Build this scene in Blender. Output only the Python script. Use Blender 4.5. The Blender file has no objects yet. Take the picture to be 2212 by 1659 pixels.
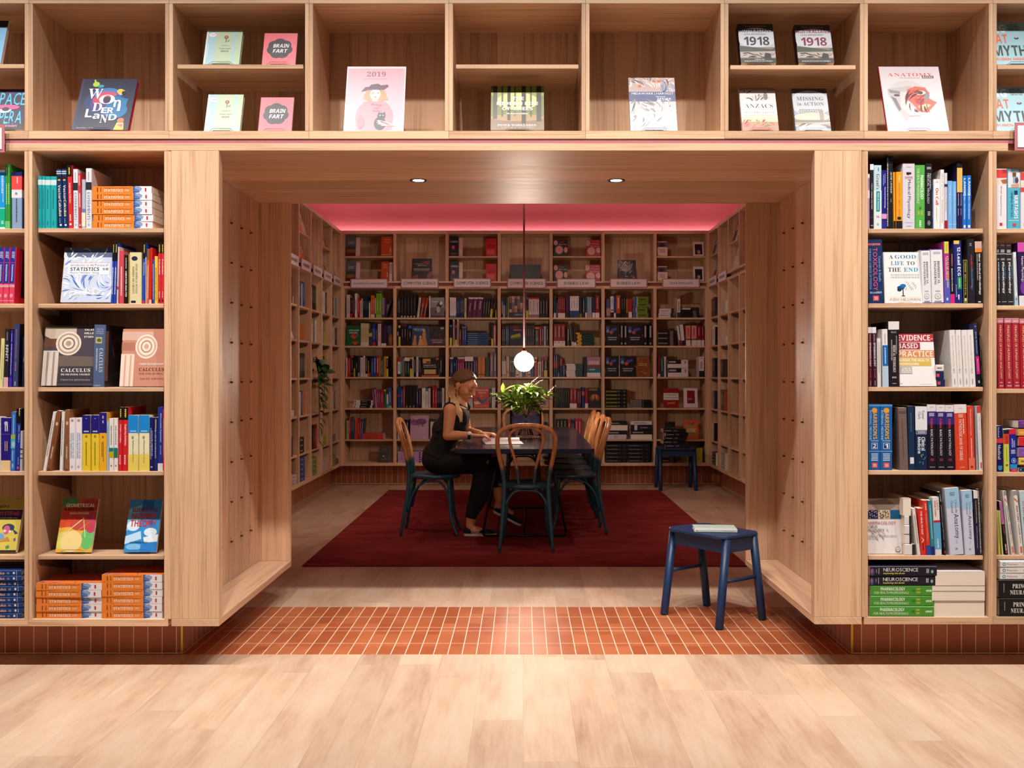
import bpy, math, random
from mathutils import Vector, Matrix
R = random.Random(7)
C = bpy.context.scene.collection
SC = bpy.context.scene
PI = math.pi

# ---------------------------------------------------------------- camera
F, VX, VY, EYE = 2150.6, 1130.0, 806.0, 1.285      # focal length in pixels, vanishing point, eye height
cam = bpy.data.objects.new('camera', bpy.data.cameras.new('camera'))
C.objects.link(cam)
cam.location = (0, 0, EYE)
cam.rotation_euler = (PI / 2, 0, 0)
cam.data.sensor_width = 36
cam.data.lens = 36 * F / 2212
cam.data.shift_x = -(VX - 1106) / 2212
cam.data.shift_y = -(829.5 - VY) / 2212
cam.data.clip_end = 60
SC.camera = cam

# ---------------------------------------------------------------- world, lights, exposure
SC.view_settings.view_transform = 'Standard'
SC.view_settings.look = 'None'
SC.view_settings.gamma = 1
SC.view_settings.exposure = 0.14
w = bpy.data.worlds.new('shop_light'); SC.world = w
w.use_nodes = True
w.node_tree.nodes['Background'].inputs[0].default_value = (1.0, .93, .88, 1)
w.node_tree.nodes['Background'].inputs[1].default_value = 0.07

def spot(name, loc, to, watt, size, blend=.5, radius=.05, col=(1, .93, .86)):
    l = bpy.data.lights.new(name, 'SPOT'); l.energy = watt; l.spot_size = math.radians(size)
    l.spot_blend = blend; l.shadow_soft_size = radius; l.color = col
    o = bpy.data.objects.new(name, l); C.objects.link(o); o.location = loc
    o.rotation_euler = (Vector(to) - Vector(loc)).to_track_quat('-Z', 'Y').to_euler()
    return o
for k in range(10):                               # track spots on the shop ceiling, in front of the shelving
    x = -3.3 + .74 * k
    spot('track_spot', (x, 3.1, 3.95), (x * .98, 4.25, .25), 178, 86, 1.0, .03, (1, .93, .87))
for x in (-1.1, 0, 1.1):                          # shop lights further back, reaching in through the portal
    spot('shop_spot', (x, -1.6, 3.5), (x * .35, 4.33, 1.3), 75, 23, .5, .10, (1, .90, .82))
for x, y, tx, ty, tz, e_ in ((-1.0, 6.4, -.3, 8.2, .7, 40), (1.0, 6.4, .3, 8.2, .7, 40), (-.9, 9.0, -1.6, 11.3, 1.3, 28), (.9, 9.0, 1.6, 11.3, 1.3, 28), (0, 9.0, 0, 11.3, 1.3, 22), (.6, 8.2, -2.05, 9.9, 1.0, 24), (-.6, 8.2, 2.1, 9.9, 1.0, 20), (-1.55, 8.6, -1.6, 8.4, 0, 34), (1.6, 8.6, 1.65, 8.4, 0, 34)):
    spot('room_spot', (x, y, 3.34), (tx, ty, tz), e_, 70, .8, .04, (1, .86, .72))   # spots on the room ceiling, above the portal's edge

# ---------------------------------------------------------------- colour
def lin(c):
    return c / 12.92 if c <= .04045 else ((c + .055) / 1.055) ** 2.4
def H(h):
    return tuple(lin(int(h[i:i + 2], 16) / 255) for i in (0, 2, 4)) + (1.0,)

# ---------------------------------------------------------------- materials
class NT:
    def __init__(s, name):
        s.m = bpy.data.materials.new(name); s.m.use_nodes = True
        s.t = s.m.node_tree; s.b = s.t.nodes['Principled BSDF']
    def n(s, typ, **kw):
        x = s.t.nodes.new(typ)
        for k, v in kw.items():
            setattr(x, k, v)
        return x
    def l(s, a, b):
        s.t.links.new(a, b)
    def math(s, op, a, b=None, c=None):
        x = s.n('ShaderNodeMath', operation=op)
        for i, v in enumerate((a, b, c)):
            if v is None: continue
            if isinstance(v, (int, float)): x.inputs[i].default_value = v
            else: s.l(v, x.inputs[i])
        return x.outputs[0]
    def mix(s, f, a, b, mode='MIX'):
        x = s.n('ShaderNodeMix', data_type='RGBA', blend_type=mode)
        for i, v in ((0, f), (6, a), (7, b)):
            if isinstance(v, (int, float, tuple)): x.inputs[i].default_value = v
            else: s.l(v, x.inputs[i])
        return x.outputs[2]
    def xyz(s):
        tc = s.n('ShaderNodeTexCoord'); sp = s.n('ShaderNodeSeparateXYZ'); s.l(tc.outputs['Object'], sp.inputs[0])
        return sp.outputs
    def comb(s, x, y, z):
        c = s.n('ShaderNodeCombineXYZ')
        for i, v in enumerate((x, y, z)):
            if isinstance(v, (int, float)): c.inputs[i].default_value = v
            else: s.l(v, c.inputs[i])
        return c.outputs[0]
    def noise(s, vec, scale=1, detail=3, rough=.55):
        x = s.n('ShaderNodeTexNoise'); s.l(vec, x.inputs['Vector'])
        x.inputs['Scale'].default_value = scale; x.inputs['Detail'].default_value = detail; x.inputs['Roughness'].default_value = rough
        return x.outputs['Fac']
    def white(s, vec):
        x = s.n('ShaderNodeTexWhiteNoise', noise_dimensions='3D'); s.l(vec, x.inputs['Vector']); return x.outputs['Value']
    def ramp(s, f, stops):
        x = s.n('ShaderNodeValToRGB'); e = x.color_ramp.elements
        while len(e) < len(stops): e.new(.5)
        for i, (p, c) in enumerate(stops):
            e[i].position = p; e[i].color = H(c) if isinstance(c, str) else c
        s.l(f, x.inputs[0]); return x.outputs[0]
    def set(s, col=None, rough=None, **kw):
        if col is not None:
            if isinstance(col, tuple): s.b.inputs['Base Color'].default_value = col
            else: s.l(col, s.b.inputs['Base Color'])
        if rough is not None:
            if isinstance(rough, (int, float)): s.b.inputs['Roughness'].default_value = rough
            else: s.l(rough, s.b.inputs['Roughness'])
        for k, v in kw.items(): s.b.inputs[k.replace('_', ' ')].default_value = v
        return s.m
    def bump(s, h, strength=.2, dist=.002):
        x = s.n('ShaderNodeBump'); x.inputs['Strength'].default_value = strength; x.inputs['Distance'].default_value = dist
        s.l(h, x.inputs['Height']); s.l(x.outputs[0], s.b.inputs['Normal'])

def wood(name, axis, light='d9b493', dark='aa8060', strip=.118, rough=.43):
    k = NT(name); X, Y, Z = k.xyz()
    al, u = {'z': (Z, k.math('ADD', X, k.math('MULTIPLY', Y, .83))), 'x': (X, k.math('ADD', Y, Z)), 'y': (Y, k.math('ADD', X, Z))}[axis]
    info = k.n('ShaderNodeObjectInfo').outputs['Random']
    u = k.math('ADD', u, k.math('MULTIPLY', info, 3.7))
    sid = k.math('FLOOR', k.math('DIVIDE', u, strip))
    r1 = k.white(k.comb(sid, 3.1, 1.7))
    r2 = k.white(k.comb(sid, 7.7, 9.4))
    off = k.math('MULTIPLY', r2, 40.0)
    g1 = k.noise(k.comb(k.math('MULTIPLY', u, 34), k.math('ADD', k.math('MULTIPLY', al, 1.1), off), 0.0), 1, 4, .6)
    g2 = k.noise(k.comb(k.math('MULTIPLY', u, 210), k.math('ADD', k.math('MULTIPLY', al, 3.0), off), 2.0), 1, 2, .5)
    g = k.math('ADD', k.math('MULTIPLY', g1, .62), k.math('MULTIPLY', g2, .38))
    col = k.ramp(g, [(.30, dark), (.52, light), (.72, light)])
    tone = k.math('ADD', k.math('MULTIPLY', r2, .30), .82)
    col = k.mix(1.0, col, k.comb(tone, k.math('MULTIPLY', tone, .985), k.math('MULTIPLY', tone, .965)), 'MULTIPLY')
    fr = k.math('FRACT', k.math('DIVIDE', u, strip))
    seam = k.math('LESS_THAN', fr, .014)
    col = k.mix(k.math('MULTIPLY', seam, .28), col, H('fbe6c8'))
    k.bump(g2, .12, .001)
    return k.set(col, k.math('ADD', k.math('MULTIPLY', g1, .14), rough - .07), Specular_IOR_Level=.5)

M = {}
M['oak_v'] = wood('oak_upright_grain', 'z')
M['oak_h'] = wood('oak_level_grain', 'x')
M['oak_d'] = wood('oak_depth_grain', 'y')

def plank_floor():
    k = NT('pale_vinyl_planks'); X, Y, Z = k.xyz()
    PW, PL = .184, 1.22
    row = k.math('FLOOR', k.math('DIVIDE', X, PW))
    yo = k.math('ADD', Y, k.math('MULTIPLY', k.white(k.comb(row, 1.3, .2)), PL))
    pid = k.math('FLOOR', k.math('DIVIDE', yo, PL))
    r = k.white(k.comb(row, pid, 5.0))
    vec = k.comb(k.math('ADD', k.math('MULTIPLY', X, 6.0), k.math('MULTIPLY', r, 31)), k.math('MULTIPLY', Y, 1.25), 0.0)
    a = k.noise(vec, 1, 5, .62)
    b = k.noise(k.comb(k.math('MULTIPLY', X, 70), k.math('MULTIPLY', Y, 5), r), 1, 3, .6)
    c = k.noise(k.comb(k.math('MULTIPLY', X, 3.0), k.math('MULTIPLY', Y, 1.6), k.math('MULTIPLY', r, 9)), 1, 3, .5)
    g = k.math('ADD', k.math('ADD', k.math('MULTIPLY', a, .58), k.math('MULTIPLY', b, .22)), k.math('MULTIPLY', c, .20))
    col = k.ramp(g, [(.28, '997259'), (.40, 'ba987e'), (.50, 'c9ab90'), (.68, 'd3bda6')])
    tone = k.math('ADD', k.math('MULTIPLY', r, .16), .90)
    col = k.mix(1.0, col, k.comb(tone, tone, tone), 'MULTIPLY')
    fx = k.math('FRACT', k.math('DIVIDE', X, PW)); fy = k.math('FRACT', k.math('DIVIDE', yo, PL))
    seam = k.math('MAXIMUM', k.math('LESS_THAN', fx, .009), k.math('LESS_THAN', fy, .0016))
    col = k.mix(k.math('MULTIPLY', seam, .35), col, H('8a6448'))
    return k.set(col, .42, Specular_IOR_Level=.4)
M['floor'] = plank_floor()

def tiles(name, axis):
    k = NT(name); X, Y, Z = k.xyz()
    P = .0652
    u = Y if axis == 'y' else X
    fx = k.math('FRACT', k.math('ADD', k.math('DIVIDE', u, P), .79))
    gr = k.math('LESS_THAN', k.math('ABSOLUTE', k.math('SUBTRACT', fx, .5)), .030)
    if axis == 'floor':
        for yy in (5.244, 5.029, 4.961, 4.732):
            gr = k.math('MAXIMUM', gr, k.math('LESS_THAN', k.math('ABSOLUTE', k.math('SUBTRACT', Y, yy)), .0019))
    else:
        gr = k.math('MAXIMUM', gr, k.math('LESS_THAN', k.math('ABSOLUTE', k.math('SUBTRACT', Z, .006)), .0025))
    tid = k.math('FLOOR', k.math('ADD', k.math('DIVIDE', u, P), .29))
    rr = k.white(k.comb(tid, k.math('FLOOR', k.math('MULTIPLY', Y, 4.7)), 0.0))
    n = k.noise(k.comb(X, Y, Z), 9, 4)
    col = k.ramp(k.math('ADD', k.math('MULTIPLY', rr, .5), k.math('MULTIPLY', n, .5)), [(.25, 'a2542e'), (.75, 'b86a42')])
    col = k.mix(gr, col, H('e9cdb6'))
    return k.set(col, k.math('ADD', k.math('MULTIPLY', gr, .4), .38), Specular_IOR_Level=.4)
M['tile_floor'] = tiles('terracotta_floor_tiles', 'floor')
M['tile_x'] = tiles('terracotta_plinth_tiles', 'x')
M['tile_y'] = tiles('terracotta_side_plinth_tiles', 'y')

def plain(name, hx, rough=.5, var=.06, scale=30, **kw):
    k = NT(name); X, Y, Z = k.xyz()
    n = k.noise(k.comb(X, Y, Z), scale, 3)
    c = H(hx); hi = tuple(min(1, v * (1 + var)) for v in c[:3]) + (1,); lo = tuple(v * (1 - var) for v in c[:3]) + (1,)
    return k.set(k.ramp(n, [(.3, lo), (.7, hi)]), rough, **kw)

def printed():
    k = NT('printed_card'); a = k.n('ShaderNodeAttribute', attribute_name='ink')
    X, Y, Z = k.xyz(); n = k.noise(k.comb(X, Y, Z), 60, 2)
    t = k.math('ADD', k.math('MULTIPLY', n, .06), .80)
    col = k.mix(1.0, a.outputs['Color'], k.comb(t, t, t), 'MULTIPLY')
    return k.set(col, .38, Specular_IOR_Level=.35)
M['print'] = printed()
def pages():
    k = NT('page_edges'); a = k.n('ShaderNodeAttribute', attribute_name='ink'); X, Y, Z = k.xyz()
    n = k.noise(k.comb(k.math('MULTIPLY', X, 900), k.math('MULTIPLY', Y, 4), k.math('MULTIPLY', Z, 4)), 1, 1)
    t = k.math('ADD', k.math('MULTIPLY', n, .22), .87)
    return k.set(k.mix(1.0, a.outputs['Color'], k.comb(t, t, t), 'MULTIPLY'), .8)
M['pages'] = pages()
def rug():
    k = NT('deep_red_pile'); X, Y, Z = k.xyz()
    a = k.noise(k.comb(k.math('MULTIPLY', X, 1.2), k.math('MULTIPLY', Y, 3), 0.0), 2.2, 5, .65)
    b = k.noise(k.comb(X, Y, Z), 260, 2)
    g = k.math('ADD', k.math('MULTIPLY', a, .7), k.math('MULTIPLY', b, .3))
    k.bump(b, .5, .004)
    return k.set(k.ramp(g, [(.33, '66201f'), (.6, '8c3030')]), .95, Specular_IOR_Level=.1)
M['rug'] = rug()
def dipped():
    k = NT('bentwood_dipped_in_teal'); X, Y, Z = k.xyz()
    n = k.noise(k.comb(X, Y, Z), 14, 2)
    f = k.math('SMOOTH_MIN', 1.0, k.math('MAXIMUM', 0.0, k.math('DIVIDE', k.math('SUBTRACT', k.math('ADD', Z, k.math('MULTIPLY', n, .02)), .575), .035)), .01)
    g = k.noise(k.comb(k.math('MULTIPLY', X, 40), k.math('MULTIPLY', Y, 40), k.math('MULTIPLY', Z, 5)), 1, 3)
    wd = k.ramp(g, [(.3, 'b5703f'), (.7, 'd99a62')])
    return k.set(k.mix(f, H('24505f'), wd), .32, Specular_IOR_Level=.5)
M['chair'] = dipped()
M['teal'] = plain('teal_paint', '24505f', .34)
M['navy_wood'] = plain('blue_stained_ash', '0f3158', .42, .18, 60)
M['table'] = plain('dark_navy_lacquer', '1d2440', .16, .04)
M['black_metal'] = plain('black_metal', '141518', .45)
M['brass'] = plain('brass', '6e5426', .3, .04, Metallic=1.0)
M['gold'] = plain('gold_corner_trim', 'd8b42c', .35, .05, Metallic=.6)
M['pink'] = plain('rose_painted_wall', 'cc6a72', .6, .03, 4)
M['rail'] = plain('rose_metal_strip', 'b26a72', .5, .03)
M['plaster'] = plain('dark_plaster', '5a3a36', .8, .03)
M['skin'] = plain('skin', 'dc996c', .5, .05, 40, Subsurface_Weight=.05)
M['black_cloth'] = plain('black_cloth', '0b0b0e', .85, .2, 80)
M['shoe'] = plain('navy_canvas', '151c30', .8)
M['rubber'] = plain('white_rubber', 'd8cdc4', .6)
M['lips'] = plain('lip_colour', 'b5584e', .45)
M['brow'] = plain('brow_hair', '4a3020', .8)
M['steel'] = plain('brushed_steel', 'b8b8bc', .3, .04, Metallic=1.0)
M['bracket'] = plain('brown_steel', '6b4a3a', .5, .04)
M['leaf'] = plain('leaf_green', '86a83e', .4, .3, 18)
M['pothos'] = plain('dark_leaf_green', '2f5c2a', .35, .3, 14)
M['stem'] = plain('stem_brown', '6a5a34', .7)
M['flower'] = plain('cream_florets', 'e6d2c0', .6)
M['white_card'] = plain('white_card', 'f0e8ea', .5, .02)
M['cable'] = plain('oxblood_cable', '5a1c20', .5)
M['copper'] = plain('copper_ring', 'd89080', .35, .04, Metallic=.8)
def hair():
    k = NT('blonde_ended_hair'); X, Y, Z = k.xyz()
    n = k.noise(k.comb(k.math('MULTIPLY', X, 90), k.math('MULTIPLY', Y, 90), k.math('MULTIPLY', Z, 12)), 1, 3)
    f = k.math('ADD', k.math('MULTIPLY', k.math('SUBTRACT', 1.19, Z), 5.0), k.math('MULTIPLY', k.math('SUBTRACT', n, .5), 1.2))
    return k.set(k.ramp(f, [(.0, '6e4a2c'), (.45, 'a0764a'), (1.0, 'ecc990')]), .42, Specular_IOR_Level=.5)
M['hair'] = hair()
def emit(name, col, s):
    k = NT(name); k.b.inputs['Emission Color'].default_value = col; k.b.inputs['Emission Strength'].default_value = s
    return k.set(col, .5)
M['globe'] = emit('lit_opal_glass', (1, .83, .68, 1), 125)
M['led'] = emit('led_strip', (1, .90, .88, 1), 24)
M['downlight'] = emit('lit_downlight_lens', (1, .95, .95, 1), 14)
def clear(name, tint=(1, 1, 1, 1), ior=1.45):
    k = NT(name)
    return k.set(tint, .02, Transmission_Weight=1.0, IOR=ior)
M['glass'] = clear('clear_glass', (.98, .98, .97, 1), 1.12)
M['edge'] = plain('edge_refraction_paint', '4a3c36', .2)  # opaque paint in place of the dark refraction at the clear edge
M['acrylic'] = clear('clear_acrylic', (.93, .93, .93, 1), 1.15)
# ---------------------------------------------------------------- mesh building
class MB:
    def __init__(s): s.v = []; s.f = []; s.c = []; s.m = []
    def add(s, vs, fs, col=None, mat=0):
        o = len(s.v); s.v += [tuple(p) for p in vs]
        for f in fs:
            s.f.append([i + o for i in f]); s.c.append(col); s.m.append(mat)
    def box(s, x0, x1, y0, y1, z0, z1, col=None, mat=0, ch=0.0):
        if x0 > x1: x0, x1 = x1, x0
        if ch <= 0:
            s.add([(x0, y0, z0), (x1, y0, z0), (x1, y1, z0), (x0, y1, z0), (x0, y0, z1), (x1, y0, z1), (x1, y1, z1), (x0, y1, z1)],
                  [(0, 3, 2, 1), (4, 5, 6, 7), (0, 1, 5, 4), (1, 2, 6, 5), (2, 3, 7, 6), (3, 0, 4, 7)], col, mat); return
        vs = []; ix = {}
        for i in (0, 1):
            for j in (0, 1):
                for k in (0, 1):
                    for a in range(3):
                        p = [(x0, x1)[i], (y0, y1)[j], (z0, z1)[k]]
                        for b, q in enumerate((i, j, k)):
                            if b != a: p[b] += ch * (1 - 2 * q)
                        ix[i, j, k, a] = len(vs); vs.append(p)
        fs = []
        def K(a, b, c, va, vb, vc, t):
            q = [0, 0, 0]; q[a] = va; q[b] = vb; q[c] = vc
            return ix[q[0], q[1], q[2], t]
        for a in range(3):
            b, c = (a + 1) % 3, (a + 2) % 3
            for va in (0, 1):
                f = [K(a, b, c, va, *q, a) for q in ((0, 0), (1, 0), (1, 1), (0, 1))]
                fs.append(f if va else f[::-1])
            for vb in (0, 1):
                for vc in (0, 1):
                    f = [K(a, b, c, 0, vb, vc, b), K(a, b, c, 1, vb, vc, b), K(a, b, c, 1, vb, vc, c), K(a, b, c, 0, vb, vc, c)]
                    fs.append(f if vb == vc else f[::-1])
        for i in (0, 1):
            for j in (0, 1):
                for k in (0, 1):
                    f = [ix[i, j, k, t] for t in range(3)]
                    fs.append(f if (i + j + k) % 2 else f[::-1])
        s.add(vs, fs, col, mat)
    def tube(s, pts, rad, seg=8, col=None, mat=0, caps=True, sq=1.0, up=None):
        pts = [Vector(p) for p in pts]; n = len(pts)
        if not isinstance(rad, (list, tuple)): rad = [rad] * n
        t0 = (pts[1] - pts[0]).normalized()
        nr = Vector(up) if up else (Vector((0, 0, 1)) if abs(t0.z) < .9 else Vector((1, 0, 0)))
        o = len(s.v)
        for i, p in enumerate(pts):
            t = (pts[min(i + 1, n - 1)] - pts[max(i - 1, 0)]).normalized()
            nr = (nr - t * nr.dot(t)).normalized(); bn = t.cross(nr)
            r = rad[i]; ra, rb = r if isinstance(r, tuple) else (r, r * sq)
            for k in range(seg):
                a = 2 * PI * k / seg
                s.v.append(tuple(p + nr * math.cos(a) * ra + bn * math.sin(a) * rb))
        for i in range(n - 1):
            for k in range(seg):
                a, b = o + i * seg + k, o + i * seg + (k + 1) % seg
                s.f.append([a, b, b + seg, a + seg]); s.c.append(col); s.m.append(mat)
        if caps:
            s.f.append([o + k for k in range(seg)][::-1]); s.c.append(col); s.m.append(mat)
            s.f.append([o + (n - 1) * seg + k for k in range(seg)]); s.c.append(col); s.m.append(mat)
    def lathe(s, prof, seg=24, cx=0, cy=0, col=None, mat=0):
        o = len(s.v); n = len(prof)
        for r, z in prof:
            for k in range(seg):
                a = 2 * PI * k / seg; s.v.append((cx + r * math.cos(a), cy + r * math.sin(a), z))
        for i in range(n - 1):
            for k in range(seg):
                a, b = o + i * seg + k, o + i * seg + (k + 1) % seg
                s.f.append([a, b, b + seg, a + seg]); s.c.append(col); s.m.append(mat)
        for i, rev in ((0, 1), (n - 1, 0)):
            if prof[i][0] > 1e-6:
                f = [o + i * seg + k for k in range(seg)]
                s.f.append(f[::-1] if rev else f); s.c.append(col); s.m.append(mat)
    def ball(s, c, r, rot=None, seg=16, rings=10, col=None, mat=0):
        if not isinstance(r, tuple): r = (r, r, r)
        c = Vector(c); vs = [(0, 0, -1)]
        for i in range(1, rings):
            t = PI * i / rings - PI / 2
            for k in range(seg):
                a = 2 * PI * k / seg; vs.append((math.cos(t) * math.cos(a), math.cos(t) * math.sin(a), math.sin(t)))
        vs.append((0, 0, 1))
        P = []
        for v in vs:
            q = Vector((v[0] * r[0], v[1] * r[1], v[2] * r[2]))
            if rot is not None: q = rot @ q
            P.append(q + c)
        fs = [(0, 1 + (k + 1) % seg, 1 + k) for k in range(seg)]
        for i in range(rings - 2):
            for k in range(seg):
                a = 1 + i * seg + k; b = 1 + i * seg + (k + 1) % seg
                fs.append((a, b, b + seg, a + seg))
        L = len(vs) - 1; o = 1 + (rings - 2) * seg
        fs += [(o + k, o + (k + 1) % seg, L) for k in range(seg)]
        s.add(P, fs, col, mat)
    def xf(s, m):
        s.v = [tuple(m @ Vector(p)) for p in s.v]; return s
    def join(s, o):
        s.add(o.v, [], None)
        b = len(s.v) - len(o.v)
        s.f += [[i + b for i in f] for f in o.f]; s.c += o.c; s.m += o.m
    def mesh(s, name, mats, smooth=False):
        me = bpy.data.meshes.new(name); me.from_pydata(s.v, [], s.f)
        for m in (mats if isinstance(mats, (list, tuple)) else [mats]): me.materials.append(m)
        me.polygons.foreach_set('material_index', s.m)
        if any(c is not None for c in s.c):
            at = me.color_attributes.new('ink', 'FLOAT_COLOR', 'CORNER'); buf = []
            for f, c in zip(s.f, s.c): buf.extend((c or (.8, .8, .8, 1)) * len(f))
            at.data.foreach_set('color', buf)
        if smooth: me.polygons.foreach_set('use_smooth', [True] * len(s.f))
        me.update(); return me
    def build(s, name, mats, parent=None, smooth=False):
        o = bpy.data.objects.new(name, s.mesh(name, mats, smooth)); C.objects.link(o)
        if parent is not None: o.parent = parent
        return o

def tag(o, label=None, cat=None, group=None, kind=None):
    for k, v in (('label', label), ('category', cat), ('group', group), ('kind', kind)):
        if v: o[k] = v
    return o
def empty(name, loc, rz=0, label=None, cat=None, group=None):
    o = bpy.data.objects.new(name, None); C.objects.link(o); o.empty_display_size = .05
    o.location = loc; o.rotation_euler = (0, 0, rz)
    return tag(o, label, cat, group)
def copy_tree(o, parent=None):
    c = o.copy(); C.objects.link(c)
    if parent is not None: c.parent = parent
    for ch in [x for x in o.children]: copy_tree(ch, c)
    return c
def spl(pts, n=6):
    P = [Vector(p) for p in pts]; P = [P[0] * 2 - P[1]] + P + [P[-1] * 2 - P[-2]]; out = []
    for i in range(1, len(P) - 2):
        for k in range(n):
            t = k / n; a, b, c, d = P[i - 1:i + 3]
            out.append(.5 * ((2 * b) + (c - a) * t + (2 * a - 5 * b + 4 * c - d) * t * t + (3 * b - a - 3 * c + d) * t ** 3))
    out.append(P[-2]); return out
def lerp_list(v, n):
    out = []
    for a, b in zip(v, v[1:]):
        for k in range(n): out.append(a + (b - a) * k / n)
    return out + [v[-1]]

# pixel measures of the photograph turned into metres on a known plane
def PX(px, Y): return (px - VX) * Y / F
def PZ(py, Y): return EYE - (py - VY) * Y / F
def FP(px, py):                                   # a point on the floor
    Y = F * EYE / (py - VY); return ((px - VX) * Y / F, Y)
Y0 = 4.327                                        # front plane of the shop shelving
YB = 11.24                                        # front plane of the back room's far shelving
XL, XR = -2.055, 2.097                            # front planes of its side shelving
YJ = 5.68                                         # inner end of the portal

# ---------------------------------------------------------------- setting
def struct(name, mb, mat, smooth=False):
    o = mb.build(name, mat, None, smooth); o['kind'] = 'structure'; return o
b = MB(); b.box(-5.5, 5.5, -1.5, 4.548, -.1, 0); b.box(-3.4, 3.4, 5.467, 12.2, -.1, 0); struct('floor', b, M['floor'])
b = MB(); b.box(-3.4, 3.4, 4.548, 5.467, -.1, .0005); struct('floor_tiles', b, M['tile_floor'])
b = MB(); b.box(-3.4, 3.4, 11.85, 12.0, 0, 4); struct('wall_back', b, M['pink'])
b = MB(); b.box(-2.75, -2.62, 5.68, 11.85, 0, 4); struct('wall_left', b, M['pink'])
b = MB(); b.box(2.66, 2.79, 5.68, 11.85, 0, 4); struct('wall_right', b, M['pink'])
b = MB(); b.box(-5.5, -1.72, 4.74, 4.86, 0, 4); b.box(1.66, 5.5, 4.74, 4.86, 0, 4); b.box(-1.72, 1.66, 4.74, 4.86, 2.30, 4)
b.box(-2.75, -1.60, 5.58, 5.68, 0, 4); b.box(1.55, 2.79, 5.58, 5.68, 0, 4); b.box(-1.72, 1.66, 5.58, 5.68, 2.30, 4)
struct('wall_front', b, M['plaster'])
# coved ceiling: flat field, curving down to the walls behind the shelving tops
def cove():
    m = MB(); zc, r = 3.495, .36; x0, x1, y0, y1 = -2.619, 2.659, 5.681, 11.849
    prof = [(0, 2.6), (0, 2.85)] + [(r * (1 - math.cos(PI / 2 * k / 14)), zc - r + r * math.sin(PI / 2 * k / 14)) for k in range(15)]
    for j in range(4):
        vs = []
        for d, z in prof:
            q = [(x0 + d, y0 + d, z), (x1 - d, y0 + d, z), (x1 - d, y1 - d, z), (x0 + d, y1 - d, z)]; vs += [q[j], q[(j + 1) % 4]]
        m.add(vs, [(2 * k, 2 * k + 1, 2 * k + 3, 2 * k + 2) for k in range(len(prof) - 1)])
    m.add([(x0 + r, y0 + r, zc), (x1 - r, y0 + r, zc), (x1 - r, y1 - r, zc), (x0 + r, y1 - r, zc)], [(0, 3, 2, 1)]); return m
struct('ceiling', cove(), M['pink'], True)
# plinths under the floating shelving
b = MB(); b.box(-5.5, -1.553, 4.548, 4.66, 0, .183); struct('baseboard_left', b, M['tile_x'])
b = MB(); b.box(1.497, 5.5, 4.548, 4.66, 0, .19); struct('baseboard_right', b, M['tile_x'])
b = MB(); b.box(-1.68, -1.553, 4.6601, 5.579, 0, .183); struct('baseboard_left_portal', b, M['tile_y'])
b = MB(); b.box(1.497, 1.62, 4.6601, 5.579, 0, .19); struct('baseboard_right_portal', b, M['tile_y'])
b = MB(); b.box(-2.21, 2.265, 11.54, 11.62, 0, .235); struct('baseboard_back', b, M['tile_x'])
b = MB(); b.box(-2.29, -2.2101, 5.69, 11.62, 0, .235); struct('baseboard_left_room', b, M['tile_y'])
b = MB(); b.box(2.2651, 2.34, 5.69, 11.62, 0, .235); struct('baseboard_right_room', b, M['tile_y'])
for i, x in enumerate((-1.5575, 1.5015)):
    b = MB(); b.box(x - .0045, x + .0045, 4.5435, 4.5525, 0, .182)
    struct('trim_%d' % (i + 1), b, M['gold'])

# ---------------------------------------------------------------- bookcases
def bookcase(loc, rz, width, depth, z0, z1, shelves, label, group, t=.017, tb=.033, tt=.033, sh=.0185, recess=.028, brackets=True, gap=.012, left=True, right=True, ext=(0, 0)):
    """One cabinet unit. loc = its front lower corner on the local left; shelves = heights of the shelf tops."""
    e = empty('bookcase', (loc[0], loc[1], z0), rz, label, 'bookcase', group)
    H_ = z1 - z0
    for on, a, q in ((left, 0, ext[0]), (right, width - t, ext[1])):
        if not on: continue
        m = MB(); m.box(a if a else -q, a + t + (q if a else 0), 0, depth, tb, H_ - tt, ch=.0012); m.build('side_panel', M['oak_v'], e)
    m = MB(); m.box(0, width, 0, depth, 0, tb, ch=.0012); m.build('bottom_board', M['oak_h'], e)
    m = MB(); m.box(0, width, 0, depth, H_ - tt, H_, ch=.0012); m.build('top_board', M['oak_h'], e)
    m = MB(); m.box(t, width - t, depth - .012, depth, tb, H_ - tt); m.build('back_panel', M['oak_v'], e)
    for z in shelves:
        zz = z - z0
        m = MB(); m.box(t + gap, width - t - gap, recess, depth - .013, zz - sh, zz, ch=.0012); s = m.build('shelf', M['oak_h'], e)
        if brackets:
            for sx in (t + .003, width - t - .007):
                m = MB(); d0, d1 = recess + .02, depth - .02
                prof = [(d0, zz - sh), (d0, zz - sh - .018), (d0 + .012, zz - sh - .032), (d1 - .02, zz - sh - .10), (d1, zz - sh - .13), (d1, zz - sh)]
                n = len(prof)
                m.add([(sx, p, q) for p, q in prof] + [(sx + .004, p, q) for p, q in prof],
                      [tuple(range(n))[::-1], tuple(range(n, 2 * n))] + [(i, (i + 1) % n, n + (i + 1) % n, n + i) for i in range(n)])
                m.build('bracket', M['bracket'], s)
    return e
UP = [-240, 61.7, 365, 667.5, 969.7, 1264.8, 1565.2, 1866.4, 2144.8, 2447]
ULAB = ['partly seen display bay with the neon lettered book', 'oak display bay holding the dark wonderland picture book', 'oak display bay with pale green journals and pink books',
        'oak display bay holding the pink 2019 calendar', 'oak display bay holding the forest tree book', 'oak display bay holding the blue-banded harvest art book',
        'oak display bay with the four war history books', 'oak display bay holding the anatomy colouring book', 'partly seen display bay with the pale blue diet books']
zb, zt = PZ(300, Y0), PZ(-11, Y0)
USHELF = {0: 138.6, 2: 139.3, 4: 139.3, 6: 140.7, 8: 140.4}
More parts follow.
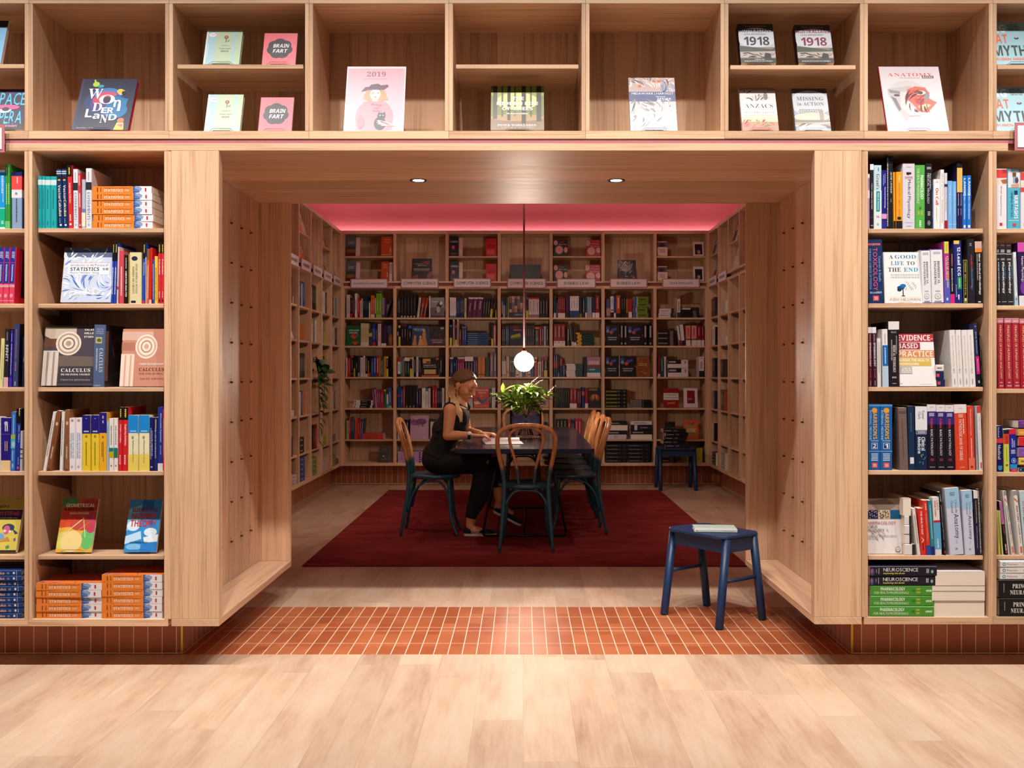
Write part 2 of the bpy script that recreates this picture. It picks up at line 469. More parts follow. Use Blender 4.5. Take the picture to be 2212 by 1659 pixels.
for i in range(9):
    x0, x1 = PX(UP[i], Y0), PX(UP[i + 1], Y0)
    sh = [PZ(USHELF[i], Y0 + .02)] if i in USHELF else []
    bookcase((x0 + .0003, Y0, 0), 0, x1 - x0 - .0006, .385, zb, zt, sh, ULAB[i], 'oak display bays over the portal', tb=(300 - 282.8) * Y0 / F, tt=(7.5 + 11) * Y0 / F, recess=.02, brackets=False)
# lower bays
def ys(lst): return [PZ(v, Y0 + .028) for v in lst]
zr = PZ(325.3, Y0)
AS = ys([493, 656, 836.6, 1018, 1199.5]); BS = ys([494, 656, 836.6, 1018, 1199.5])
CS = ys([494, 655.5, 836, 1016.2, 1200]); DS = ys([494, 660, 840, 1019.8, 1199.5])
zl0, zr0 = PZ(1353, Y0), PZ(1348.7, Y0)
def low(px0, px1, z0, sh, label, **kw):
    x0, x1 = PX(px0, Y0), PX(px1, Y0)
    return bookcase((x0 + .0003, Y0, 0), 0, x1 - x0 - .0006, .385, z0, zr - .0005, sh, label, 'oak bookcases beside the portal', tb=.0315, tt=.002, **kw)
low(61, 363, zl0, AS, 'oak bookcase of mathematics books with orange statistics stacks', ext=(0, .0135))
low(-240, 61, zl0, BS, 'partly seen oak bookcase with red and blue textbooks', )
low(1866.5, 2144.5, zr0, CS, 'oak bookcase of medical books with green pharmacology stack', ext=(.009, 0))
low(2144.5, 2440, zr0, DS, 'partly seen oak bookcase with dark red anatomy textbooks')
# rail boards over the lower bays, and the rose strip behind the gap
m = MB(); m.box(PX(12, Y0), PX(2178, Y0), Y0, Y0 + .385, zr, PZ(309.5, Y0), ch=.0012)
tag(m.build('rail_board', M['oak_h']), 'long oak board running across the top of the portal', 'board')
for a, c, l in ((-240, 12, 'short oak board beyond the rail beside the neon book'), (2178, 2440, 'short oak board behind the clear sign holder')):
    m = MB(); m.box(PX(a, Y0) + .001, PX(c, Y0) - .001, Y0 + .03, Y0 + .385, zr, PZ(309.5, Y0), ch=.0012)
    tag(m.build('rail_board', M['oak_h']), l, 'board')
m = MB(); m.box(PX(-240, Y0), PX(2440, Y0), Y0 + .005, Y0 + .05, PZ(309.5, Y0) + .0003, zb - .0003)
tag(m.build('sign_rail', M['rail']), 'rose metal strip in the gap above the long oak board', 'rail')

# ---------------------------------------------------------------- portal
ZL = .1816
def jamb(side, label):
    xo = -1.322 if side < 0 else 1.2665           # edge of the opening
    xs = -1.5055 if side < 0 else 1.443           # recessed face
    xe = PX(370, Y0) if side < 0 else PX(1861.5, Y0)
    z0 = zl0 if side < 0 else zr0
    e = empty('portal_jamb', ((xo + xe) / 2, Y0, z0), 0, label, 'portal side')
    ox, oy, oz = e.location
    def part(n, mat, x0, x1, y0, y1, a, c, ch=.0012):
        m = MB(); m.box(min(x0, x1) - ox, max(x0, x1) - ox, y0 - oy, y1 - oy, a - oz, c - oz, ch=ch); return m.build(n, mat, e)
    part('front_panel', M['oak_v'], xe, xo, Y0, Y0 + .05, z0 + .0325, zr - .0005)
    part('base_board', M['oak_d'], xe, xo, Y0, YJ, z0, z0 + .032)
    part('side_panel', M['oak_v'], xs, xs + side * .02, Y0 + .0505, YJ - .0205, z0 + .0325, zr - .0005)
    part('end_panel', M['oak_v'], xs + side * .1, xo, YJ - .02, YJ, z0 + .0325, zr - .0005)
    for c in range(4):
        for r in range(9):
            m = MB(); y, z = 4.945 + .182 * c - oy, 2.0575 - .205 * r - oz
            m.tube([(xs - ox, y, z), (xs - side * .012 - ox, y, z)], [.0055, .0045], 8)
            m.tube([(xs - side * .0003 - ox, y, z + .017), (xs - side * .001 - ox, y, z + .017)], .004, 8, mat=1)
            m.build('peg', [M['brass'], M['black_metal']], e, True)
    return e
jamb(-1, 'oak portal side with brass pegs beside the statistics bookcase')
jamb(1, 'oak portal side with brass pegs beside the medical bookcase')
m = MB(); m.box(-1.54, 1.48, Y0 + .386, YJ, zr, zr + .04)
tag(m.build('portal_soffit', M['oak_h']), 'oak underside of the portal with two downlights', 'soffit')
def dlight(px, py, lab):
    z = zr; Y = F * (z - EYE) / (VY - py); x = PX(px, Y)
    e = empty('downlight', (x, Y, z), 0, lab, 'downlight')
    m = MB(); m.lathe([(.044, -.0005), (.044, -.003), (.036, -.003), (.034, -.0012), (.028, -.0010)], 28); m.build('trim_ring', M['black_metal'], e, True)
    m = MB(); m.lathe([(.0005, -.0018), (.028, -.0018), (.028, -.0008)], 24); m.build('lens', M['downlight'], e, True)
    spot('downlight_beam', (x, Y, z - .03), (x, Y, 0), 32, 75, .6, .03, (1, .95, .93))
dlight(904, 389.5, 'recessed black-rimmed downlight nearer the statistics bookcase'); dlight(1331, 389.5, 'recessed black-rimmed downlight nearer the medical bookcase')

# ---------------------------------------------------------------- shelving of the back room
RZ = [PZ(y, YB + .01) for y in (686, 747, 814.3, 881.5, 949.4)]
zB0, zB1, zBt = PZ(1006.4, YB), PZ(617.8, YB), PZ(611, YB)
zUt = PZ(498, YB)
BX = [741, 852.8, 965.7, 1078.2, 1190.4, 1302.7, 1415, 1527]
BAY = ['organisation and management', 'first computer science', 'second computer science', 'third computer science', 'first business law', 'second business law', 'taxation law']
kw = dict(t=.0172, sh=.019, recess=.012, gap=.002, brackets=True)
for i in range(7):
    x0, x1 = PX(BX[i], YB), PX(BX[i + 1], YB)
    bookcase((x0 + .0003, YB, 0), 0, x1 - x0 - .0006, .33, zB0, zB1, RZ, 'far wall bookcase under the %s sign' % BAY[i], 'far wall bookcases', tb=.034, tt=.03, **kw)
    bookcase((x0 + .0003, YB, 0), 0, x1 - x0 - .0006, .33, zBt, zUt, [PZ(553, YB)] if i % 2 == 0 else [], 'far wall display bay above the %s sign' % BAY[i], 'far wall display bays', tb=.019, tt=.037, t=.0172, sh=.018, recess=.012, gap=.002, brackets=False)
SP = .526
LY = [11.24 - SP * k for k in range(11)]
k2 = dict(kw); ORD = ['first', 'second', 'third', 'fourth', 'fifth', 'sixth', 'seventh', 'eighth', 'ninth', 'tenth', 'eleventh', 'twelfth', 'thirteenth', 'fourteenth', 'fifteenth', 'sixteenth', 'seventeenth', 'eighteenth', 'nineteenth', 'twentieth', 'twenty-first', 'twenty-second', 'twenty-third', 'twenty-fourth', 'twenty-fifth', 'twenty-sixth', 'twenty-seventh', 'twenty-eighth', 'twenty-ninth', 'thirtieth']
for sd, X, rz, wl in ((-1, XL, PI / 2, 'trailing plant side'), (1, XR, -PI / 2, 'empty shelved side')):
    for k in range(5 if sd < 0 else 4):
        yy = LY[k + 1] if sd < 0 else LY[k]
        bookcase((X, yy + (.0003 if sd < 0 else -.0003), 0), rz, SP - .0006, .33, zB0, zB1, RZ, '%s bookcase out from the far corner on the %s' % (ORD[k], wl), 'side bookcases', tb=.034, tt=.03, **k2)
        bookcase((X, yy + (.0003 if sd < 0 else -.0003), 0), rz, SP - .0006, .33, zBt, zUt, [PZ(553, YB)] if k % 2 == 1 and sd < 0 or k % 2 == 0 and sd > 0 else [], '%s display bay out from the far corner on the %s' % (ORD[k], wl), 'side display bays', tb=.019, tt=.037, t=.0172, sh=.018, recess=.012, gap=.002, brackets=False)
# corner posts, backing rail behind the signs, and plain panelling between portal and side bays (unseen from the front)
m = MB(); m.box(XL - .33, PX(741, YB) - .0005, YB + .0005, YB + .33, zB0, zUt); tag(m.build('corner_panel', M['oak_v']), 'oak corner post between far wall and trailing plant side', 'panel')
m = MB(); m.box(PX(1527, YB) + .0005, XR + .33, YB + .0005, YB + .33, zB0, zUt); tag(m.build('corner_panel', M['oak_v']), 'oak corner post between far wall and empty shelved side', 'panel')
for X0, X1, ya, l in ((XL - .33, XL, LY[5], 'trailing plant side'), (XR, XR + .33, LY[4], 'empty shelved side')):
    m = MB(); m.box(X0, X1, 5.69, ya - .001, zB0, zUt); tag(m.build('shelving_end', M['oak_v']), 'oak end of the shelving behind the portal, ' + l, 'panel')
m = MB(); m.box(PX(741, YB), PX(1527, YB), YB + .05, YB + .07, zB1 + .0003, zBt - .0003); m.box(XL - .07, XL - .05, LY[5], YB, zB1 + .0003, zBt - .0003); m.box(XR + .05, XR + .07, LY[4], YB, zB1 + .0003, zBt - .0003)
tag(m.build('sign_rail', M['rail']), 'rose metal strip behind the section signs in the room', 'rail')
# hidden strip lights washing the cove
e = empty('strip_light', (0, YB + .45, zUt), 0, 'strip light hidden on the ledge along the top of the room shelving', 'strip light')
def low_(m): m.xf(Matrix.Translation((0, -YB - .45, -zUt))); return m
m = MB(); m.box(XL - .56, XR + .55, YB + .331, YB + .605, zUt - .02, zUt - .001); m.box(XL - .56, XL - .331, 5.7, YB + .3305, zUt - .02, zUt - .001); m.box(XR + .331, XR + .55, 5.7, YB + .3305, zUt - .02, zUt - .001)
low_(m).build('ledge', M['oak_h'], e)
m = MB(); m.box(XL - .3, XR + .3, YB + .540, YB + .552, zUt - .0005, zUt + .042); m.box(XL - .512, XL - .50, 5.8, YB + .3, zUt - .0005, zUt + .042); m.box(XR + .50, XR + .512, 5.8, YB + .3, zUt - .0005, zUt + .042)
low_(m).build('light_baffle', M['rail'], e)  # unseen upstand added to block the strip's forward light
m = MB(); m.box(XL - .3, XR + .3, YB + .5525, YB + .5645, zUt + .036, zUt + .046); m.box(XL - .5245, XL - .5125, 5.8, YB + .3, zUt + .036, zUt + .046); m.box(XR + .5125, XR + .5245, 5.8, YB + .3, zUt + .036, zUt + .046)
low_(m).build('led', M['led'], e)
# ---------------------------------------------------------------- rug, table
KS = 1.028                                         # the furniture's true size against the trial measures below
m = MB(); xa, ya = FP(655, 1224.5); xb, yb = FP(1612, 1224.5); xc, yc = FP(838, 1060.5)
RX0, RX1, RY0, RY1 = (xa + PX(838, yc)) / 2, 1.49, ya, yc
m.box(RX0, RX1, RY0, RY1, .0006, .0113, ch=.003)
tag(m.build('rug', M['rug']), 'deep red rug under the reading table', 'rug')
RUGZ = .011
TZ, TX, TY0, TY1, TW = .72, .0105, 6.95, 9.80, .98
e = empty('reading_table', (TX, (TY0 + TY1) / 2, RUGZ), 0, 'long navy lacquered reading table with clipped corners on the red rug', 'table')
hl = (TY1 - TY0) / 2; c = .045
out = [(-TW / 2 + c, -hl), (TW / 2 - c, -hl), (TW / 2, -hl + c), (TW / 2, hl - c), (TW / 2 - c, hl), (-TW / 2 + c, hl), (-TW / 2, hl - c), (-TW / 2, -hl + c)]
m = MB(); zt_, zb_ = TZ - RUGZ, TZ - RUGZ - .034
def ring(inset, z): return [(x * (1 - inset / (TW / 2)), y * (1 - inset / hl), z) for x, y in out]
rs = [ring(.003, zb_), ring(0, zb_ + .003), ring(0, zt_ - .003), ring(.003, zt_)]
vs = [p for r in rs for p in r]; fs = [tuple(range(8))[::-1], tuple(range(24, 32))]
for k in range(3): fs += [(k * 8 + i, k * 8 + (i + 1) % 8, k * 8 + 8 + (i + 1) % 8, k * 8 + 8 + i) for i in range(8)]
m.add(vs, fs); m.build('tabletop', M['table'], e)
for y in (-.845, .70):
    m = MB(); r = .0085
    P = [(-.19, y, zb_ - .001), (-.315, y, .03), (-.30, y, .0095), (.30, y, .0095), (.315, y, .03), (.19, y, zb_ - .001)]
    for a, b_ in zip(P, P[1:]): m.tube([a, b_], r, 8)
    m.tube([(-.21, y, zb_ - .009), (.21, y, zb_ - .009)], .008, 8)
    m.build('trestle_frame', M['black_metal'], e, True)
m = MB(); m.tube([(0, -.836, zb_ - .03), (0, .691, zb_ - .03)], .010, 8); m.tube([(0, -.836, .0095), (0, .691, .0095)], .007, 8); m.build('stretcher', M['black_metal'], e, True)

# ---------------------------------------------------------------- bentwood chairs (seat faces local +y)
CG = 'bentwood chairs around the reading table'
def make_chair(label):
    e = empty('bentwood_chair', (0, 0, RUGZ), 0, label, 'chair', CG)
    m = MB(); pr = [(.0005, .43), (.175, .43), (.196, .434), (.203, .442), (.203, .456), (.198, .462), (.185, .463), (.165, .4605), (.10, .4575), (.0005, .457)]
    m.lathe(pr, 40); m.build('seat', M['teal'], e, True)
    P = [(.185, -.245, .006), (.172, -.222, .15), (.160, -.198, .30), (.152, -.186, .44), (.160, -.192, .54), (.183, -.212, .65), (.199, -.236, .745), (.193, -.258, .81), (.163, -.272, .85), (.10, -.281, .874)]
    P = P + [(0, -.284, .881)] + [(-x, y, z) for x, y, z in P[::-1]]
    q = spl(P, 5); rr = [.0105 + .005 * min(1, max(0, p.z / .3)) for p in q]
    m = MB(); m.tube(q, rr, 10); m.build('back_hoop', M['chair'], e, True)
    P = [(.052, -.176, .452), (.062, -.186, .56), (.085, -.205, .66), (.110, -.228, .745), (.116, -.246, .80), (.098, -.258, .838), (.055, -.265, .861)]
    P = P + [(0, -.267, .868)] + [(-x, y, z) for x, y, z in P[::-1]]
    m = MB(); m.tube(spl(P, 5), .0105, 10); m.build('inner_hoop', M['chair'], e, True)
    for s in (-1, 1):
        q = spl([(s * .135, .115, .432), (s * .142, .125, .30), (s * .152, .135, .15), (s * .170, .165, .05), (s * .180, .185, .006)], 4)
        m = MB(); m.tube(q, lerp_list([.0155, .015, .0135, .012, .011], 4), 10); m.build('front_leg', M['teal'], e, True)
        q = spl([(s * .150, .128, .20), (s * .146, .105, .33), (s * .142, .05, .405), (s * .142, -.02, .415), (s * .148, -.09, .395), (s * .158, -.155, .32), (s * .168, -.198, .18)], 5)
        m = MB(); m.tube(q, .0085, 8); m.build('side_brace', M['teal'], e, True)
    q = spl([(-.151, .128, .20), (-.14, .12, .33), (-.08, .125, .405), (0, .127, .415), (.08, .125, .405), (.14, .12, .33), (.151, .128, .20)], 5)
    m = MB(); m.tube(q, .0085, 8); m.build('front_brace', M['teal'], e, True)
    q = spl([(-.168, -.205, .20), (-.155, -.185, .30), (-.09, -.16, .405), (0, -.155, .42), (.09, -.16, .405), (.155, -.185, .30), (.168, -.205, .20)], 5)
    m = MB(); m.tube(q, .0085, 8); m.build('rear_brace', M['teal'], e, True)
    return e
ch0 = make_chair('bentwood chair with its back turned at the near end of the table')
ch0.location = (.022, 7.095, RUGZ)
def chair(x, y, rz, label):
    o = copy_tree(ch0); o.location = (x, y, RUGZ); o.rotation_euler = (0, 0, rz); o['label'] = label
chair(-.685, 7.74, -PI / 2, 'bentwood chair the woman sits on')
for y, l, dr in ((7.80, 'bentwood chair opposite the woman, first of the row', .05), (8.29, 'second bentwood chair of the row opposite the woman', .02), (8.81, 'third bentwood chair of the row opposite the woman', -.02), (9.34, 'bentwood chair at the far end of the row opposite the woman', .0)):
    chair(.385, y, PI / 2 + dr, l)
chair(.0, 9.98, PI, 'bentwood chair seen through the vase at the far end of the table')

# ---------------------------------------------------------------- stools
def make_stool(label):
    e = empty('stool', (0, 0, 0), 0, label, 'stool', 'blue stained wooden stools')
    hx, hy = .200, .146
    m = MB(); k = .035
    o8 = [(-hx + k, -hy), (hx - k, -hy), (hx, -hy + k), (hx, hy - k), (hx - k, hy), (-hx + k, hy), (-hx, hy - k), (-hx, -hy + k)]
    rs = [(.012, .428), (0, .436), (0, .445), (.004, .449)]
    vs = [(x * (1 - i / hx), y * (1 - i / hy), z) for i, z in rs for x, y in o8]; fs = [tuple(range(8))[::-1], tuple(range(24, 32))]
    for j in range(3): fs += [(j * 8 + i, j * 8 + (i + 1) % 8, j * 8 + 8 + (i + 1) % 8, j * 8 + 8 + i) for i in range(8)]
    m.add(vs, fs); m.build('seat', M['navy_wood'], e)
    for sx in (-1, 1):
        for sy in (-1, 1):
            A, B = Vector((sx * .188, sy * .160, .003)), Vector((sx * .182, sy * .098, .432))
            m = MB(); m.tube([A, A + (B - A) * .004, B], [.0195, .0207, .0207], 18); l = m.build('leg', M['navy_wood'], e, True)
            m = MB(); m.lathe([(.016, .0), (.016, .0035)], 16, A.x, A.y); m.build('foot_pad', M['black_metal'], l)
        t = .52; y = .160 - .062 * t; z = .432 * t
        m = MB(); m.tube([(sx * .185, -y, z), (sx * .185, y, z)], .0095, 12); m.build('stretcher', M['navy_wood'], e, True)
        m = MB(); m.box(sx * .172, sx * .190, -.092, .092, .365, .428); m.build('apron', M['navy_wood'], e)
    for sy in (-1, 1):
        m = MB(); m.box(-.170, .170, sy * .092, sy * .110, .362, .428); m.build('apron', M['navy_wood'], e)
    return e
st0 = make_stool('blue stained stool with a mint book on it, on the tiled threshold')
ST = (.971, 5.099); SA = math.atan2(-.303, .226)
st0.location = (*ST, .0006); st0.rotation_euler = (0, 0, SA)
st1 = copy_tree(st0); st1['label'] = 'blue stained stool under a stack of black books by the far shelves'
st1.location = (1.645, 10.735, 0); st1.rotation_euler = (0, 0, .02)

# ---------------------------------------------------------------- pendant
gx, gy, gz = PX(1132, 8.3), 8.3, 1.25 - (781.5 - VY) * 8.3 / F
e = empty('pendant_lamp', (gx, gy, gz), 0, 'glowing globe pendant hanging over the reading table', 'lamp')
m = MB(); m.ball((0, 0, 0), .0815, seg=32, rings=20); m.build('globe', M['globe'], e, True)
m = MB(); m.lathe([(.0822, -.0012), (.108, -.0010), (.109, 0), (.108, .0010), (.0822, .0012), (.0822, -.0012)], 40); m.build('equator_ring', M['copper'], e, True)
m = MB(); m.tube([(0, 0, .088), (0, 0, 3.397 - gz)], .0085, 10); m.build('stem', M['cable'], e, True)
m = MB(); m.lathe([(.0005, .082), (.02, .082), (.022, .088), (.02, .10), (.0005, .102)], 20); m.build('collar', M['cable'], e, True)

# ---------------------------------------------------------------- section signs
G = {}
STY = {'S': (0x1D400, 0x1D41A, 0x1D7CE), 'B': (0x1D5D4, 0x1D5EE, 0x1D7EC), 'C': (0x1D4D0, 0x1D4EA, 0x1D7CE), 'L': (0x1D434, 0x1D44E, 0x1D7CE)}
def sty(ch, st):
    if st == 'L' and ch == 'h': return '\u210e'
    if st in STY and ch.isascii() and ch.isalnum():
        u, l, d = STY[st]
        return chr(u + ord(ch) - 65) if ch.isupper() else chr(l + ord(ch) - 97) if ch.islower() else chr(d + ord(ch) - 48)
    return ch
def load_glyphs(st, chars):
    """Trace the outlines of these characters in one lettering style (one per line of a throwaway text object)."""
    cu = bpy.data.curves.new('glyph', 'FONT'); cu.size = 1; cu.resolution_u = 2; cu.space_line = 2
    cu.body = '\n'.join(['H'] + [sty(c, st) for c in chars] + ['H'])
    o = bpy.data.objects.new('glyph', cu); C.objects.link(o); dg = bpy.context.evaluated_depsgraph_get(); dg.update()
    ev = o.evaluated_get(dg); me = ev.to_mesh()
    co = [(v.co.x, v.co.y) for v in me.vertices]; ix = sorted(range(len(co)), key=lambda i: -co[i][1])
    cl, of = [], {}
    for i in ix:
        if not cl or cl[-1][-1] - co[i][1] > .5: cl.append([co[i][1]])
        cl[-1].append(co[i][1]); of[i] = len(cl) - 1
    base0, baseN = min(cl[0]), min(cl[-1]); step = (base0 - baseN) / (len(chars) + 1)
    line = [round((base0 - (max(c) + min(c)) / 2 + .35) / step) for c in cl]
    fcs = {}
    for p in me.polygons: fcs.setdefault(line[of[p.vertices[0]]], []).append(tuple(p.vertices))
    for j, ch in enumerate(chars):
        fs = fcs.get(j + 1, []); mp = {}; vs = []
        for f in fs:
            for i in f:
                if i not in mp: mp[i] = len(vs); vs.append((co[i][0], co[i][1] - base0 + step * (j + 1)))
        if not vs: G[ch, st] = None; continue
        x0 = min(v[0] for v in vs); x1 = max(v[0] for v in vs)
        G[ch, st] = ([(a - x0, b_) for a, b_ in vs], [[mp[i] for i in f] for f in fs], x1 - x0)
    ev.to_mesh_clear(); bpy.data.objects.remove(o); bpy.data.curves.remove(cu)
load_glyphs('R', list("ABCDEFGHIJKLMNOPQRSTUVWXYZabcdefghijklmnopqrstuvwxyz0123456789&-.,?'/|:"))
load_glyphs('B', list("ABCDEFGHIJKLMNOPRSTUVWYacdefghilmnoprstuvwy")); load_glyphs('S', list("ACDEGHILMNOPRSTUVWadefhirtn"))
def text_geo(txt, st='R'):
    """2D verts and faces of a line of lettering, plus its extent."""
    vs, fs, x = [], [], 0.0; sh = 0.0
    if st == 'I': st, sh = 'B', .2                 # slanted bold
    new = sorted({ch for ch in txt if ch not in ' _' and (ch, st) not in G})
    if new: load_glyphs(st, new)
    for ch in txt:
        if ch in ' _': x += .28; continue
        g = G.get((ch, st)) or G.get((ch, 'R'))
        if not g: continue
        o = len(vs); vs += [(a + x + b_ * sh, b_) for a, b_ in g[0]]; fs += [[i + o for i in f] for f in g[1]]
        x += g[2] + .085
    if not vs: return None
    ys_ = [v[1] for v in vs]; xs_ = [v[0] for v in vs]
    return vs, fs, min(xs_), max(xs_), min(ys_), max(ys_)

def sign(text, loc, rz, wd, hg, label, dark='b57a78'):
    e = empty('section_sign', loc, rz, label, 'sign', 'section signs on the shelving')
    m = MB(); m.box(-wd / 2 - .014, wd / 2 + .014, .0035, .010, -hg / 2 - .008, hg / 2 + .008, ch=.001); m.build('holder', M['rail'], e)
    m = MB(); m.box(-wd / 2, wd / 2, .0015, .0034, -hg / 2, hg / 2, H('f2e6ea'))
    g = text_geo(text)
    if g:
        vs, fs, x0, x1, y0, y1 = g; sw = wd * (.90 if len(text) > 14 else .76 if len(text) > 12 else .66); sx = sw / (x1 - x0); sz = hg * .36 / (y1 - y0); sz = min(sz, sx * 1.15)
        m.add([((a - (x0 + x1) / 2) * sx, .001, (b_ - (y0 + y1) / 2) * sz) for a, b_ in vs], fs, H('241a1c'))
    else:
        for i in range(11): m.box(-wd * .34 + i * wd * .062, -wd * .34 + i * wd * .062 + wd * .036, .001, .0014, -hg * .16, hg * .16, H('6a5a60'))
    m.build('card', M['print'], e)
    for s in (-1, 1):
        m = MB(); m.box(s * wd * .38 - .008, s * wd * .38 + .008,   .0101, .0118, -.012, .012); m.build('clip', M['bracket'], e)
    return e
YS = YB - .012
for x0, x1, y0, y1, t, l in ((759, 835.5, 603.6, 621, 'ORGANISATION & MANAGEMENT', 'white organisation and management sign on the far shelving'),
        (867.5, 944.8, 603.1, 620.7, 'COMPUTER SCIENCE', 'computer science sign next to the organisation and management one'), (981.5, 1058.8, 602.7, 620, 'COMPUTER SCIENCE', 'middle computer science sign of three on the far shelving'),
        (1097.7, 1177.4, 603, 621, 'COMPUTER SCIENCE', 'computer science sign behind the pendant stem'), (1205, 1284.8, 603.3, 620.3, 'BUSINESS LAW', 'business law sign next to the pendant stem'),
        (1319.8, 1396.3, 603.3, 619.8, 'BUSINESS LAW', 'business law sign next to the taxation law one'), (1432.8, 1509.7, 603.4, 619.8, 'TAXATION LAW', 'white taxation law sign on the far shelving')):
    sign(t, (PX((x0 + x1) / 2, YS), YS, PZ((y0 + y1) / 2, YS)), 0, (x1 - x0) * YS / F, (y1 - y0) * YS / F, l)
for k in range(5):
    sign('', (XL + .012, LY[k] - SP / 2, PZ(612, YS)), PI / 2, .40, .094, '%s section sign out from the far corner on the trailing plant side' % ORD[k])
for k in range(2):
    sign('', (XR - .012, LY[k] - SP / 2, PZ(612, YS)), -PI / 2, .40, .094, '%s section sign out from the far corner on the empty shelved side' % ORD[k])
# clear sign holders clipped on the shop rail, cut by the photograph's edges
def shop_sign(x0, x1, y0, y1, label):
    Y = Y0 - .03; cx, cz = PX((x0 + x1) / 2, Y), PZ((y0 + y1) / 2, Y); wd, hg = (x1 - x0) * Y / F, (y1 - y0) * Y / F
    e = empty('sign_holder', (cx, Y, cz), 0, label, 'sign holder')
    m = MB(); m.box(-wd / 2 - .012, wd / 2 + .012, .004, .007, -hg / 2 - .014, hg / 2 + .014, ch=.0008); m.build('acrylic_sleeve', M['rail'], e)
    m = MB(); m.box(-wd / 2, wd / 2, .0015, .0038, -hg / 2, hg / 2); m.build('card', M['white_card'], e)
    for s in (-1, 1):
        m = MB(); m.box(s * (wd / 2 - .01) - .012, s * (wd / 2 - .01) + .012, .0072, .0295, -.02, .004); m.build('clip', M['steel'], e)
shop_sign(2199, 2330, 271, 318, 'white card sign in a holder at the end of the long oak board')
shop_sign(-170, 3, 276, 322, 'sign holder clipped under the neon lettered book')

# ---------------------------------------------------------------- vase of greenery
vx, vy = PX(1135.5, 8.25), 8.25
e = empty('vase', (vx, vy, TZ + .0004), 0, 'clear glass cylinder vase holding leafy branches on the reading table', 'vase')
m = MB(); ro = .132; m.lathe([(.0005, 0), (ro - .004, 0), (ro, .004), (ro, .222), (ro - .002, .224), (ro - .004, .222), (ro - .004, .012), (.0005, .012)], 48); m.build('glass', M['glass'], e, True)
m = MB(); m.lathe([(.0005, .0125), (ro - .0045, .0125), (ro - .0045, .17), (.0005, .17)], 48); m.build('water', clear('water', (.97, .96, .93, 1), 1.10), e, True)
rp = random.Random(21)
def leaf(mb, p, d, up, L, W):
    d = d.normalized(); s = d.cross(up).normalized(); n = s.cross(d)
    pr = [(0, .06), (.18, .62), (.42, 1), (.70, .72), (.90, .30), (1, .02)]; o = []
    for t, w in pr:
        c_ = p + d * L * t - n * L * .22 * t * t
        o += [c_ + s * W * w + n * W * .25 * w, c_, c_ - s * W * w + n * W * .25 * w]
    fs = []
    for i in range(5):
        a = i * 3; fs += [(a, a + 1, a + 4, a + 3), (a + 1, a + 2, a + 5, a + 4)]
    mb.add(o, fs)
pl = empty('cut_branches', (vx, vy, TZ + .03), 0, 'bunch of bright green leafy branches with cream flower sprays standing in the vase', 'foliage')
st, lf, fl = MB(), MB(), MB()
tips = []
for k in range(17):
    a = 2 * PI * k / 17 + rp.uniform(-.15, .15); out_ = rp.uniform(.10, .25); h = rp.uniform(.24, .36)
    if k % 4 == 0: out_, h = rp.uniform(.03, .08), rp.uniform(.36, .44)
    base = Vector((-math.cos(a) * .06, -math.sin(a) * .06, -.012)); mid = Vector((math.cos(a) * .06, math.sin(a) * .06, .22))
    tip = Vector((math.cos(a) * out_, math.sin(a) * out_ * .8, h))
    q = spl([base, mid * .5 + base * .5, mid, mid * .35 + tip * .65 + Vector((0, 0, .02)), tip], 4)
    st.tube(q, .0026, 5)
    for j in range(11):
        t = rp.uniform(.50, 1.0); p = q[min(len(q) - 1, int(t * (len(q) - 1)))]
        d = Vector((math.cos(a) * .7 + rp.uniform(-.9, .9), math.sin(a) * .7 + rp.uniform(-.9, .9), rp.uniform(-.45, .85)))
        leaf(lf, p, d, Vector((rp.uniform(-.3, .3), rp.uniform(-.3, .3), 1)), rp.uniform(.075, .125), rp.uniform(.018, .029))
    if k % 2 == 0:
        d = Vector((math.cos(a) * .6, math.sin(a) * .6, rp.choice([.9, .6, -.7]))).normalized(); p = tip.copy() if d.z > 0 else q[-3].copy()
        for j in range(20):
            p = p + d * .0062 + Vector((0, 0, -.0001 * j)); sz = .0045 * (1 - j / 32)
            fl.ball(p + Vector((rp.uniform(-.005, .005), rp.uniform(-.005, .005), rp.uniform(-.003, .003))), sz, seg=6, rings=4)
st.build('stems', M['stem'], pl, True); lf.build('leaves', M['leaf'], pl, True); fl.build('flower_sprays', M['flower'], pl, True)

# trailing plant in a pot on the side shelving
py_, pz_ = LY[3] + SP * .40, RZ[2]
e = empty('pothos_plant', (XL - .07, py_, pz_ + .0005), 0, 'trailing green plant hanging down over the side shelves', 'plant')
m = MB(); m.lathe([(.0005, 0), (.036, 0), (.05, .085), (.046, .085), (.044, .07), (.0005, .07)], 20); m.build('pot', M['plaster'], e, True)
st, lf = MB(), MB()
for k, (dy, dz, ox) in enumerate(((-.04, -.64, .10), (.05, -.30, .11), (.12, -.16, .12), (-.08, -.20, .10), (.02, -.46, .09), (.0, .1, .10), (.08, .05, .12), (-.05, .06, .11))):
    q = spl([(0, 0, .07), (.05, dy * .4, .16 + .02 * (k % 3)), (ox, dy * .8, .10), (ox + .01, dy, min(.08, dz * .45 + .05)), (ox + .012, dy * .9 + .02 * (k % 2), dz)], 5)
    st.tube(q, .0028, 5)
    n = 5 + int(-dz * 9) if dz < 0 else 6
    for j in range(n):
        p = q[min(len(q) - 1, int((.35 + .65 * j / max(1, n - 1)) * (len(q) - 1)))]
        d = Vector((rp.uniform(.2, .8), rp.uniform(-1, 1), rp.uniform(-.9, .35)))
        leaf(lf, p, d, Vector((.9, rp.uniform(-.3, .3), .6)), rp.uniform(.085, .125), rp.uniform(.030, .042))
st.build('vines', M['stem'], e, True); lf.build('leaves', M['pothos'], e, True)

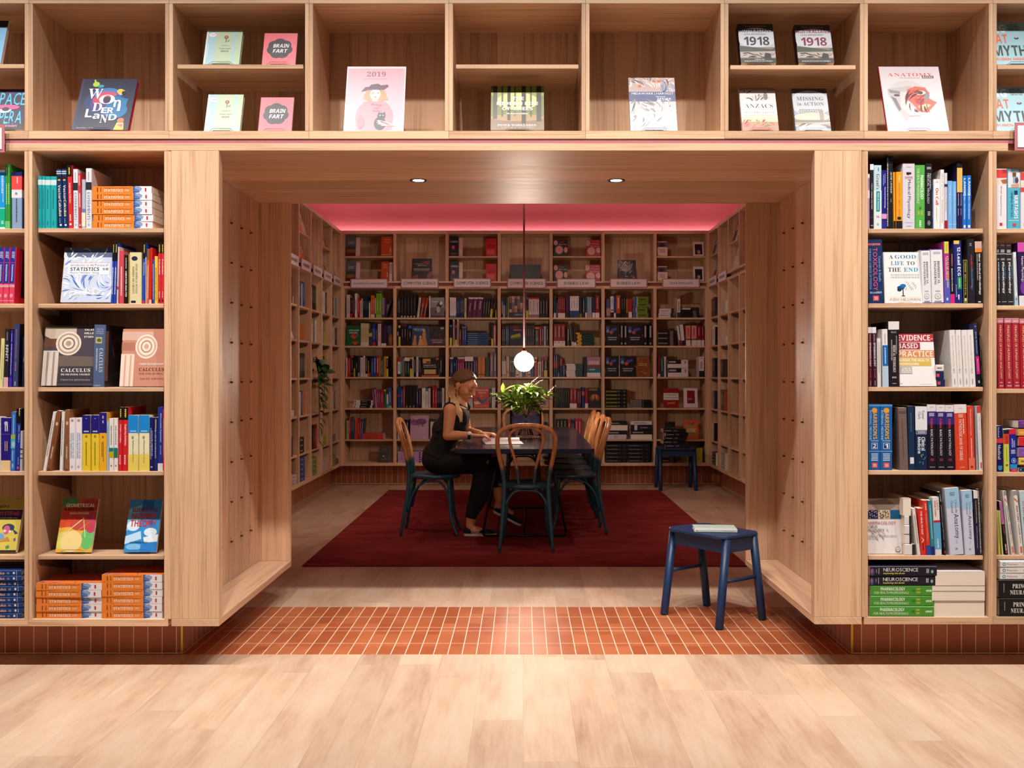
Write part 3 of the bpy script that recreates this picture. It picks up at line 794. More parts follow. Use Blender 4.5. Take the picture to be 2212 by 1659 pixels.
# ---------------------------------------------------------------- open magazine
e = empty('open_magazine', (-.165, 7.60, TZ + .0006), math.radians(8), 'open illustrated magazine under the woman\'s hands', 'magazine')
def leaf_sheet(sg, lift, thick, col, decor):
    m = MB(); n = 14; Wd, Ln = .215, .285
    pf = []
    for i in range(n + 1):
        t = i / n; z = lift * (math.sin(min(1, t * 1.9) * PI) * .55 + math.sin(t * PI) * .45) * (1 - .25 * t) + thick * (1 - .2 * t)
        pf.append((sg * Wd * t, z))
    vs = [(u, x, z) for x, z in pf for u in (-Ln / 2, Ln / 2)] + [(u, x, 0.0005) for x, z in pf for u in (-Ln / 2, Ln / 2)]
    o = 2 * (n + 1)
    for i in range(n):
        cl = H(decor[i % len(decor)])
        m.add([vs[2 * i], vs[2 * i + 1], vs[2 * i + 3], vs[2 * i + 2]], [(0, 1, 2, 3) if sg < 0 else (3, 2, 1, 0)], cl)
    for k in (0, 1):
        for i in range(n): m.add([vs[2 * i + k], vs[2 * i + 2 + k], vs[o + 2 * i + 2 + k], vs[o + 2 * i + k]], [(0, 1, 2, 3)], H('e8e0e2'))
    m.add([vs[2 * n], vs[2 * n + 1], vs[o + 2 * n + 1], vs[o + 2 * n]], [(0, 1, 2, 3)], H('e8e0e2'))
    return m
leaf_sheet(-1, .010, .004, 'f0', ['f0eaec', 'f0eaec', 'efe8ea', 'ece6e8', 'f0eaec', 'e8e2e6', 'd8c8d0', 'cbb8c4', 'd8ccd2', 'f0eaec', 'f0eaec', 'f0eaec', 'efe9eb', 'f0eaec']).build('near_page', M['print'], e, False)
leaf_sheet(1, .034, .006, 'f0', ['f0eaec', 'f0eaec', 'b7a3ae', '9a8290', '8c7484', '9a8290', 'a892a0', 'b8a4b0', 'a08a98', '8c7686', 'a48e9c', 'b49eac', 'f0eaec', 'f0eaec']).build('far_page', M['print'], e, False)
# ---------------------------------------------------------------- books
NAMED = [('white', 'f2ecec'), ('cream', 'eadfbe'), ('pale grey', 'c4c4c8'), ('grey', '8c8c90'), ('charcoal', '38363c'), ('black', '131214'), ('navy', '1a2052'), ('navy', '101c40'), ('royal blue', '2446b0'), ('blue', '2f72c4'),
         ('sky blue', '6cb4e8'), ('pale blue', 'b4d4ea'), ('teal', '1f9aa5'), ('dark teal', '17494f'), ('green', '3f9c3c'), ('lime green', 'a4c832'), ('dark green', '1c4428'), ('mint', 'c4dcc8'), ('yellow', 'f0d840'), ('amber', 'f0a828'),
         ('orange', 'f0782c'), ('rust', 'a8502a'), ('brown', '6c4430'), ('tan', 'c49a6c'), ('red', 'd8282c'), ('dark red', '8a1a26'), ('maroon', '52141c'), ('pink', 'f2a0b0'), ('rose', 'd2506a'), ('magenta', 'c4207c'), ('plum', '70205c'), ('purple', '4a2c80'), ('lilac', 'b494cc')]
def cname(h):
    q = [int(h[i:i + 2], 16) for i in (0, 2, 4)]
    return min(NAMED, key=lambda n: sum((a - int(n[1][2 * i:2 * i + 2], 16)) ** 2 for i, a in enumerate(q)))[0]

class Panel:
    """A printed face: origin at its top left corner as read, u to the right, v down, n outwards."""
    def __init__(s, mb, o, u, v, w, h):
        s.mb, s.o, s.u, s.v, s.w, s.h = mb, Vector(o), Vector(u), Vector(v), w, h
        s.n = -s.u.cross(s.v); s.k = 0
    def poly(s, pts, col, fs=None):
        if fs is None: pts = [(min(1, max(0, a)), min(1, max(0, b_))) for a, b_ in pts]
        e = .00012 + .00006 * s.k; s.mb.add([s.o + s.u * (a * s.w) + s.v * (b_ * s.h) + s.n * e for a, b_ in pts], fs or [tuple(range(len(pts)))[::-1]], H(col))
    def cmd(s, c):
        q = c.split(); op = q[0]; f = lambda i: float(q[i])
        if op == 'b': s.poly([(0, f(1)), (1, f(1)), (1, f(2)), (0, f(2))], q[3])
        elif op == 'r': s.poly([(f(1), f(3)), (f(2), f(3)), (f(2), f(4)), (f(1), f(4))], q[5])
        elif op == 'e': s.poly([(f(1) + f(3) * math.cos(2 * PI * i / 20), f(2) + f(4) * math.sin(2 * PI * i / 20)) for i in range(20)], q[5])
        elif op == 'p': s.poly([(f(i), f(i + 1)) for i in range(2, len(q), 2)], q[1])
        elif op in 'vt':
            g = text_geo(q[1].replace('_', ' '), q[7] if len(q) > 7 else 'R')
            if g:
                vs, fs, x0, x1, y0, y1 = g; a0, a1, b0, b1 = f(3), f(4), f(5), f(6)
                if op == 't': P = [(a0 + (a1 - a0) * (x - x0) / (x1 - x0), b1 - (b1 - b0) * (y - y0) / (y1 - y0)) for x, y in vs]
                else: P = [(a0 + (a1 - a0) * (y - y0) / (y1 - y0), b0 + (b1 - b0) * (x - x0) / (x1 - x0)) for x, y in vs]
                s.poly(P, q[2], fs)
        elif op == 'x':                            # a line of print too small to read
            rr = random.Random(len(q[1]) + int(f(4) * 999)); a = f(4)
            while a < f(5):
                L = rr.uniform(.007, .028); s.poly([(f(2), a), (f(3), a), (f(3), min(f(5), a + L)), (f(2), min(f(5), a + L))], q[1]); a += L + .007
        elif op == 'y':
            n = int(q[6]) if len(q) > 6 else 1; rr = random.Random(int(f(2) * 999) + n); dv = (f(5) - f(4)) / n
            for j in range(n):
                a = f(2) + rr.uniform(0, .04)
                while a < f(3):
                    L = rr.uniform(.02, .07); z = min(f(3), a + L); s.poly([(a, f(4) + dv * (j + .2)), (z, f(4) + dv * (j + .2)), (z, f(4) + dv * (j + .8)), (a, f(4) + dv * (j + .8))], q[1]); a += L + .016
        elif op == 'w':                            # flowing strokes: w hex n seed u0 u1 v0 v1
            rr = random.Random(int(q[3])); sd = int(q[3])
            for j in range(int(q[2])):
                u, v_ = rr.uniform(f(4), f(5)), rr.uniform(f(6), f(7)); L = rr.uniform(.03, .075); W = rr.uniform(.006, .022) * (.3 if s.w < .05 else 1); A, B = [], []
                for i in range(5):
                    a = 1.3 * math.sin(4.2 * u + sd) + 1.5 * math.cos(4.6 * v_ + sd * .7 + u * 2); du, dv = math.cos(a), math.sin(a); w_ = W * (0, .8, 1, .7, 0)[i]
                    A.append((u - dv * w_, v_ + du * w_ * s.w / s.h)); B.append((u + dv * w_, v_ - du * w_ * s.w / s.h)); u += du * L; v_ += dv * L * s.w / s.h
                lo, hi = max(0, f(6) - .05), min(1, f(7) + .05)
                s.poly([(a_, min(hi, max(lo, b_))) for a_, b_ in A + B[3:0:-1]], q[1])
        s.k += 1

def make_book(t, h, d, base, front, back, decor, hard, pg, small=False):
    """t thick (x), d deep (y, spine at 0), h tall (z). Returns cover and page-block builders."""
    c = MB(); o = .003 if hard else .0006; cb = .0022 if hard else .0005
    cb = min(cb, t * .2); B, Fc, K = H(base), H(front), H(back)
    r = min(.0025, t * .2)
    c.add([(0, r, 0), (r, 0, 0), (t - r, 0, 0), (t, r, 0), (0, r, h), (r, 0, h), (t - r, 0, h), (t, r, h)], [(0, 1, 5, 4), (1, 2, 6, 5), (2, 3, 7, 6)], B)
    c.add([(cb, r, 0), (cb + r, cb, 0), (t - cb - r, cb, 0), (t - cb, r, 0), (cb, r, h), (cb + r, cb, h), (t - cb - r, cb, h), (t - cb, r, h), (0, r, 0), (r, 0, 0), (t - r, 0, 0), (t, r, 0), (0, r, h), (r, 0, h), (t - r, 0, h), (t, r, h)],
          [(8, 0, 1, 9), (9, 1, 2, 10), (10, 2, 3, 11), (4, 12, 13, 5), (5, 13, 14, 6), (6, 14, 15, 7)], B)
    c.box(t - cb, t, r, d, 0, h, Fc); c.box(0, cb, r, d, 0, h, K)
    p = MB(); p.box(cb + .0001, t - cb - .0001, max(cb, r) + .0003, d - o, o, h - o, H(pg))
    S = Panel(c, (0, 0, h), (1, 0, 0), (0, 0, -1), t, h); Fp = Panel(c, (t, 0, h), (0, 1, 0), (0, 0, -1), d, h)
    cur = S
    for q in decor:
        if q == 'F': cur = Fp
        elif q == 'S': cur = S
        else: cur.cmd(q)
    return c, p

BOOKS = []
PRES = {}
def put(kind, mat4, t, h, d, head, opts, decor, label, group, px, detail):
    BOOKS.append(dict(mat=mat4, t=t, h=h, d=d, head=head, o=opts, decor=decor, label=label, group=group, px=px, detail=detail, name=opts.get('name', 'book')))

def parse(data):
    for ln in data.strip().split('\n'):
        ln = ln.strip()
        if not ln: continue
        lab = None
        if '#' in ln: ln, lab = ln.split('#', 1); lab = lab.strip()
        pr = [q.strip() for q in ln.split(';') if q.strip()]
        hd = pr[0].split(); kind = hd[0]; nums = []; hx = []; o = {}
        for q in hd[1:]:
            if '=' in q: k, v = q.split('=', 1); o[k] = v
            elif len(q) == 6 and all(ch in '0123456789abcdef' for ch in q) and len(nums) >= (4 if kind == 'k' else 3): hx.append(q)
            elif q.isalpha(): o[q] = 1
            else: nums.append(float(q))
        dec = []
        for q in pr[1:]:
            if q.startswith('@'): dec += PRES[q[1:]]
            else: dec.append(q)
        yield kind, nums, hx[0] if hx else 'c8c8c8', o, dec, lab

def shelf(where, z, Y, ox, oy, sc, data, detail=True, group=None, x_lo=-99, x_hi=99):
    """Stand the listed books on one shelf. z = shelf top; Y = plane of the spines; ox, oy, sc = the crop the measures were read from."""
    s = F / Y; cnt = 0; prev = None; rj = random.Random(int(abs(z) * 1000) + int(abs(ox)))
    grp = group or ('books on the %s' % where)
    for kind, n, hx, o, dec, lab in parse(data):
        N = int(o.get('n', 1)); X = lambda v: PX(v / sc + ox, Y); Z = lambda v: PZ(v / sc + oy, Y)
        if kind == 's':
            x0, x1, zt = X(n[0]), X(n[1]), Z(n[2]); wd = (x1 - x0) / N
            for i in range(N):
                a, b_ = x0 + wd * i, x0 + wd * (i + 1) - (.0004 if N > 1 else 0)
                lean = float(o.get('L', 0)) / sc / s
                a = max(a, x_lo - min(0, lean))
                b_ = min(b_, x_hi - max(0, lean)); w0 = b_ - a
                h = (zt - z) * (1 if N == 1 else rj.uniform(.985, 1.0))
                if prev:
                    pb, pl, ph = prev; hm = min(h, ph)
                    need = max(pb, pb + pl * hm / ph - lean * hm / h) + .0004
                    if a < need: a = need; b_ = max(b_, min(a + .6 * w0, x_hi - max(0, lean)))
                if b_ - a < .002: continue
                prev = (b_, lean, h); ang = math.atan2(lean, h); t = b_ - a; d = float(o.get('d', .17 if h < .21 else .205))
                cnt += 1
                lift = t * math.sin(ang) if ang > 0 else 0
                if ang < 0: pass
                m = Matrix.Translation((a, Y + rj.uniform(0, .004), z + .0003 + lift)) @ Matrix.Rotation(ang, 4, 'Y')
                L = lab or cname(hx) + ' book'
                put('s', m, t * math.cos(ang) if ang else t, h, d, hx, o, dec, '%s, %s along %s' % (L, ORD[min(cnt, 30) - 1], where), grp, t * h * s * s, detail)
        elif kind == 'f':
            prev = None
            x0, x1, zt = X(n[0]), X(n[1]), Z(n[2]); tl = math.radians(float(o.get('tilt', 20))); yw = math.radians(float(o.get('yaw', 0))); t = float(o.get('t', .02))
            set_ = float(o.get('in', .012)); lft = t * math.sin(tl) + .0006 + (.0012 if 'st' in o else 0)
            x0, x1 = max(x0, x_lo), min(x1, x_hi)
            h = (zt - z - lft) / math.cos(tl) * (1 + .3 * math.sin(tl) * (zt - z) / Y); d = x1 - x0; cnt += 1
            m = Matrix.Translation((x0, Y + set_, z + lft)) @ Matrix.Rotation(yw, 4, 'Z') @ Matrix.Rotation(-tl, 4, 'X') @ Matrix.Rotation(-PI / 2, 4, 'Z') @ Matrix.Translation((-t, 0, 0))
            L = lab or cname(hx) + ' book shown face out'
            if 'only' not in o: L = '%s, %s along %s' % (L, ORD[cnt - 1], where)
            put('f', m, t, h, d, o.get('sp', hx), dict(o, fc=hx), ['F'] + dec, L, grp, d * h * s * s, detail)
            if 'st' in o: STANDS.append(((x0 + x1) / 2, Y + set_, z, h, tl, min(.10, d * .62), o.get('sl', 'clear stand')))
        elif kind == 'k':
            prev = None
            x0, x1, y0, y1 = X(n[0]), X(n[1]), n[2], n[3]; zt, zb = Z(y0), z; T = (Z(y0) - z) / N if 'abs' not in o else (Z(y0) - Z(y1)) / N
            if 'abs' in o: zb = Z(y1)
            d = float(o.get('d', .2))
            for i in range(N):                     # from the top of the pile down
                zz = zb + T * (N - 1 - i); jx = rj.uniform(-.006, .006) if N > 1 else 0; j2 = rj.uniform(-1.2, 1.2) if N > 1 else 0
                if x0 + jx < x_lo + .003: jx = x_lo + .003 - x0 if x0 < x_lo + .003 else 0
                if x1 + jx > x_hi - .003: jx = x_hi - .003 - x1
                m = Matrix.Translation((x1 + jx, Y + .002 + rj.uniform(0, .006), zz + .0003 * (1 if i == N - 1 else 0)))
                m = m @ Matrix.Translation((-(x1 - x0) / 2, d / 2, 0)) @ Matrix.Rotation(math.radians(j2 * .5) + (PI if 'rev' in o else 0), 4, 'Z') @ Matrix.Translation(((x1 - x0) / 2, -d / 2, 0)) @ Matrix.Rotation(-PI / 2, 4, 'Y')
                L = lab or cname(hx) + ' book lying flat'
                q = '%s, %s down, %s' % (L, ORD[i], where) if N > 1 else '%s, %s' % (L, where)
                put('k', m, T - .0006, x1 - x0, d, hx, o, dec, q, grp, (x1 - x0) * T * s * s, detail)
STANDS = []
IN = Y0 + .032                                     # spines stand flush with the shelf edge
XA0, XA1 = PX(69.6, Y0) + .009, PX(354.5, Y0) - .009
WA = 'shelf, statistics bookcase'; WB = 'shelf, calculus-pile bookcase'; WC = 'shelf, medical bookcase'; WD = 'shelf, red anatomy bookcase'
PRES['vc'] = ['b .03 .05 c8d4e0', 'b .065 .085 c8d4e0', 'r .15 .85 .12 .205 2a1c10', 'e .5 .185 .3 .016 f0a060', 'v VectorCalculus ecd8c0 .22 .78 .27 .80 B', 'x 9ab4d0 .3 .42 .83 .92', 'r .3 .7 .93 .96 f0f0f0']
PRES['st'] = ['r 0 1 0 .69 f58a34', 'r 0 1 .69 1 eef0f6', 'p 2f57a0 0 .69 1 .69 1 .72 .1 .79', 'p 5b80bf .3 .70 1 .73 .6 .80 .1 .80', 'p 8fa8d4 .8 .70 1 .78 .7 .84 .3 .82', 'v Introduction_to_the_Practice_of 6a3010 .66 .86 .20 .66', 'v STATISTICS fff4e8 .22 .58 .20 .52 B', 'x fde0c4 .44 .54 .55 .62', 'x fde0c4 .28 .38 .55 .62', 'y 8a3c10 .2 .85 .08 .11 1', 'y 8a3c10 .2 .85 .14 .16 1', 'e .38 .90 .14 .014 c43040', 'e .62 .90 .14 .014 c43040', 'F', 'w 5f86c8 26 3 0 .9 0 .9', 'w 2f4f90 14 4 0 .9 0 .9']
PRES['ex'] = ['r 0 1 .23 .36 2c2c30', 'w d8d8dc 6 2 .1 .7 .23 .33', 'x 7a7a84 .42 .56 .06 .20', 'v EXPERIMENTS 6a6e86 .26 .72 .40 .86', 'y 9a9aa6 .3 .7 .88 .89 1', 'e .5 .94 .2 .022 b8bcc8', 'F', 't EXPERIMENTS 30368a .08 .9 .42 .50 B']
PRES['tl'] = ['b .07 .17 cfe9ea', 'x 0c6a72 .35 .55 .25 .62', 'x 0c6a72 .38 .54 .86 .95']
PRES['sch'] = ['x f0d840 .35 .62 .03 .16']
shelf('top ' + WA, AS[0], IN, 0, 310, 4.484, '''
s 366 404 315 22a6ae; @tl #thin teal mathematics paperback
s 406 435 316 22a6ae; @tl #thin teal mathematics paperback
s 437 488 318 27abb2; @tl #teal mathematics paperback
s 490 546 318 27abb2; @tl #teal mathematics paperback
s 565 612 248 123468 L=-22 hc; @vc #navy vector calculus textbook
s 614 658 248 123468 L=-18 hc; @vc #navy vector calculus textbook
s 662 706 210 d82c30 L=-14; b 0 .18 14110f; x f0d840 .3 .6 .04 .15; v Beginning_Calculus fff0f0 .3 .68 .28 .60 B; x fff0f0 .35 .6 .78 .88; r .3 .7 .92 .95 ffffff #black-topped red beginning calculus guide
s 710 756 248 e6e6ee L=-5 d=.21; @ex #white experiments textbook
s 760 786 288 d83038 L=-8; x ffd8d8 .3 .62 .04 .22; x ffd8d8 .3 .7 .36 .62; r .3 .7 .93 .95 ffffff #slim red paperback
s 790 826 348 b4c0d4; b .60 .68 7084b4; b .68 .96 f2ead0 #thin blue and cream paperback
s 829 886 240 e6e6ee d=.21; @ex #white experiments textbook
k 888 1470 410 820 f58a34 n=6 d=.19; @st #orange and blue statistics textbook
''', x_lo=XA0, x_hi=XA1)
PRES['stf'] = ['b 0 .18 5a6684', 'w 8a9cc0 60 5 0 .95 0 .95', 'w e8eef8 70 5 0 .95 .0 .95', 'w 6a8ccc 60 5 0 .95 .2 .98', 'w f4f6fc 46 5 0 .95 .2 .98', 'w 5578bc 20 5 0 .95 .45 .98', 'w d4def0 60 5 0 .95 .1 .98', 'w eef2fa 40 5 0 .95 .1 .98', 'r .1 .93 .28 .50 e8eaf2', 'r .1 .93 .277 .284 e88a50', 't Introduction_to_the_Practice_of 30343c .15 .89 .30 .345', 't STATISTICS 16181f .15 .72 .365 .43 B', 'y 40444c .78 .9 .375 .42 2', 't Moore_/_McCabe_/_Craig 30343c .15 .72 .45 .485']  # first band darkens the cover's top: the shelf's shadow put into the colour
shelf('second ' + WA, AS[1], IN, 0, 310, 4.484, '''
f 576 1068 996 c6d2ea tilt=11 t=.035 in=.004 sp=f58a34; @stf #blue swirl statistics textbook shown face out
s 1072 1092 962 2a4ab4 L=18; b 0 .3 121212; @sch; x d8e0ff .3 .65 .4 .85 #slim black-topped blue guide
s 1096 1122 962 2a4ab4 L=20; b 0 .3 121212; @sch; x d8e0ff .3 .65 .4 .85 #slim black-topped blue guide
s 1124 1142 1000 f0c8c8 L=14; b .7 .75 c03030
s 1146 1196 1040 e04a5c L=4; x ffe0e0 .35 .6 .3 .85 #rose mathematics textbook
s 1198 1240 1068 1a1718; v VIBRATION_ANALYSIS f2f0e8 .3 .7 .34 .86 B; x d8d0c0 .4 .6 .08 .3; b 0 .03 5a5a5a #black vibration analysis textbook
s 1243 1250 1070 d8b040
s 1252 1368 1054 eadcae; e .42 .12 .26 .045 2c3048; v APPLIED_NUMERICAL_METHODS 5a5444 .50 .66 .22 .80 R; v ENGINEERS_AND_SCIENTISTS 5a5444 .24 .40 .28 .80 R; r .12 .52 .94 .985 1e2440 #thick cream numerical methods textbook
s 1372 1398 962 2350c0 L=12; b 0 .26 151515; @sch; v Geometry e8ecff .3 .7 .32 .54 B; b .95 1 d03030 #black-topped blue geometry guide
s 1402 1412 1100 f0f0f4
s 1414 1440 1020 e8682c L=8; b 0 .2 8a5a30; x ffe0c0 .35 .6 .3 .9
s 1444 1466 1010 d8262a L=10; b .93 1 f0c8c0 #red paperback with a tall cover
s 1468 1492 1126 2c50b4; x e0e8ff .3 .6 .1 .9
s 1495 1526 1092 f2cc48; v INTRODUCTION_TO_ANALYSIS 5a4a10 .3 .66 .24 .93 B #yellow introduction to analysis book
s 1528 1558 962 e2363c; b 0 .17 14110f; @sch; v Precalculus ffecec .3 .72 .27 .52 B; x ffd0d0 .35 .6 .8 .9; r .3 .7 .93 .97 20263c #black-topped red precalculus guide
s 1561 1589 962 e2363c; b 0 .17 14110f; @sch; v Precalculus ffecec .3 .72 .27 .52 B; x ffd0d0 .35 .6 .8 .9; r .3 .7 .93 .97 20263c #black-topped red precalculus guide
''', x_lo=XA0, x_hi=XA1)
def scroll(u, v, r, c1, c2, c3, asp): return ['e %g %g %g %g %s' % (u, v, r * k, r * k * asp, c) for k, c in ((1, c1), (.86, c2), (.72, c1), (.52, c3), (.40, c1), (.22, c2))]
PRES['cal'] = ['r .0 .62 .03 .17 c9b9a6', 'p c9b9a6 .0 .17 .5 .03 .62 .1 .62 .3 .3 .3', 'r 0 .3 .22 .36 6a4638', 'r 0 .30 .42 1 d8ccc2', 'r .07 .11 .44 1 a08f86', 'r .19 .23 .44 1 a08f86', 'p 6f625a .3 .5 1 .52 1 .8 .3 .8'] + scroll(.48, .30, .25, 'e8ddd0', 'b09a84', '8a705c', .80) + ['t SALAS efe8e0 .78 .96 .055 .085 B', 't HILLE efe8e0 .78 .96 .115 .145 B', 't ETGEN efe8e0 .78 .96 .175 .205 B', 'r .32 1 .68 .95 403b42', 't CALCULUS f4eeea .37 .94 .715 .775 S', 't ONE_AND_SEVERAL_VARIABLES d8d0cc .37 .94 .80 .83 B', 't TENTH_EDITION c0b8b6 .37 .94 .895 .915']
PRES['sol'] = ['r .0 .7 .05 .2 dcb4a2', 'r 0 .3 .24 .38 b87a64', 'r 0 .30 .44 1 f4dccb', 'r .08 .12 .46 1 dcae96', 'r .2 .24 .46 1 dcae96'] + scroll(.56, .31, .25, 'f8e6d8', 'd8ac94', 'c08a70', .85) + ['t STUDENT_SOLUTIONS_MANUAL fff4ee .42 .98 .60 .63 B', 't CALCULUS 5a2c1c .42 .99 .68 .735 S', 't ONE_AND_SEVERAL 9a5a44 .42 .98 .765 .795', 't tenth_edition 9a5a44 .46 .98 .845 .88']
shelf('third ' + WA, AS[2], IN, 0, 670, 4.484, '''
f 393 890 146 4e4650 tilt=9 t=.04 in=.004 hc sp=5a6a94 only; @cal #calculus textbook face out with a carved column scroll, third shelf of statistics bookcase
s 893 1005 142 57698f L=18 d=.215 hc fc=2a2428; t SALAS c8d0e4 .2 .8 .06 .08; t HILLE c8d0e4 .2 .8 .095 .115; t ETGEN c8d0e4 .2 .8 .13 .15; r .15 .7 .20 .30 c8c08a; e .45 .25 .2 .03 6a6a3c; v CALCULUS e4e8f2 .5 .82 .38 .76 S; x b4c0dc .22 .36 .38 .74; t WILEY d8e0f0 .1 .7 .965 .985; F; r 0 .16 .1 .9 8a6a5a; e .62 .35 .26 .22 5a4a48; e .62 .35 .14 .12 3a3030; t CALCULUS 6a6064 .35 .95 .76 .81 S #thick blue calculus textbook showing its spine
f 1152 1582 178 cf9078 tilt=9 t=.022 in=.004 sp=c07a60 only; @sol #copper calculus solutions manual face out, third shelf of statistics bookcase
''', x_lo=XA0, x_hi=XA1)
PRES['br'] = ['e .5 .22 .28 .03 d8b898', 'v CALCULUS 5a2c14 .4 .66 .30 .56 S', 'x f0d8c0 .4 .6 .6 .8', 'r .2 .8 .97 1 6a3a20']
PRES['ip'] = ['x c05a6a .3 .7 .03 .07', 'v THEORY_OF_LINEAR_AND 4a8ac4 .52 .78 .28 .76 S', 'v INTEGER_PROGRAMMING 4a8ac4 .2 .44 .28 .76 S', 'e .45 .92 .18 .025 d8a0a8']
PRES['hist'] = ['b 0 .32 1f8ede', 'y d8f0ff .2 .8 .27 .30 1', 'b .70 1 f0d864', 'e .45 .4 .12 .03 9a9a8a', 'v Mathematics_and_Its_History 6a6a54 .38 .58 .45 .86']
PRES['sp'] = ['b 0 .33 221c7c', 'y b0b0e0 .4 .6 .05 .07 1', 'y e0d8ff .2 .8 .27 .31 1', 'e .5 .38 .14 .025 a08c20', 'x 8a7a20 .42 .56 .48 .90']
shelf('fourth ' + WA, AS[3], IN, 0, 670, 4.484, '''
s 414 444 980 f0e8e6 L=100 d=.19 #white page edge of a leaning book
s 447 492 970 8a5230 L=102 d=.19; @br #brown leaning calculus solutions book
s 574 604 985 f0eaea L=22 d=.18
s 607 662 965 96603c L=8; @br #brown calculus solutions book
s 664 728 1045 f2ecf0; @ip #white integer programming book
s 730 792 1045 f2ecf0; @ip #white integer programming book
s 794 874 1018 f0d038; @sp #indigo and yellow springer-style textbook
s 880 956 1018 f0d038; @sp #indigo and yellow springer-style textbook
s 958 1030 992 f4b42c; b 0 .35 241c78; y c8c0f0 .4 .6 .04 .2 2; e .5 .42 .14 .025 a07820; x 8a6410 .5 .62 .5 .84; x 8a6410 .32 .44 .5 .75 #indigo and amber data textbook
s 1032 1052 1076 a8c8e0; x 5a7a90 .4 .6 .1 .5
s 1056 1098 1048 f0eae6; x 4a4a4a .4 .6 .14 .5; b .56 .63 1f7a86; b .63 .75 c8b020; e .5 .9 .14 .02 b03050 #white book with a teal and gold band
s 1100 1138 1048 f0eae6; x 4a4a4a .4 .6 .14 .5; b .56 .63 1f7a86; b .63 .75 2a7a50; e .5 .9 .14 .02 b03050 #white book with a teal and green band
s 1140 1178 940 d8242a L=8; b 0 .2 14110f; @sch; v Complex_Variables ffeaea .3 .7 .27 .56 B; x ffd0d0 .35 .6 .75 .9 #black-topped red complex variables guide
s 1182 1234 940 d8242a L=6; b 0 .2 14110f; @sch; v Beginning_Statistics ffeaea .3 .7 .27 .6 B; x ffd0d0 .35 .6 .75 .9 #black-topped red beginning statistics guide
s 1238 1338 1018 f4ecc4; @hist #cream mathematics history book with a blue top
s 1342 1444 1018 f4ecc4; @hist #cream mathematics history book with a blue top
s 1447 1484 1040 1b1a66; v ANALYTIC_THEORY_OF e4e4f4 .56 .80 .24 .72 S; v CONTINUED_FRACTIONS e4e4f4 .22 .46 .2 .78 S; y d0d0f0 .2 .8 .91 .94 2 #navy continued fractions book
s 1487 1522 1040 232a72; x f0e060 .4 .65 .04 .2; v THE_LORE_OF_MATHEMATICS e8e8f8 .3 .6 .2 .76 S #navy book with a yellow author line
s 1526 1574 938 26389a; v Differential_Equations eef2ff .42 .74 .1 .55 S; x c8d0f0 .5 .62 .6 .75; b .88 1 f0eef0 #tall blue differential equations book
s 1577 1590 960 d82a2e
''', x_lo=XA0, x_hi=XA1)
PRES['gk'] = ['p d8502c 0 .3 1 .2 1 .55 0 .6', 'p e8b43c 0 .55 1 .5 1 1 0 1', 'e .15 .05 .3 .12 4a8a5c', 'e .8 .12 .3 .12 b03c40', 'e .15 .78 .25 .16 d8d46a', 'e .85 .75 .2 .2 6cc06a', 'e .9 .45 .18 .2 c0405c', 'e .4 .8 .3 .2 f2d890', 'e .3 .3 .25 .14 d8402c', 'e .6 .5 .3 .1 c04a3c', 'p e8c8a0 .5 .62 .92 .4 .9 .41 .5 .63', 'p f0d8b0 .12 .68 .66 .36 .68 .37 .14 .69', 'p f0d8b0 .66 .36 .78 .72 .76 .73 .65 .37', 't GEOMETRICAL f8f0e4 .1 .92 .10 .165 B', 't KALEIDOSCOPE 1c1410 .08 .92 .175 .235 B', 't BORIS_PRITSKER f4e4d4 .24 .78 .265 .30 B', 'y f0c8b0 .1 .9 .95 .965 1']
PRES['nt'] = ['p 7cc4f0 0 .18 .4 .1 .4 .5 0 .6', 'p 1c6cc0 .4 0 .75 0 .8 .5 .4 .4', 'e .2 .5 .2 .1 d8f0ff', 'e .75 .62 .2 .08 e4f4ff', 'e .6 .3 .3 .1 4a9ae4', 'p bfe4fc 0 .7 .45 .6 .5 .75 0 .85', 'p e8f6ff .55 .72 1 .66 1 .8 .6 .82', 'e .3 .9 .25 .06 7cc4f0', 'p 2a84d8 .5 .85 1 .82 1 1 .5 1', 't ELEMENTS_OF 8c2c34 .12 .9 .16 .24 B', 't NUMBER c8343c .12 .9 .26 .37 B', 't THEORY c8343c .1 .9 .39 .52 B', 't I.M.VINOGRADOV 1c2a4c .16 .7 .80 .835 B']
shelf('fifth ' + WA, AS[4], IN, 0, 1030, 4.148, '''
f 466 788 224 c8582e st t=.014 in=.03 sl=geometry only; @gk #red and yellow geometry paperback on a stand, fifth shelf of statistics bookcase
f 1080 1374 236 3492dc st t=.016 in=.03 sl=theory only; @nt #bright blue number theory paperback on a stand, fifth shelf of statistics bookcase
''')
shelf('left pile, bottom ' + WA if False else 'bottom ' + WA, zl0 + .0315, Y0 + .006, 0, 1030, 4.148, '''
k 280 868 953 1270 f07a2c n=5 d=.2; @st #orange statistics textbook in the shorter pile
k 920 1462 878 1270 f07a2c n=6 d=.2; @st #orange statistics textbook in the taller pile
''', x_lo=XA0, x_hi=XA1)
XB1 = PX(52.6, Y0) - .009
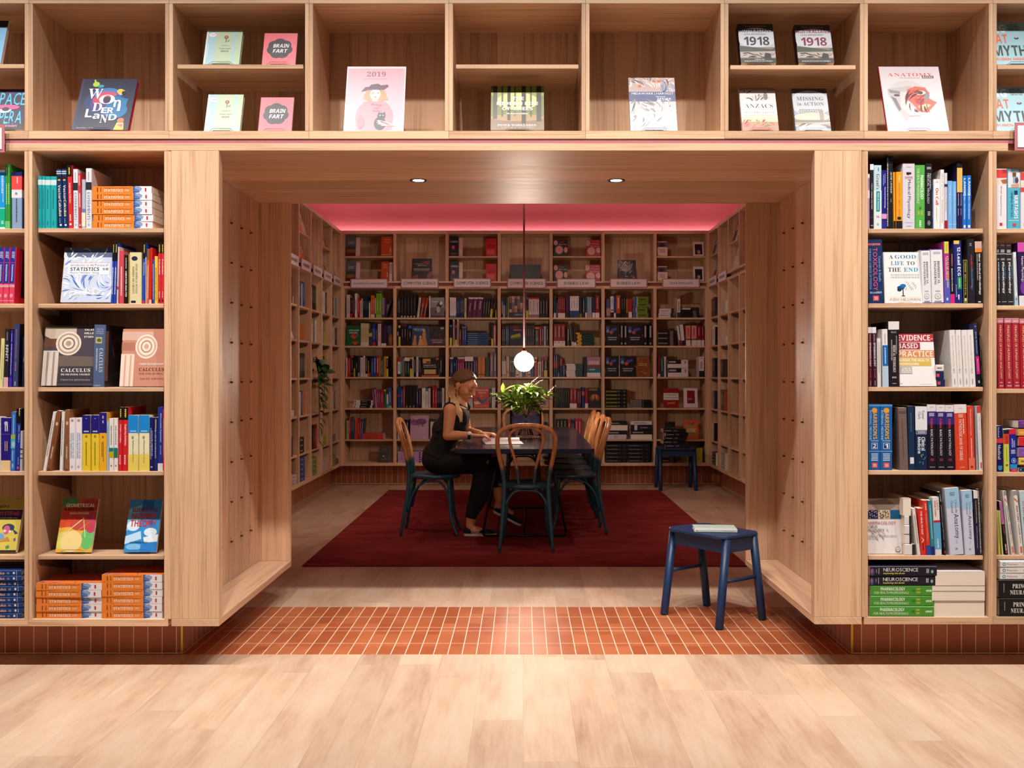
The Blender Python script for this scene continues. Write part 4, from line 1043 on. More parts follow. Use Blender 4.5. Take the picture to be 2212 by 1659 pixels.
shelf('top ' + WB, BS[0], IN, 0, 320, 8.3, '''
s -120 -40 380 e8e4e8
s -38 80 388 1c9ce8; b 0 .04 f4f4f8; b .65 .97 16b48a; b .645 .655 e8f8ff; b .97 1 f4f4f8; x d8f0ff .5 .62 .1 .4; x d8f0ff .68 .78 .1 .55; v SOR e8fff4 .45 .8 .86 .92 B #bright blue and green book with white ends
s 84 130 288 3c9c3c; x c8ecc0 .4 .66 .05 .16; x c8ecc0 .4 .66 .3 .62; b .88 1 74c474 #tall thin green book
s 133 178 288 3c9c3c; x c8ecc0 .4 .66 .05 .16; x c8ecc0 .4 .66 .3 .62; b .88 1 74c474 #tall thin green book
s 203 388 428 8ea6c6 d=.17 fc=3c4e74; b 0 .07 222a70; b .07 .31 f0504c; b .31 .455 e8e6ee; e .45 .38 .12 .025 8a8a96; x ffd8d8 .5 .6 .09 .2; x 3a4a6c .42 .54 .47 .88; F; b 0 .07 1a1f58; b .07 .31 b42030; b .31 .455 b0b0c0 #grey-blue textbook with red and white bands
''', x_hi=XB1)
PRES['si'] = ['r 0 1 0 .64 2436a0', 'r .86 1 0 .64 d02050', 'b .263 .27 e0406c', 'x e8ecff .62 .72 .07 .2', 'x e8ecff .42 .52 .07 .18', 'x e8ecff .22 .32 .07 .18', 'v Statistical_Inference f2f4ff .3 .62 .30 .60 B', 'b .665 .68 ffd0d8', 'b .69 .705 ffd0d8', 'e .45 .86 .3 .035 f8a0b0', 'b .945 .955 ffc0cc']
shelf('second ' + WB, BS[1], IN, 0, 520, 10.375, '''
s -190 -70 158 f04868 L=55 d=.19 hc; @si #red and blue statistical inference textbook
s -68 54 158 f04868 L=50 d=.19 hc; @si #red and blue statistical inference textbook
s 60 182 158 f04868 L=50 d=.19 hc; @si #red and blue statistical inference textbook
s 190 304 158 f04868 L=60 d=.19 hc fc=e0203c; @si; F; r .3 1 .03 .88 0c0c20; y 6a6a80 .6 .9 .17 .19 1; y 6a6a80 .6 .95 .42 .47 2 #red and blue statistical inference textbook showing its cover
''', x_hi=XB1)
shelf('third ' + WB, BS[2], IN, 0, 680, 9.21, '''
s -30 44 470 ece4a0 L=40; x 6a6a40 .5 .62 .15 .85 #pale yellow differential equations book
s 62 152 280 2a262c L=30; v INFINITY f4f4f4 .3 .85 .275 .56 R; x c0c0c8 .5 .62 .06 .2; b .83 1 e4b4bc #black infinity book with a pink foot
s 172 224 308 3426a0 L=34; v Complex-Valued_Matrix_Derivatives f0f0ff .34 .7 .24 .78 B; x d0ccf4 .4 .56 .06 .2; b .84 1 4a34b4 #violet matrix derivatives book
s 240 346 180 3c4478 L=40 d=.19 fc=241e20 hc; v Introduction_to_Mathematical_Statistics d8906c .38 .62 .09 .56 R; x d8906c .42 .56 .6 .75; x e8e8f0 .42 .56 .91 .98; F; r .35 1 .945 1 e07820 #slate mathematical statistics textbook
s 424 470 440 16244c L=20; x b8c0d8 .6 .75 .4 .5
''', x_hi=XB1)
shelf('fourth ' + WB, BS[3], IN, 0, 880, 10.375, '''
s -100 6 210 e8e8ee
s 10 222 238 281c84; e .55 .1 .2 .036 c4c4e0; x f0f0ff .62 .74 .13 .25; x f0f0ff .42 .54 .13 .25; b .305 .31 8a84c0; x e0b090 .6 .7 .44 .62; x e0b090 .4 .5 .44 .62; b .80 1 f6d49a #indigo book with a cream foot
s 226 324 102 3a7ad0 L=28; x e0f0ff .5 .62 .05 .4; b .385 .455 a8b84c; b .455 .62 48b8c8; e .6 .55 .4 .05 b8c4ec; x e0f0ff .42 .58 .66 .82; v MAA f0f8ff .4 .7 .88 .95 B #blue book with a green and turquoise band
s 332 428 30 2334a0 L=34 fc=101018; b 0 .235 14110f; x f0e060 .55 .78 .0 .12; v Linear_Algebra f0f4ff .5 .85 .27 .54 R; x c8d0f0 .6 .7 .78 .9; r .4 .85 .93 .97 e85070 #black-topped blue linear algebra guide
s 438 498 530 c8c4cc L=18; b .44 .47 14141c; b .56 .58 14141c; b .67 .69 14141c
''', x_hi=XB1)
PRES['dem'] = ['b 0 .22 c0a84c', 't algebra 2c2418 .3 .62 .14 .21 I', 'y 4a4028 .76 .94 .025 .04 1', 'b .235 .41 2c2a3c', 't DeMYSTiFieD e0508c .2 .93 .26 .34 B', 't Hard_stuff_made_easy f0e8e0 .3 .9 .37 .40 I', 'e .7 .56 .16 .07 3a4460', 'e .66 .60 .09 .08 e0688c', 'e .62 .62 .04 .025 f0e8e0', 'e .76 .63 .04 .025 f0e8e0', 'p 3a4460 .78 .55 .9 .68 .98 .66 .86 .60', 'p d8904c .5 .82 .72 .72 .8 .8', 'p 4c9c5c .7 .90 .78 .87 .82 .92 .74 .95', 'p 7c5ca0 .88 .76 .93 .74 .95 .79 .9 .81', 'e .5 .72 .14 .06 7ab0dc', 'b .965 1 2c2a24']
shelf('fifth ' + WB, BS[4], IN, 0, 1060, 5.72, '''
f -330 150 122 e4d060 t=.02 in=.03 tilt=20 only; @dem #yellow cartoon algebra guide face out, fifth shelf of calculus-pile bookcase
''')
PRES['vcs'] = ['v Vector_Calculus e8b890 .24 .72 .28 .72 B', 'x c8d4e8 .3 .4 .76 .8', 'x c8d4e8 .5 .6 .76 .8', 'r .3 .7 .86 .89 f0f0f0', 'r .1 .9 .915 .925 a8b8d8']
shelf('bottom ' + WB, zl0 + .0315, Y0 + .006, 0, 1060, 5.72, '''
k -470 272 985 1575 163c7c n=9 d=.2 hc; @vcs #navy vector calculus textbook in the tall pile
''', x_hi=XB1)
XC0, XC1 = PX(1875, Y0) + .009, PX(2136, Y0) - .009
PRES['ph'] = ['v PHARMACOLOGY f4fff0 .52 .84 .16 .54 B', 'v FOR_HEALTH_PROFESSIONALS e4f4dc .18 .42 .06 .60 R', 'x 2c6c24 .4 .6 .655 .70', 'v Bryant e4e050 .52 .78 .72 .78 I', 'v Knights e4e050 .2 .46 .72 .78 I', 'x e0f4d8 .4 .6 .87 .97']
PRES['hd'] = ['x e8e0d8 .4 .6 .08 .4']
shelf('top ' + WC, CS[0], IN, 1850, 310, 4.483, '''
s 112 130 295 c49ad0; b 0 .07 f0e8f0; b .3 .44 e8d8ec; x 5a3070 .4 .6 .1 .26
s 133 168 200 241e22; b 0 .09 f0eeee; v HUMAN_ANATOMY e0dcdc .36 .62 .42 .70 B; x c0b8b8 .4 .6 .3 .4; b .82 .83 5a3c4c; r .2 .8 .945 .955 c8c8c8 #black human anatomy book with a white top
s 170 244 210 bfe0e8; b .4 1 dfeaea; v Grant's 8a2440 .3 .75 .14 .38 S; r .3 .78 .41 .73 1f8a94; v Atlas_of_Anatomy e8f8f8 .4 .68 .43 .71 I; x 4a7a84 .5 .66 .04 .1; t 14 d85060 .3 .7 .79 .83 B; e .5 .93 .12 .02 7ac0a8 #pale blue atlas of anatomy
s 247 294 258 201e80; v Neonatal_Haematology e4e4ff .5 .8 .29 .65 B; x b8b8e8 .3 .42 .08 .26; x b8b8e8 .6 .72 .06 .22; r .0 1 .745 .83 e49ad0; b .86 1 2c2a90 #indigo haematology book with a pink square
s 299 356 120 1c1a20 name=spiral_notebook; x c8c8d0 .0 .18 .03 .97; v ANATOMY_&_PHYSIOLOGY e8e8ec .55 .82 .22 .52 B; x a8a8b0 .6 .72 .58 .64 #black spiral-bound anatomy notes in clear wrap
s 358 382 276 f4a024 L=-6; b .86 1 201a18
s 386 446 274 f4a428; v INTRODUCTION_TO_MEDICAL_STATISTICS 7a4a08 .42 .62 .2 .78 R; x fbe0a8 .42 .58 .06 .16; b .86 1 221c1c; r .2 .8 .79 .84 2c2018 #orange medical statistics book with a black foot
s 449 570 190 dcd6e0 d=.22; y 9a8a98 .3 .7 .05 .07 1; e .45 .16 .14 .025 b02438; r .3 .7 .14 .17 201820; y c04858 .2 .8 .2 .24 2; v Medical_Physiology 2c2a34 .36 .66 .25 .84 R; y 9a94a0 .2 .8 .9 .91 1; y 9a94a0 .3 .7 .95 .97 1 #thick white medical physiology textbook
s 573 666 208 5cb04c; @ph #green pharmacology textbook standing upright
s 669 736 194 1d1b20 d=.2; y d8d8d8 .2 .8 .05 .09 2; v MEDICAL_VIROLOGY d8d8dc .26 .56 .15 .62 R; v Fenner_and_White's c8c8cc .62 .82 .15 .4 I; y d8d8d8 .3 .7 .73 .8 3; e .5 .91 .2 .035 b8b8bc; e .5 .91 .16 .028 1d1b20; e .5 .91 .08 .014 b8b8bc #black medical virology textbook
s 739 746 398 2c5cb0
s 748 812 346 f4f0f0; y b8a8a8 .3 .7 .03 .08 2; v On_Call d0283c .3 .74 .18 .52 B; x b0a0a0 .4 .5 .55 .85 #white on call handbook with red title
s 815 852 252 f0ece8; v clinical_exercise 4a9a7a .35 .7 .07 .46 R; x 8a7a74 .4 .56 .5 .9 #white clinical exercise book
s 855 884 284 d8d4e0; b .2 .25 2c3060; v Neurological_Rehabilitation a04858 .35 .65 .27 .68 S; b .85 1 a81c30 #white neurological rehabilitation book with a red foot
s 888 932 362 78b4ec; v Letting_go e8f4ff .34 .64 .1 .4; x b8dcf8 .4 .52 .42 .7; b .90 .905 e8f4ff #sky blue paperback
s 935 972 366 78b4ec; v Letting_go e8f4ff .34 .64 .1 .4; x b8dcf8 .4 .52 .42 .7; b .90 .905 e8f4ff #sky blue paperback
s 976 1002 170 2c2050 fc=141216; b 0 .1 1c1a1e; b .1 .46 f4bc64; v Hematology e8e4f8 .34 .7 .48 .66 B; x c8c0e0 .4 .6 .7 .8 #tall dark purple book with an amber band
s 1005 1029 170 2c2050; b 0 .1 1c1a1e; b .1 .46 f4bc64; v Hematology e8e4f8 .34 .7 .48 .66 B; x c8c0e0 .4 .6 .7 .8 #tall dark purple book with an amber band
s 1032 1070 312 1f74cc; v LANGE f0f8ff .3 .75 .05 .34 B; r .2 .8 .34 .38 a8d0f4; v Basic_&_Clinical_Biostatistics e0f0ff .36 .66 .4 .82 B; r .25 .75 .93 .98 e8f0f8 #bright blue biostatistics book
s 1073 1114 308 1f74cc fc=123a74; v LANGE f0f8ff .3 .75 .05 .34 B; r .2 .8 .34 .38 a8d0f4; v Basic_&_Clinical_Biostatistics e0f0ff .36 .66 .4 .82 B; r .25 .75 .93 .98 e8f0f8 #bright blue biostatistics book
''', x_lo=XC0, x_hi=XC1)
PRES['bio'] = ['b 0 .015 3a3a8a', 'y 8a8aa0 .2 .8 .05 .1 2', 'v BIOMEDICAL 26242c .52 .74 .22 .64 S', 'v ENGINEERING 26242c .24 .44 .22 .66 S', 'x a0a0b0 .6 .68 .24 .5', 'y a0a0ac .3 .7 .76 .79 2', 'e .5 .87 .26 .052 8a8a92', 'e .5 .87 .22 .044 f4f2f4', 'v AP 6a6a72 .38 .62 .84 .90 L', 'y 6a6a72 .2 .8 .95 .98 2', 'b .985 1 3a3a8a']
PRES['good'] = ['t A_ 33414a .16 .26 .055 .13 S', 't GOOD 2a86b4 .31 .88 .055 .13 S', 't LIFE 2a86b4 .2 .55 .18 .255 S', 't TO 33596a .62 .84 .18 .255 S', 't THE 33414a .12 .46 .305 .385 S', 't END 2a9ac4 .54 .92 .305 .385 S', 'y c4c8cc .16 .94 .42 .52 2', 'r .485 .51 .72 .86 30302e', 'e .44 .70 .10 .04 1d4c84', 'e .50 .66 .08 .035 2470b4', 'e .40 .74 .06 .03 16345c', 'p 30302e .44 .865 .56 .865 .5 .84'] + ['e %.2f %.2f .007 .005 8a8680' % (.56 + .3 * ((i * 37) % 41) / 41, .58 + .16 * ((i * 23) % 29) / 29) for i in range(46)] + ['t KEN_HILLMAN d8ba90 .14 .95 .885 .935 R', 'y d8ccb8 .34 .74 .955 .97 1']
shelf('second ' + WC, CS[1], IN, 1850, 310, 4.483, '''
s 122 264 930 1c3466 L=-12 d=.22; r .0 .9 .055 .1 7a2038; t 9TH_EDITION e898a0 .04 .84 .062 .092 B; v TOXICOLOGY e85c84 .34 .64 .13 .80 R; v THE_BASIC_SCIENCE_OF_POISONS 9ab8c8 .08 .22 .14 .78 R; v Casarett_&_Doull's 9ac0d0 .72 .88 .26 .66 R; t KLAASSEN f0f4f8 .1 .9 .815 .845 S; r .3 .7 .88 .96 e84c50; y ffe0e0 .38 .62 .895 .945 3 #thick navy toxicology textbook
f 278 640 1046 f2eeec tilt=6 t=.014 in=.002; @good #white good life to the end book
s 642 732 1030 f0eef2 L=-16 d=.2; @bio #white biomedical engineering textbook
s 737 852 1022 f0eef2 L=-16 d=.2; @bio #white biomedical engineering textbook
s 856 912 950 b0348c L=-12; r .15 .85 0 .19 d4dc3c; v Histology 6a3c60 .4 .64 .04 .15; b .62 1 5c5cc4; v ATLAS_OF_HISTOLOGY f0e468 .5 .78 .23 .75 B; x f0d8f0 .3 .42 .25 .62; e .5 .93 .18 .025 c0e0f8 #magenta and blue atlas of histology
s 915 956 1018 1c1618 L=-10; v Blood_Disorders_in_Neonates f0eeee .36 .64 .36 .78 B; x c87890 .4 .64 .1 .32; b .83 1 d82c80 #black blood disorders book with a pink foot
s 959 1034 940 222c78 L=-14; r .0 .7 0 .055 f0c860; v 12-Lead_ECG f4f4fc .42 .84 .10 .56 B; r .4 .9 .58 .77 2c9c5c; x e0f4e8 .6 .7 .6 .74; x a8b0e0 .15 .25 .7 .9; p f0f0f8 .4 .86 .6 .86 .55 .94 .45 .94 #navy and green electrocardiogram book
s 1038 1084 1120 14120f L=-6; r .1 .9 .02 .98 d8c84c; r .16 .84 .03 .97 14120f; v BEING_MORTAL e8dc7c .36 .62 .34 .82 R; x c8bc6c .4 .6 .06 .3; r .3 .7 .88 .95 e8e0c0 #black book edged in yellow
s 1088 1158 925 26222a L=-14 d=.2; v medical d84c5c .45 .72 .25 .47 R; v biotechnology 5c9cdc .38 .72 .48 .78 R; y a8a0a8 .3 .6 .06 .11 2; w e8e0e8 8 4 .5 .8 .6 .9 #charcoal medical biotechnology book in clear wrap
s 1162 1232 948 1c181b L=-14; b 0 .11 d8b4a8; b .11 .175 f09038; v Mims'_Medical_Microbiology f4f0f0 .42 .76 .2 .86 B; x c8c0c0 .24 .34 .2 .62; x d8d0d0 .3 .7 .965 .985 #black medical microbiology book with a tan top
''', x_lo=XC0, x_hi=XC1)
PRES['epi'] = ['b 0 .1 f0e8ec', 'x c8a8b4 .4 .6 .12 .24', 'v EPIDEMIOLOGY f0e4e8 .3 .74 .26 .66 B', 'x c04860 .4 .6 .7 .85', 'x b8a0a8 .4 .6 .9 .98']
PRES['wm'] = ['v BIOSTATISTICS_PRIMER e8905c .36 .58 .1 .46 R', 'v RESEARCH_METHODS ecd474 .36 .58 .47 .66 R', 'v HEALTH a4a8ac .3 .6 .68 .76 R', 'x 8a8288 .42 .56 .86 .96']
PRES['ebp'] = ['b 0 .155 b0343c', 't EVIDENCE- ecdcdc .0 .98 .02 .13 B', 'r 0 .62 .165 .30 a4303a', 't BASED ecdcdc .0 .56 .18 .28 B', 'r 0 1 .315 .455 d88a5c', 't PRACTICE f4e4cc .0 .96 .33 .44 B', 'r 0 .9 .465 .615 d8b458', 't ACROSS_THE_HEALTH fbf0d8 .0 .84 .48 .53 B', 't PROFESSIONS fbf0d8 .0 .56 .555 .60 B', 'r 0 .36 .625 .765 b8aca4', 'y e8e4e0 .06 .34 .64 .75 3', 'r .55 .9 .93 .96 f6f2f2', 'y a89c9c .0 .08 .945 .955 1']
shelf('third ' + WC, CS[2], IN, 1850, 670, 4.483, '''
s 120 156 165 5c1c34 L=-6; @epi #plum epidemiology book with a white top
s 159 202 165 3c1a2c L=-12; @epi #dark plum epidemiology book with a white top
s 205 242 272 e8e2de L=-4; x 9a9490 .4 .6 .08 .7 #plain white slim book
s 258 312 184 f0ecec L=-10; r 0 1 .28 .64 1f6cb4; x d8ecff .4 .6 .32 .6; x b8a8a8 .4 .6 .08 .26; b .64 1 bcd8ee #white and blue genetics book
s 316 420 110 241c20 d=.22 L=-6; b 0 .125 ece8ea; t HALL c8c0c4 .25 .75 .15 .175 S; v MEDICAL_PHYSIOLOGY ece4e4 .4 .66 .36 .78 S; x b4a8ac .24 .34 .28 .6; x b4a8ac .7 .78 .22 .5; y d8d0d0 .3 .7 .84 .87 2; y d8d0d0 .3 .7 .94 .955 1 #thick black medical physiology textbook with a white top
f 424 776 228 f0eaea tilt=9 t=.02 in=.002; @ebp #evidence-based practice book face out in red and gold blocks
k 784 862 592 738 1c2a5c n=2 d=.15; r .3 .7 .1 .45 e04c50 #navy handbook end with a red square
k 772 848 528 592 f0e8ea d=.15 abs #white handbook on top of the navy pair
s 928 984 192 f2eeee L=-28 d=.2 fc=c8b4ac; @wm; F; b 0 .06 8a3c34; x 7a706c .3 .36 .2 .7; x 7a706c .5 .56 .2 .6 #white research methods primer
s 986 1040 192 f2eeee L=-26 d=.2; @wm #white research methods primer
s 1043 1098 192 f2eeee L=-26 d=.2; @wm #white research methods primer
s 1101 1162 190 f2eeee L=-26 d=.2; @wm #white research methods primer
s 1166 1208 126 2c3260 L=-42; b .52 .80 d8248c; b .80 1 14181c; v ECG_Workout c8ccdc .36 .68 .14 .48 R; x f8c0e0 .44 .6 .56 .76; e .5 .92 .26 .025 8ac09a; y e8e8f0 .3 .7 .04 .06 1 #navy and pink electrocardiogram workbook
s 1216 1268 240 14120f L=-28; v MEMENTO_MORI e0dcd4 .4 .6 .06 .44 R; v PETER_JONES d8d4cc .4 .6 .6 .84 R; e .5 .48 .14 .02 c03c30; p d8d040 .35 .95 .65 .95 .5 .92 #black slim paperback with a tiny red emblem
''', x_lo=XC0, x_hi=XC1)
PRES['har'] = ['b 0 .03 4a9ae4', 'e .5 .09 .24 .04 f0a030', "v HARRISON'S f4b43c .38 .72 .08 .53 B", 'v INTERNAL_MEDICINE b8e0fc .06 .24 .09 .54 R', 'y d8ecff .15 .85 .545 .56 1', 'r .24 .76 .585 .675 d8ecff', 'r .28 .72 .592 .668 1c3c7c', 'b .71 .715 d8ecff', 'y d8ecff .2 .8 .74 .86 5', 'r .26 .76 .885 .965 e44c50', 'y ffe8e8 .34 .68 .9 .95 3']
PRES['rob'] = ['b 0 .105 eae6ea', 'y a89ca4 .3 .7 .03 .05 1', 'r 0 1 .105 .3 3a2c78', 'y e8e0f0 .2 .8 .125 .18 3', 'v Robbins d83c50 .36 .66 .215 .36 B', 'v BASIC_PATHOLOGY ece8ec .36 .62 .38 .78 R', 'y c03c48 .3 .7 .82 .86 2', 'y d8d4d8 .2 .8 .945 .96 1']
shelf('fourth ' + WC, CS[3], IN, 1850, 670, 4.483, '''
s 122 232 914 1f64ac d=.22; @har; t 2 ffffff .36 .64 .60 .66 B #blue internal medicine volume numbered 2
s 234 350 914 1f64ac d=.22 fc=123a74; @har; t 1 ffffff .36 .64 .60 .66 B #blue internal medicine volume numbered 1
s 424 508 945 7a6660 L=-20 d=.2; y 3a302c .1 .9 .06 .1 2; x 5a4c48 .4 .5 .2 .8 #dim brown book set back in shadow
s 512 574 930 1c3454 L=-12 d=.2; r .2 .8 .8 .9 e8e8ea; x 6a84a0 .4 .5 .1 .4 #dark blue book back cover
s 576 690 934 16294a L=-6 d=.22; b 0 .37 f0f0f4; v Kumar 2a2a34 .56 .8 .07 .2 R; v Clark 2a2a34 .24 .46 .08 .2 R; r .05 .95 .375 .435 d8dce8; r .08 .92 .38 .43 1c3464; y e8ecf4 .15 .85 .385 .425 2; v Clinical f4f6fa .5 .82 .48 .69 B; v Medicine f4f6fa .18 .46 .48 .74 B; w 4c8cd0 10 5 .1 .8 .6 .9; w d8d8a0 6 8 .5 .9 .75 .92 #navy clinical medicine textbook with a white top
s 694 780 915 1e1724 L=-10 d=.21; @rob #dark purple basic pathology textbook
s 783 866 918 1e1724 L=-10 d=.21; @rob #dark purple basic pathology textbook
s 869 954 920 1e1724 L=-10 d=.21; @rob #dark purple basic pathology textbook
s 958 1086 916 e4482c L=-22 d=.22; b 0 .13 f0eaea; y c8a8a0 .3 .7 .05 .07 1; y ffd8c8 .3 .7 .145 .2 3; v PATHOLOGIC_BASIS_OF_DISEASE fff0e8 .34 .58 .23 .85 R; x ffd0c0 .66 .76 .22 .45; y ffd8cc .3 .7 .95 .965 1 #thick red pathologic basis of disease textbook
s 1090 1150 928 e0432c L=-18; v Managing_Diagnostic_Imaging ffe8e0 .4 .62 .05 .46 R; x ffd8cc .45 .6 .5 .86; b .81 1 f0745c; r .3 .7 .93 .97 c02c24 #orange-red diagnostic imaging book
s 1166 1182 935 b0b4bc L=-14
s 1186 1262 928 f0eef0 L=-24; b 0 .11 e0483c; v Human_Anatomy 5a5a64 .4 .62 .17 .38 R; x b8b0b8 .45 .55 .42 .8; r .4 .7 .88 .97 c8243c #white human anatomy book with a red top
''', x_lo=XC0, x_hi=XC1)
PRES['coa'] = ['b 0 .30 a8d0ee', 'y 3a5a7a .3 .7 .06 .12 3', 'v Anatomy 2a2a6c .4 .84 .39 .76 R', 'v Clinically 7a7aa8 .6 .8 .18 .38 R', 'v Oriented 7a7aa8 .34 .54 .19 .37 R', 'x c0c8e0 .5 .6 .78 .83', 'e .5 .91 .08 .014 6aa090']
PRES['dd'] = ['b 0 .38 b09a90', 'p 8c766c .1 .06 .6 .0 .9 .12 .5 .3', 'p a4c 0 0', 'r 0 .06 .21 .37 20344c', 'r .08 .36 .21 .37 1c2a5c', 'r .38 .68 .21 .37 d8c8a8', 'r .71 1 .21 .37 1c5c8c'] + ['e %.2f %.2f .015 .01 %s' % (.1 + .24 * ((i * 17) % 23) / 23, .22 + .14 * ((i * 11) % 13) / 13, ('f0d060', 'e87060', '8ac0f0')[i % 3]) for i in range(14)] + ['e %.2f %.2f .02 .013 %s' % (.4 + .26 * ((i * 17) % 23) / 23, .225 + .13 * ((i * 11) % 13) / 13, ('3c8c4c', '9a3c30', '5c4c40')[i % 3]) for i in range(16)] + ['t PHARMACOLOGY c83c54 .01 .85 .415 .47 R', 't IN_DRUG 3a3438 .02 .33 .485 .535 R', 't DISCOVERY 3a3438 .02 .52 .55 .60 R', 't UNDERSTANDING_DRUG 8a8288 .02 .86 .665 .695 R', 't RESPONSE 8a8288 .02 .32 .71 .74 R', 'w cfc2c0 10 9 .2 .7 .6 .8', 'e .88 .92 .07 .045 4a4448', 'e .88 .92 .06 .039 efeaea', 'v AP 4a4448 .84 .91 .90 .94 L']
PRES['dd'] = [q for q in PRES['dd'] if not q.startswith('p a4c')]
shelf('fifth ' + WC, CS[4], IN, 1850, 1030, 4.254, '''
f 112 446 214 f2eeee tilt=6 t=.012 in=.03; @dd #white drug discovery book face out with four cell pictures
k 448 545 620 712 ece6e6 d=.2; b .7 1 2c2a2c #pale book end at the foot of the pile
k 446 512 530 620 ece6e6 d=.2 abs; b .7 1 2c2a2c #pale book end second from the foot of the pile
k 446 508 445 530 ece6e6 d=.2 abs; b .7 1 2c2a2c #pale book end in the middle of the pile
k 446 506 360 445 ece6e6 d=.2 abs; b .7 1 2c2a2c #pale book end near the top of the pile
k 434 508 200 360 d8ccc8 d=.2 abs rev #pale packet topping the pile of book ends
s 563 592 290 efeae8 L=-50 d=.18 #white page edge leaning
s 596 645 292 e0362c L=-26; v THE_HEALTH_GAP fff0ec .36 .64 .06 .56 B; p fff0f0 .3 .62 .75 .68 .3 .74 .3 .72 .6 .68 .3 .63; x 5c1410 .4 .6 .75 .9 #red health gap paperback
s 650 690 218 e0402c L=-36; b .82 1 2c4cac; x ffe0d8 .4 .62 .06 .18; v Management_of_the_Newborn ffe8e0 .4 .62 .24 .72 R #red and blue newborn care book
s 692 724 218 1f90a4 L=-34; b .84 1 1c2c74; x c8f0f4 .4 .6 .08 .7 #turquoise and navy paperback
s 728 790 190 ece8ea L=-28; b .40 .44 c8243c; v LAST'S c8283c .56 .8 .06 .22 B; v ANATOMY c8283c .24 .46 .06 .34 B; b .44 .9 5cb0dc; x e0f4ff .4 .6 .72 .88 #white and sky blue last's anatomy textbook
s 794 826 140 141012 L=-50; v LANGE f0ecec .36 .66 .03 .15 B; v JUNQUEIRA'S_Basic_Histology ece8e8 .4 .64 .22 .76 B; x 9a9494 .4 .58 .8 .88; r .3 .7 .93 .97 d82c40; b .205 .215 a83040 #black basic histology textbook
s 862 990 106 d8dcf0 L=-52 d=.22; @coa #thick pale blue anatomy textbook leaning
s 1002 1094 126 d8dcf0 L=-34 d=.22; @coa #pale blue anatomy textbook
s 1098 1136 128 241c3c L=-24; b 0 .12 ece4e0; v THE_DEVELOPING_HUMAN d8c858 .4 .6 .15 .5 B; x b8b0c8 .44 .56 .55 .9 #dark purple developing human book with a cream top
s 1140 1158 116 1e1c20 L=-26 name=spiral_notebook; x b4b4b8 .1 .8 .02 .98
s 1160 1210 116 2a262b L=-28 name=spiral_notebook; x e8e4e4 .35 .55 .36 .52; x 8a8488 .4 .5 .55 .8; r .25 .85 .92 .97 d8303c #black spiral-bound book with a red square
''', x_lo=XC0, x_hi=XC1)
PRES['neu'] = ['e .42 .035 .4 .03 3a4c80', 'e .5 .03 .2 .015 c05070', 'y d8d8e0 .3 .7 .09 .10 1', 'y d8d8e0 .2 .8 .125 .14 1', 'v NEUROSCIENCE ecECf2 .46 .82 .20 .72 R'.replace('ecECf2', 'ececf2'), 'v Exploring_the_Brain e0d850 .14 .36 .20 .52 I', 'y e0e0e8 .3 .75 .84 .885 2', 'e .45 .93 .18 .02 7ac8a8']
shelf('bottom ' + WC, zr0 + .0315, Y0 + .006, 1850, 1030, 4.254, '''
k 132 720 1002 1292 4c9c34 n=3 d=.18; @ph #green pharmacology textbook in the low pile
k 124 738 822 1002 1c1a2c n=2 d=.2 abs; @neu #black neuroscience textbook on top of the green pile
k 748 1205 872 1000 e6e2ea d=.2 rev abs; w f8f6fa 10 3 .3 .7 .2 .8 #white plastic-wrapped book, topmost of the wrapped pile
k 724 1210 1003 1050 e2d8d4 d=.2 rev abs #white plastic-wrapped book, second of the wrapped pile
k 722 1210 1050 1140 e0dce6 d=.2 rev abs #white plastic-wrapped book, third of the wrapped pile
k 726 1212 1142 1282 e6e2ea d=.2 rev #white plastic-wrapped book, lowest of the wrapped pile
''', x_lo=XC0, x_hi=XC1)
XD0 = PX(2153, Y0) + .009
PRES['mur'] = ['b 0 .015 f0e4e4', 'r 0 1 .015 .155 e04848', 'r 0 1 .155 .265 ecdccc', 'p b0684c .4 .19 1 .17 1 .25 .6 .25', "v MURTAGH'S b02c40 .4 .52 .285 .42 R", 'v General_Practice 6a6068 .38 .52 .44 .78 R', 'r .3 .56 .90 .95 d83048']
shelf('top ' + WD, DS[0], IN, 2130, 340, 9.22, '''
s 212 420 224 ece4ea d=.22; @mur #white and red general practice textbook
s 428 684 232 58b4cc d=.22; r .05 .98 .03 .31 e4e0ea; e .52 .09 .14 .045 e8b898; p 7c4c38 .38 .06 .68 .06 .66 .16 .4 .14; r .42 .8 .13 .24 88b0cc; e .72 .19 .14 .05 5c4450; p d89c84 .3 .26 .9 .24 .9 .31 .3 .31; r .52 .78 .36 .43 2c3464; v MURTAGH'S f4f8fc .52 .82 .44 .83 B; v GENERAL_PRACTICE 2c6c84 .26 .42 .38 .8 R; y d8f0f4 .1 .9 .855 .875 1; r .4 .66 .91 .96 d84058 #turquoise general practice textbook with a doctor photograph
s 690 900 280 e8e0e4; b .05 .12 2c8c3c; b .28 .36 d84c38; @mur #white general practice textbook with a green stripe
''', x_lo=XD0)
PRES['rd'] = ['r .2 .8 .045 .055 c84c3c', 'y e0dcdc .2 .8 .115 .165 3', 'b .18 .19 d8d4d4', 'y d0cccc .2 .8 .255 .285 2', 'v Pharmacology f4f0f0 .28 .72 .315 .81 B', 'v RANG_&_DALES 3a84b4 .76 .94 .36 .58 B', 'y d8d4d4 .15 .9 .935 .95 1']
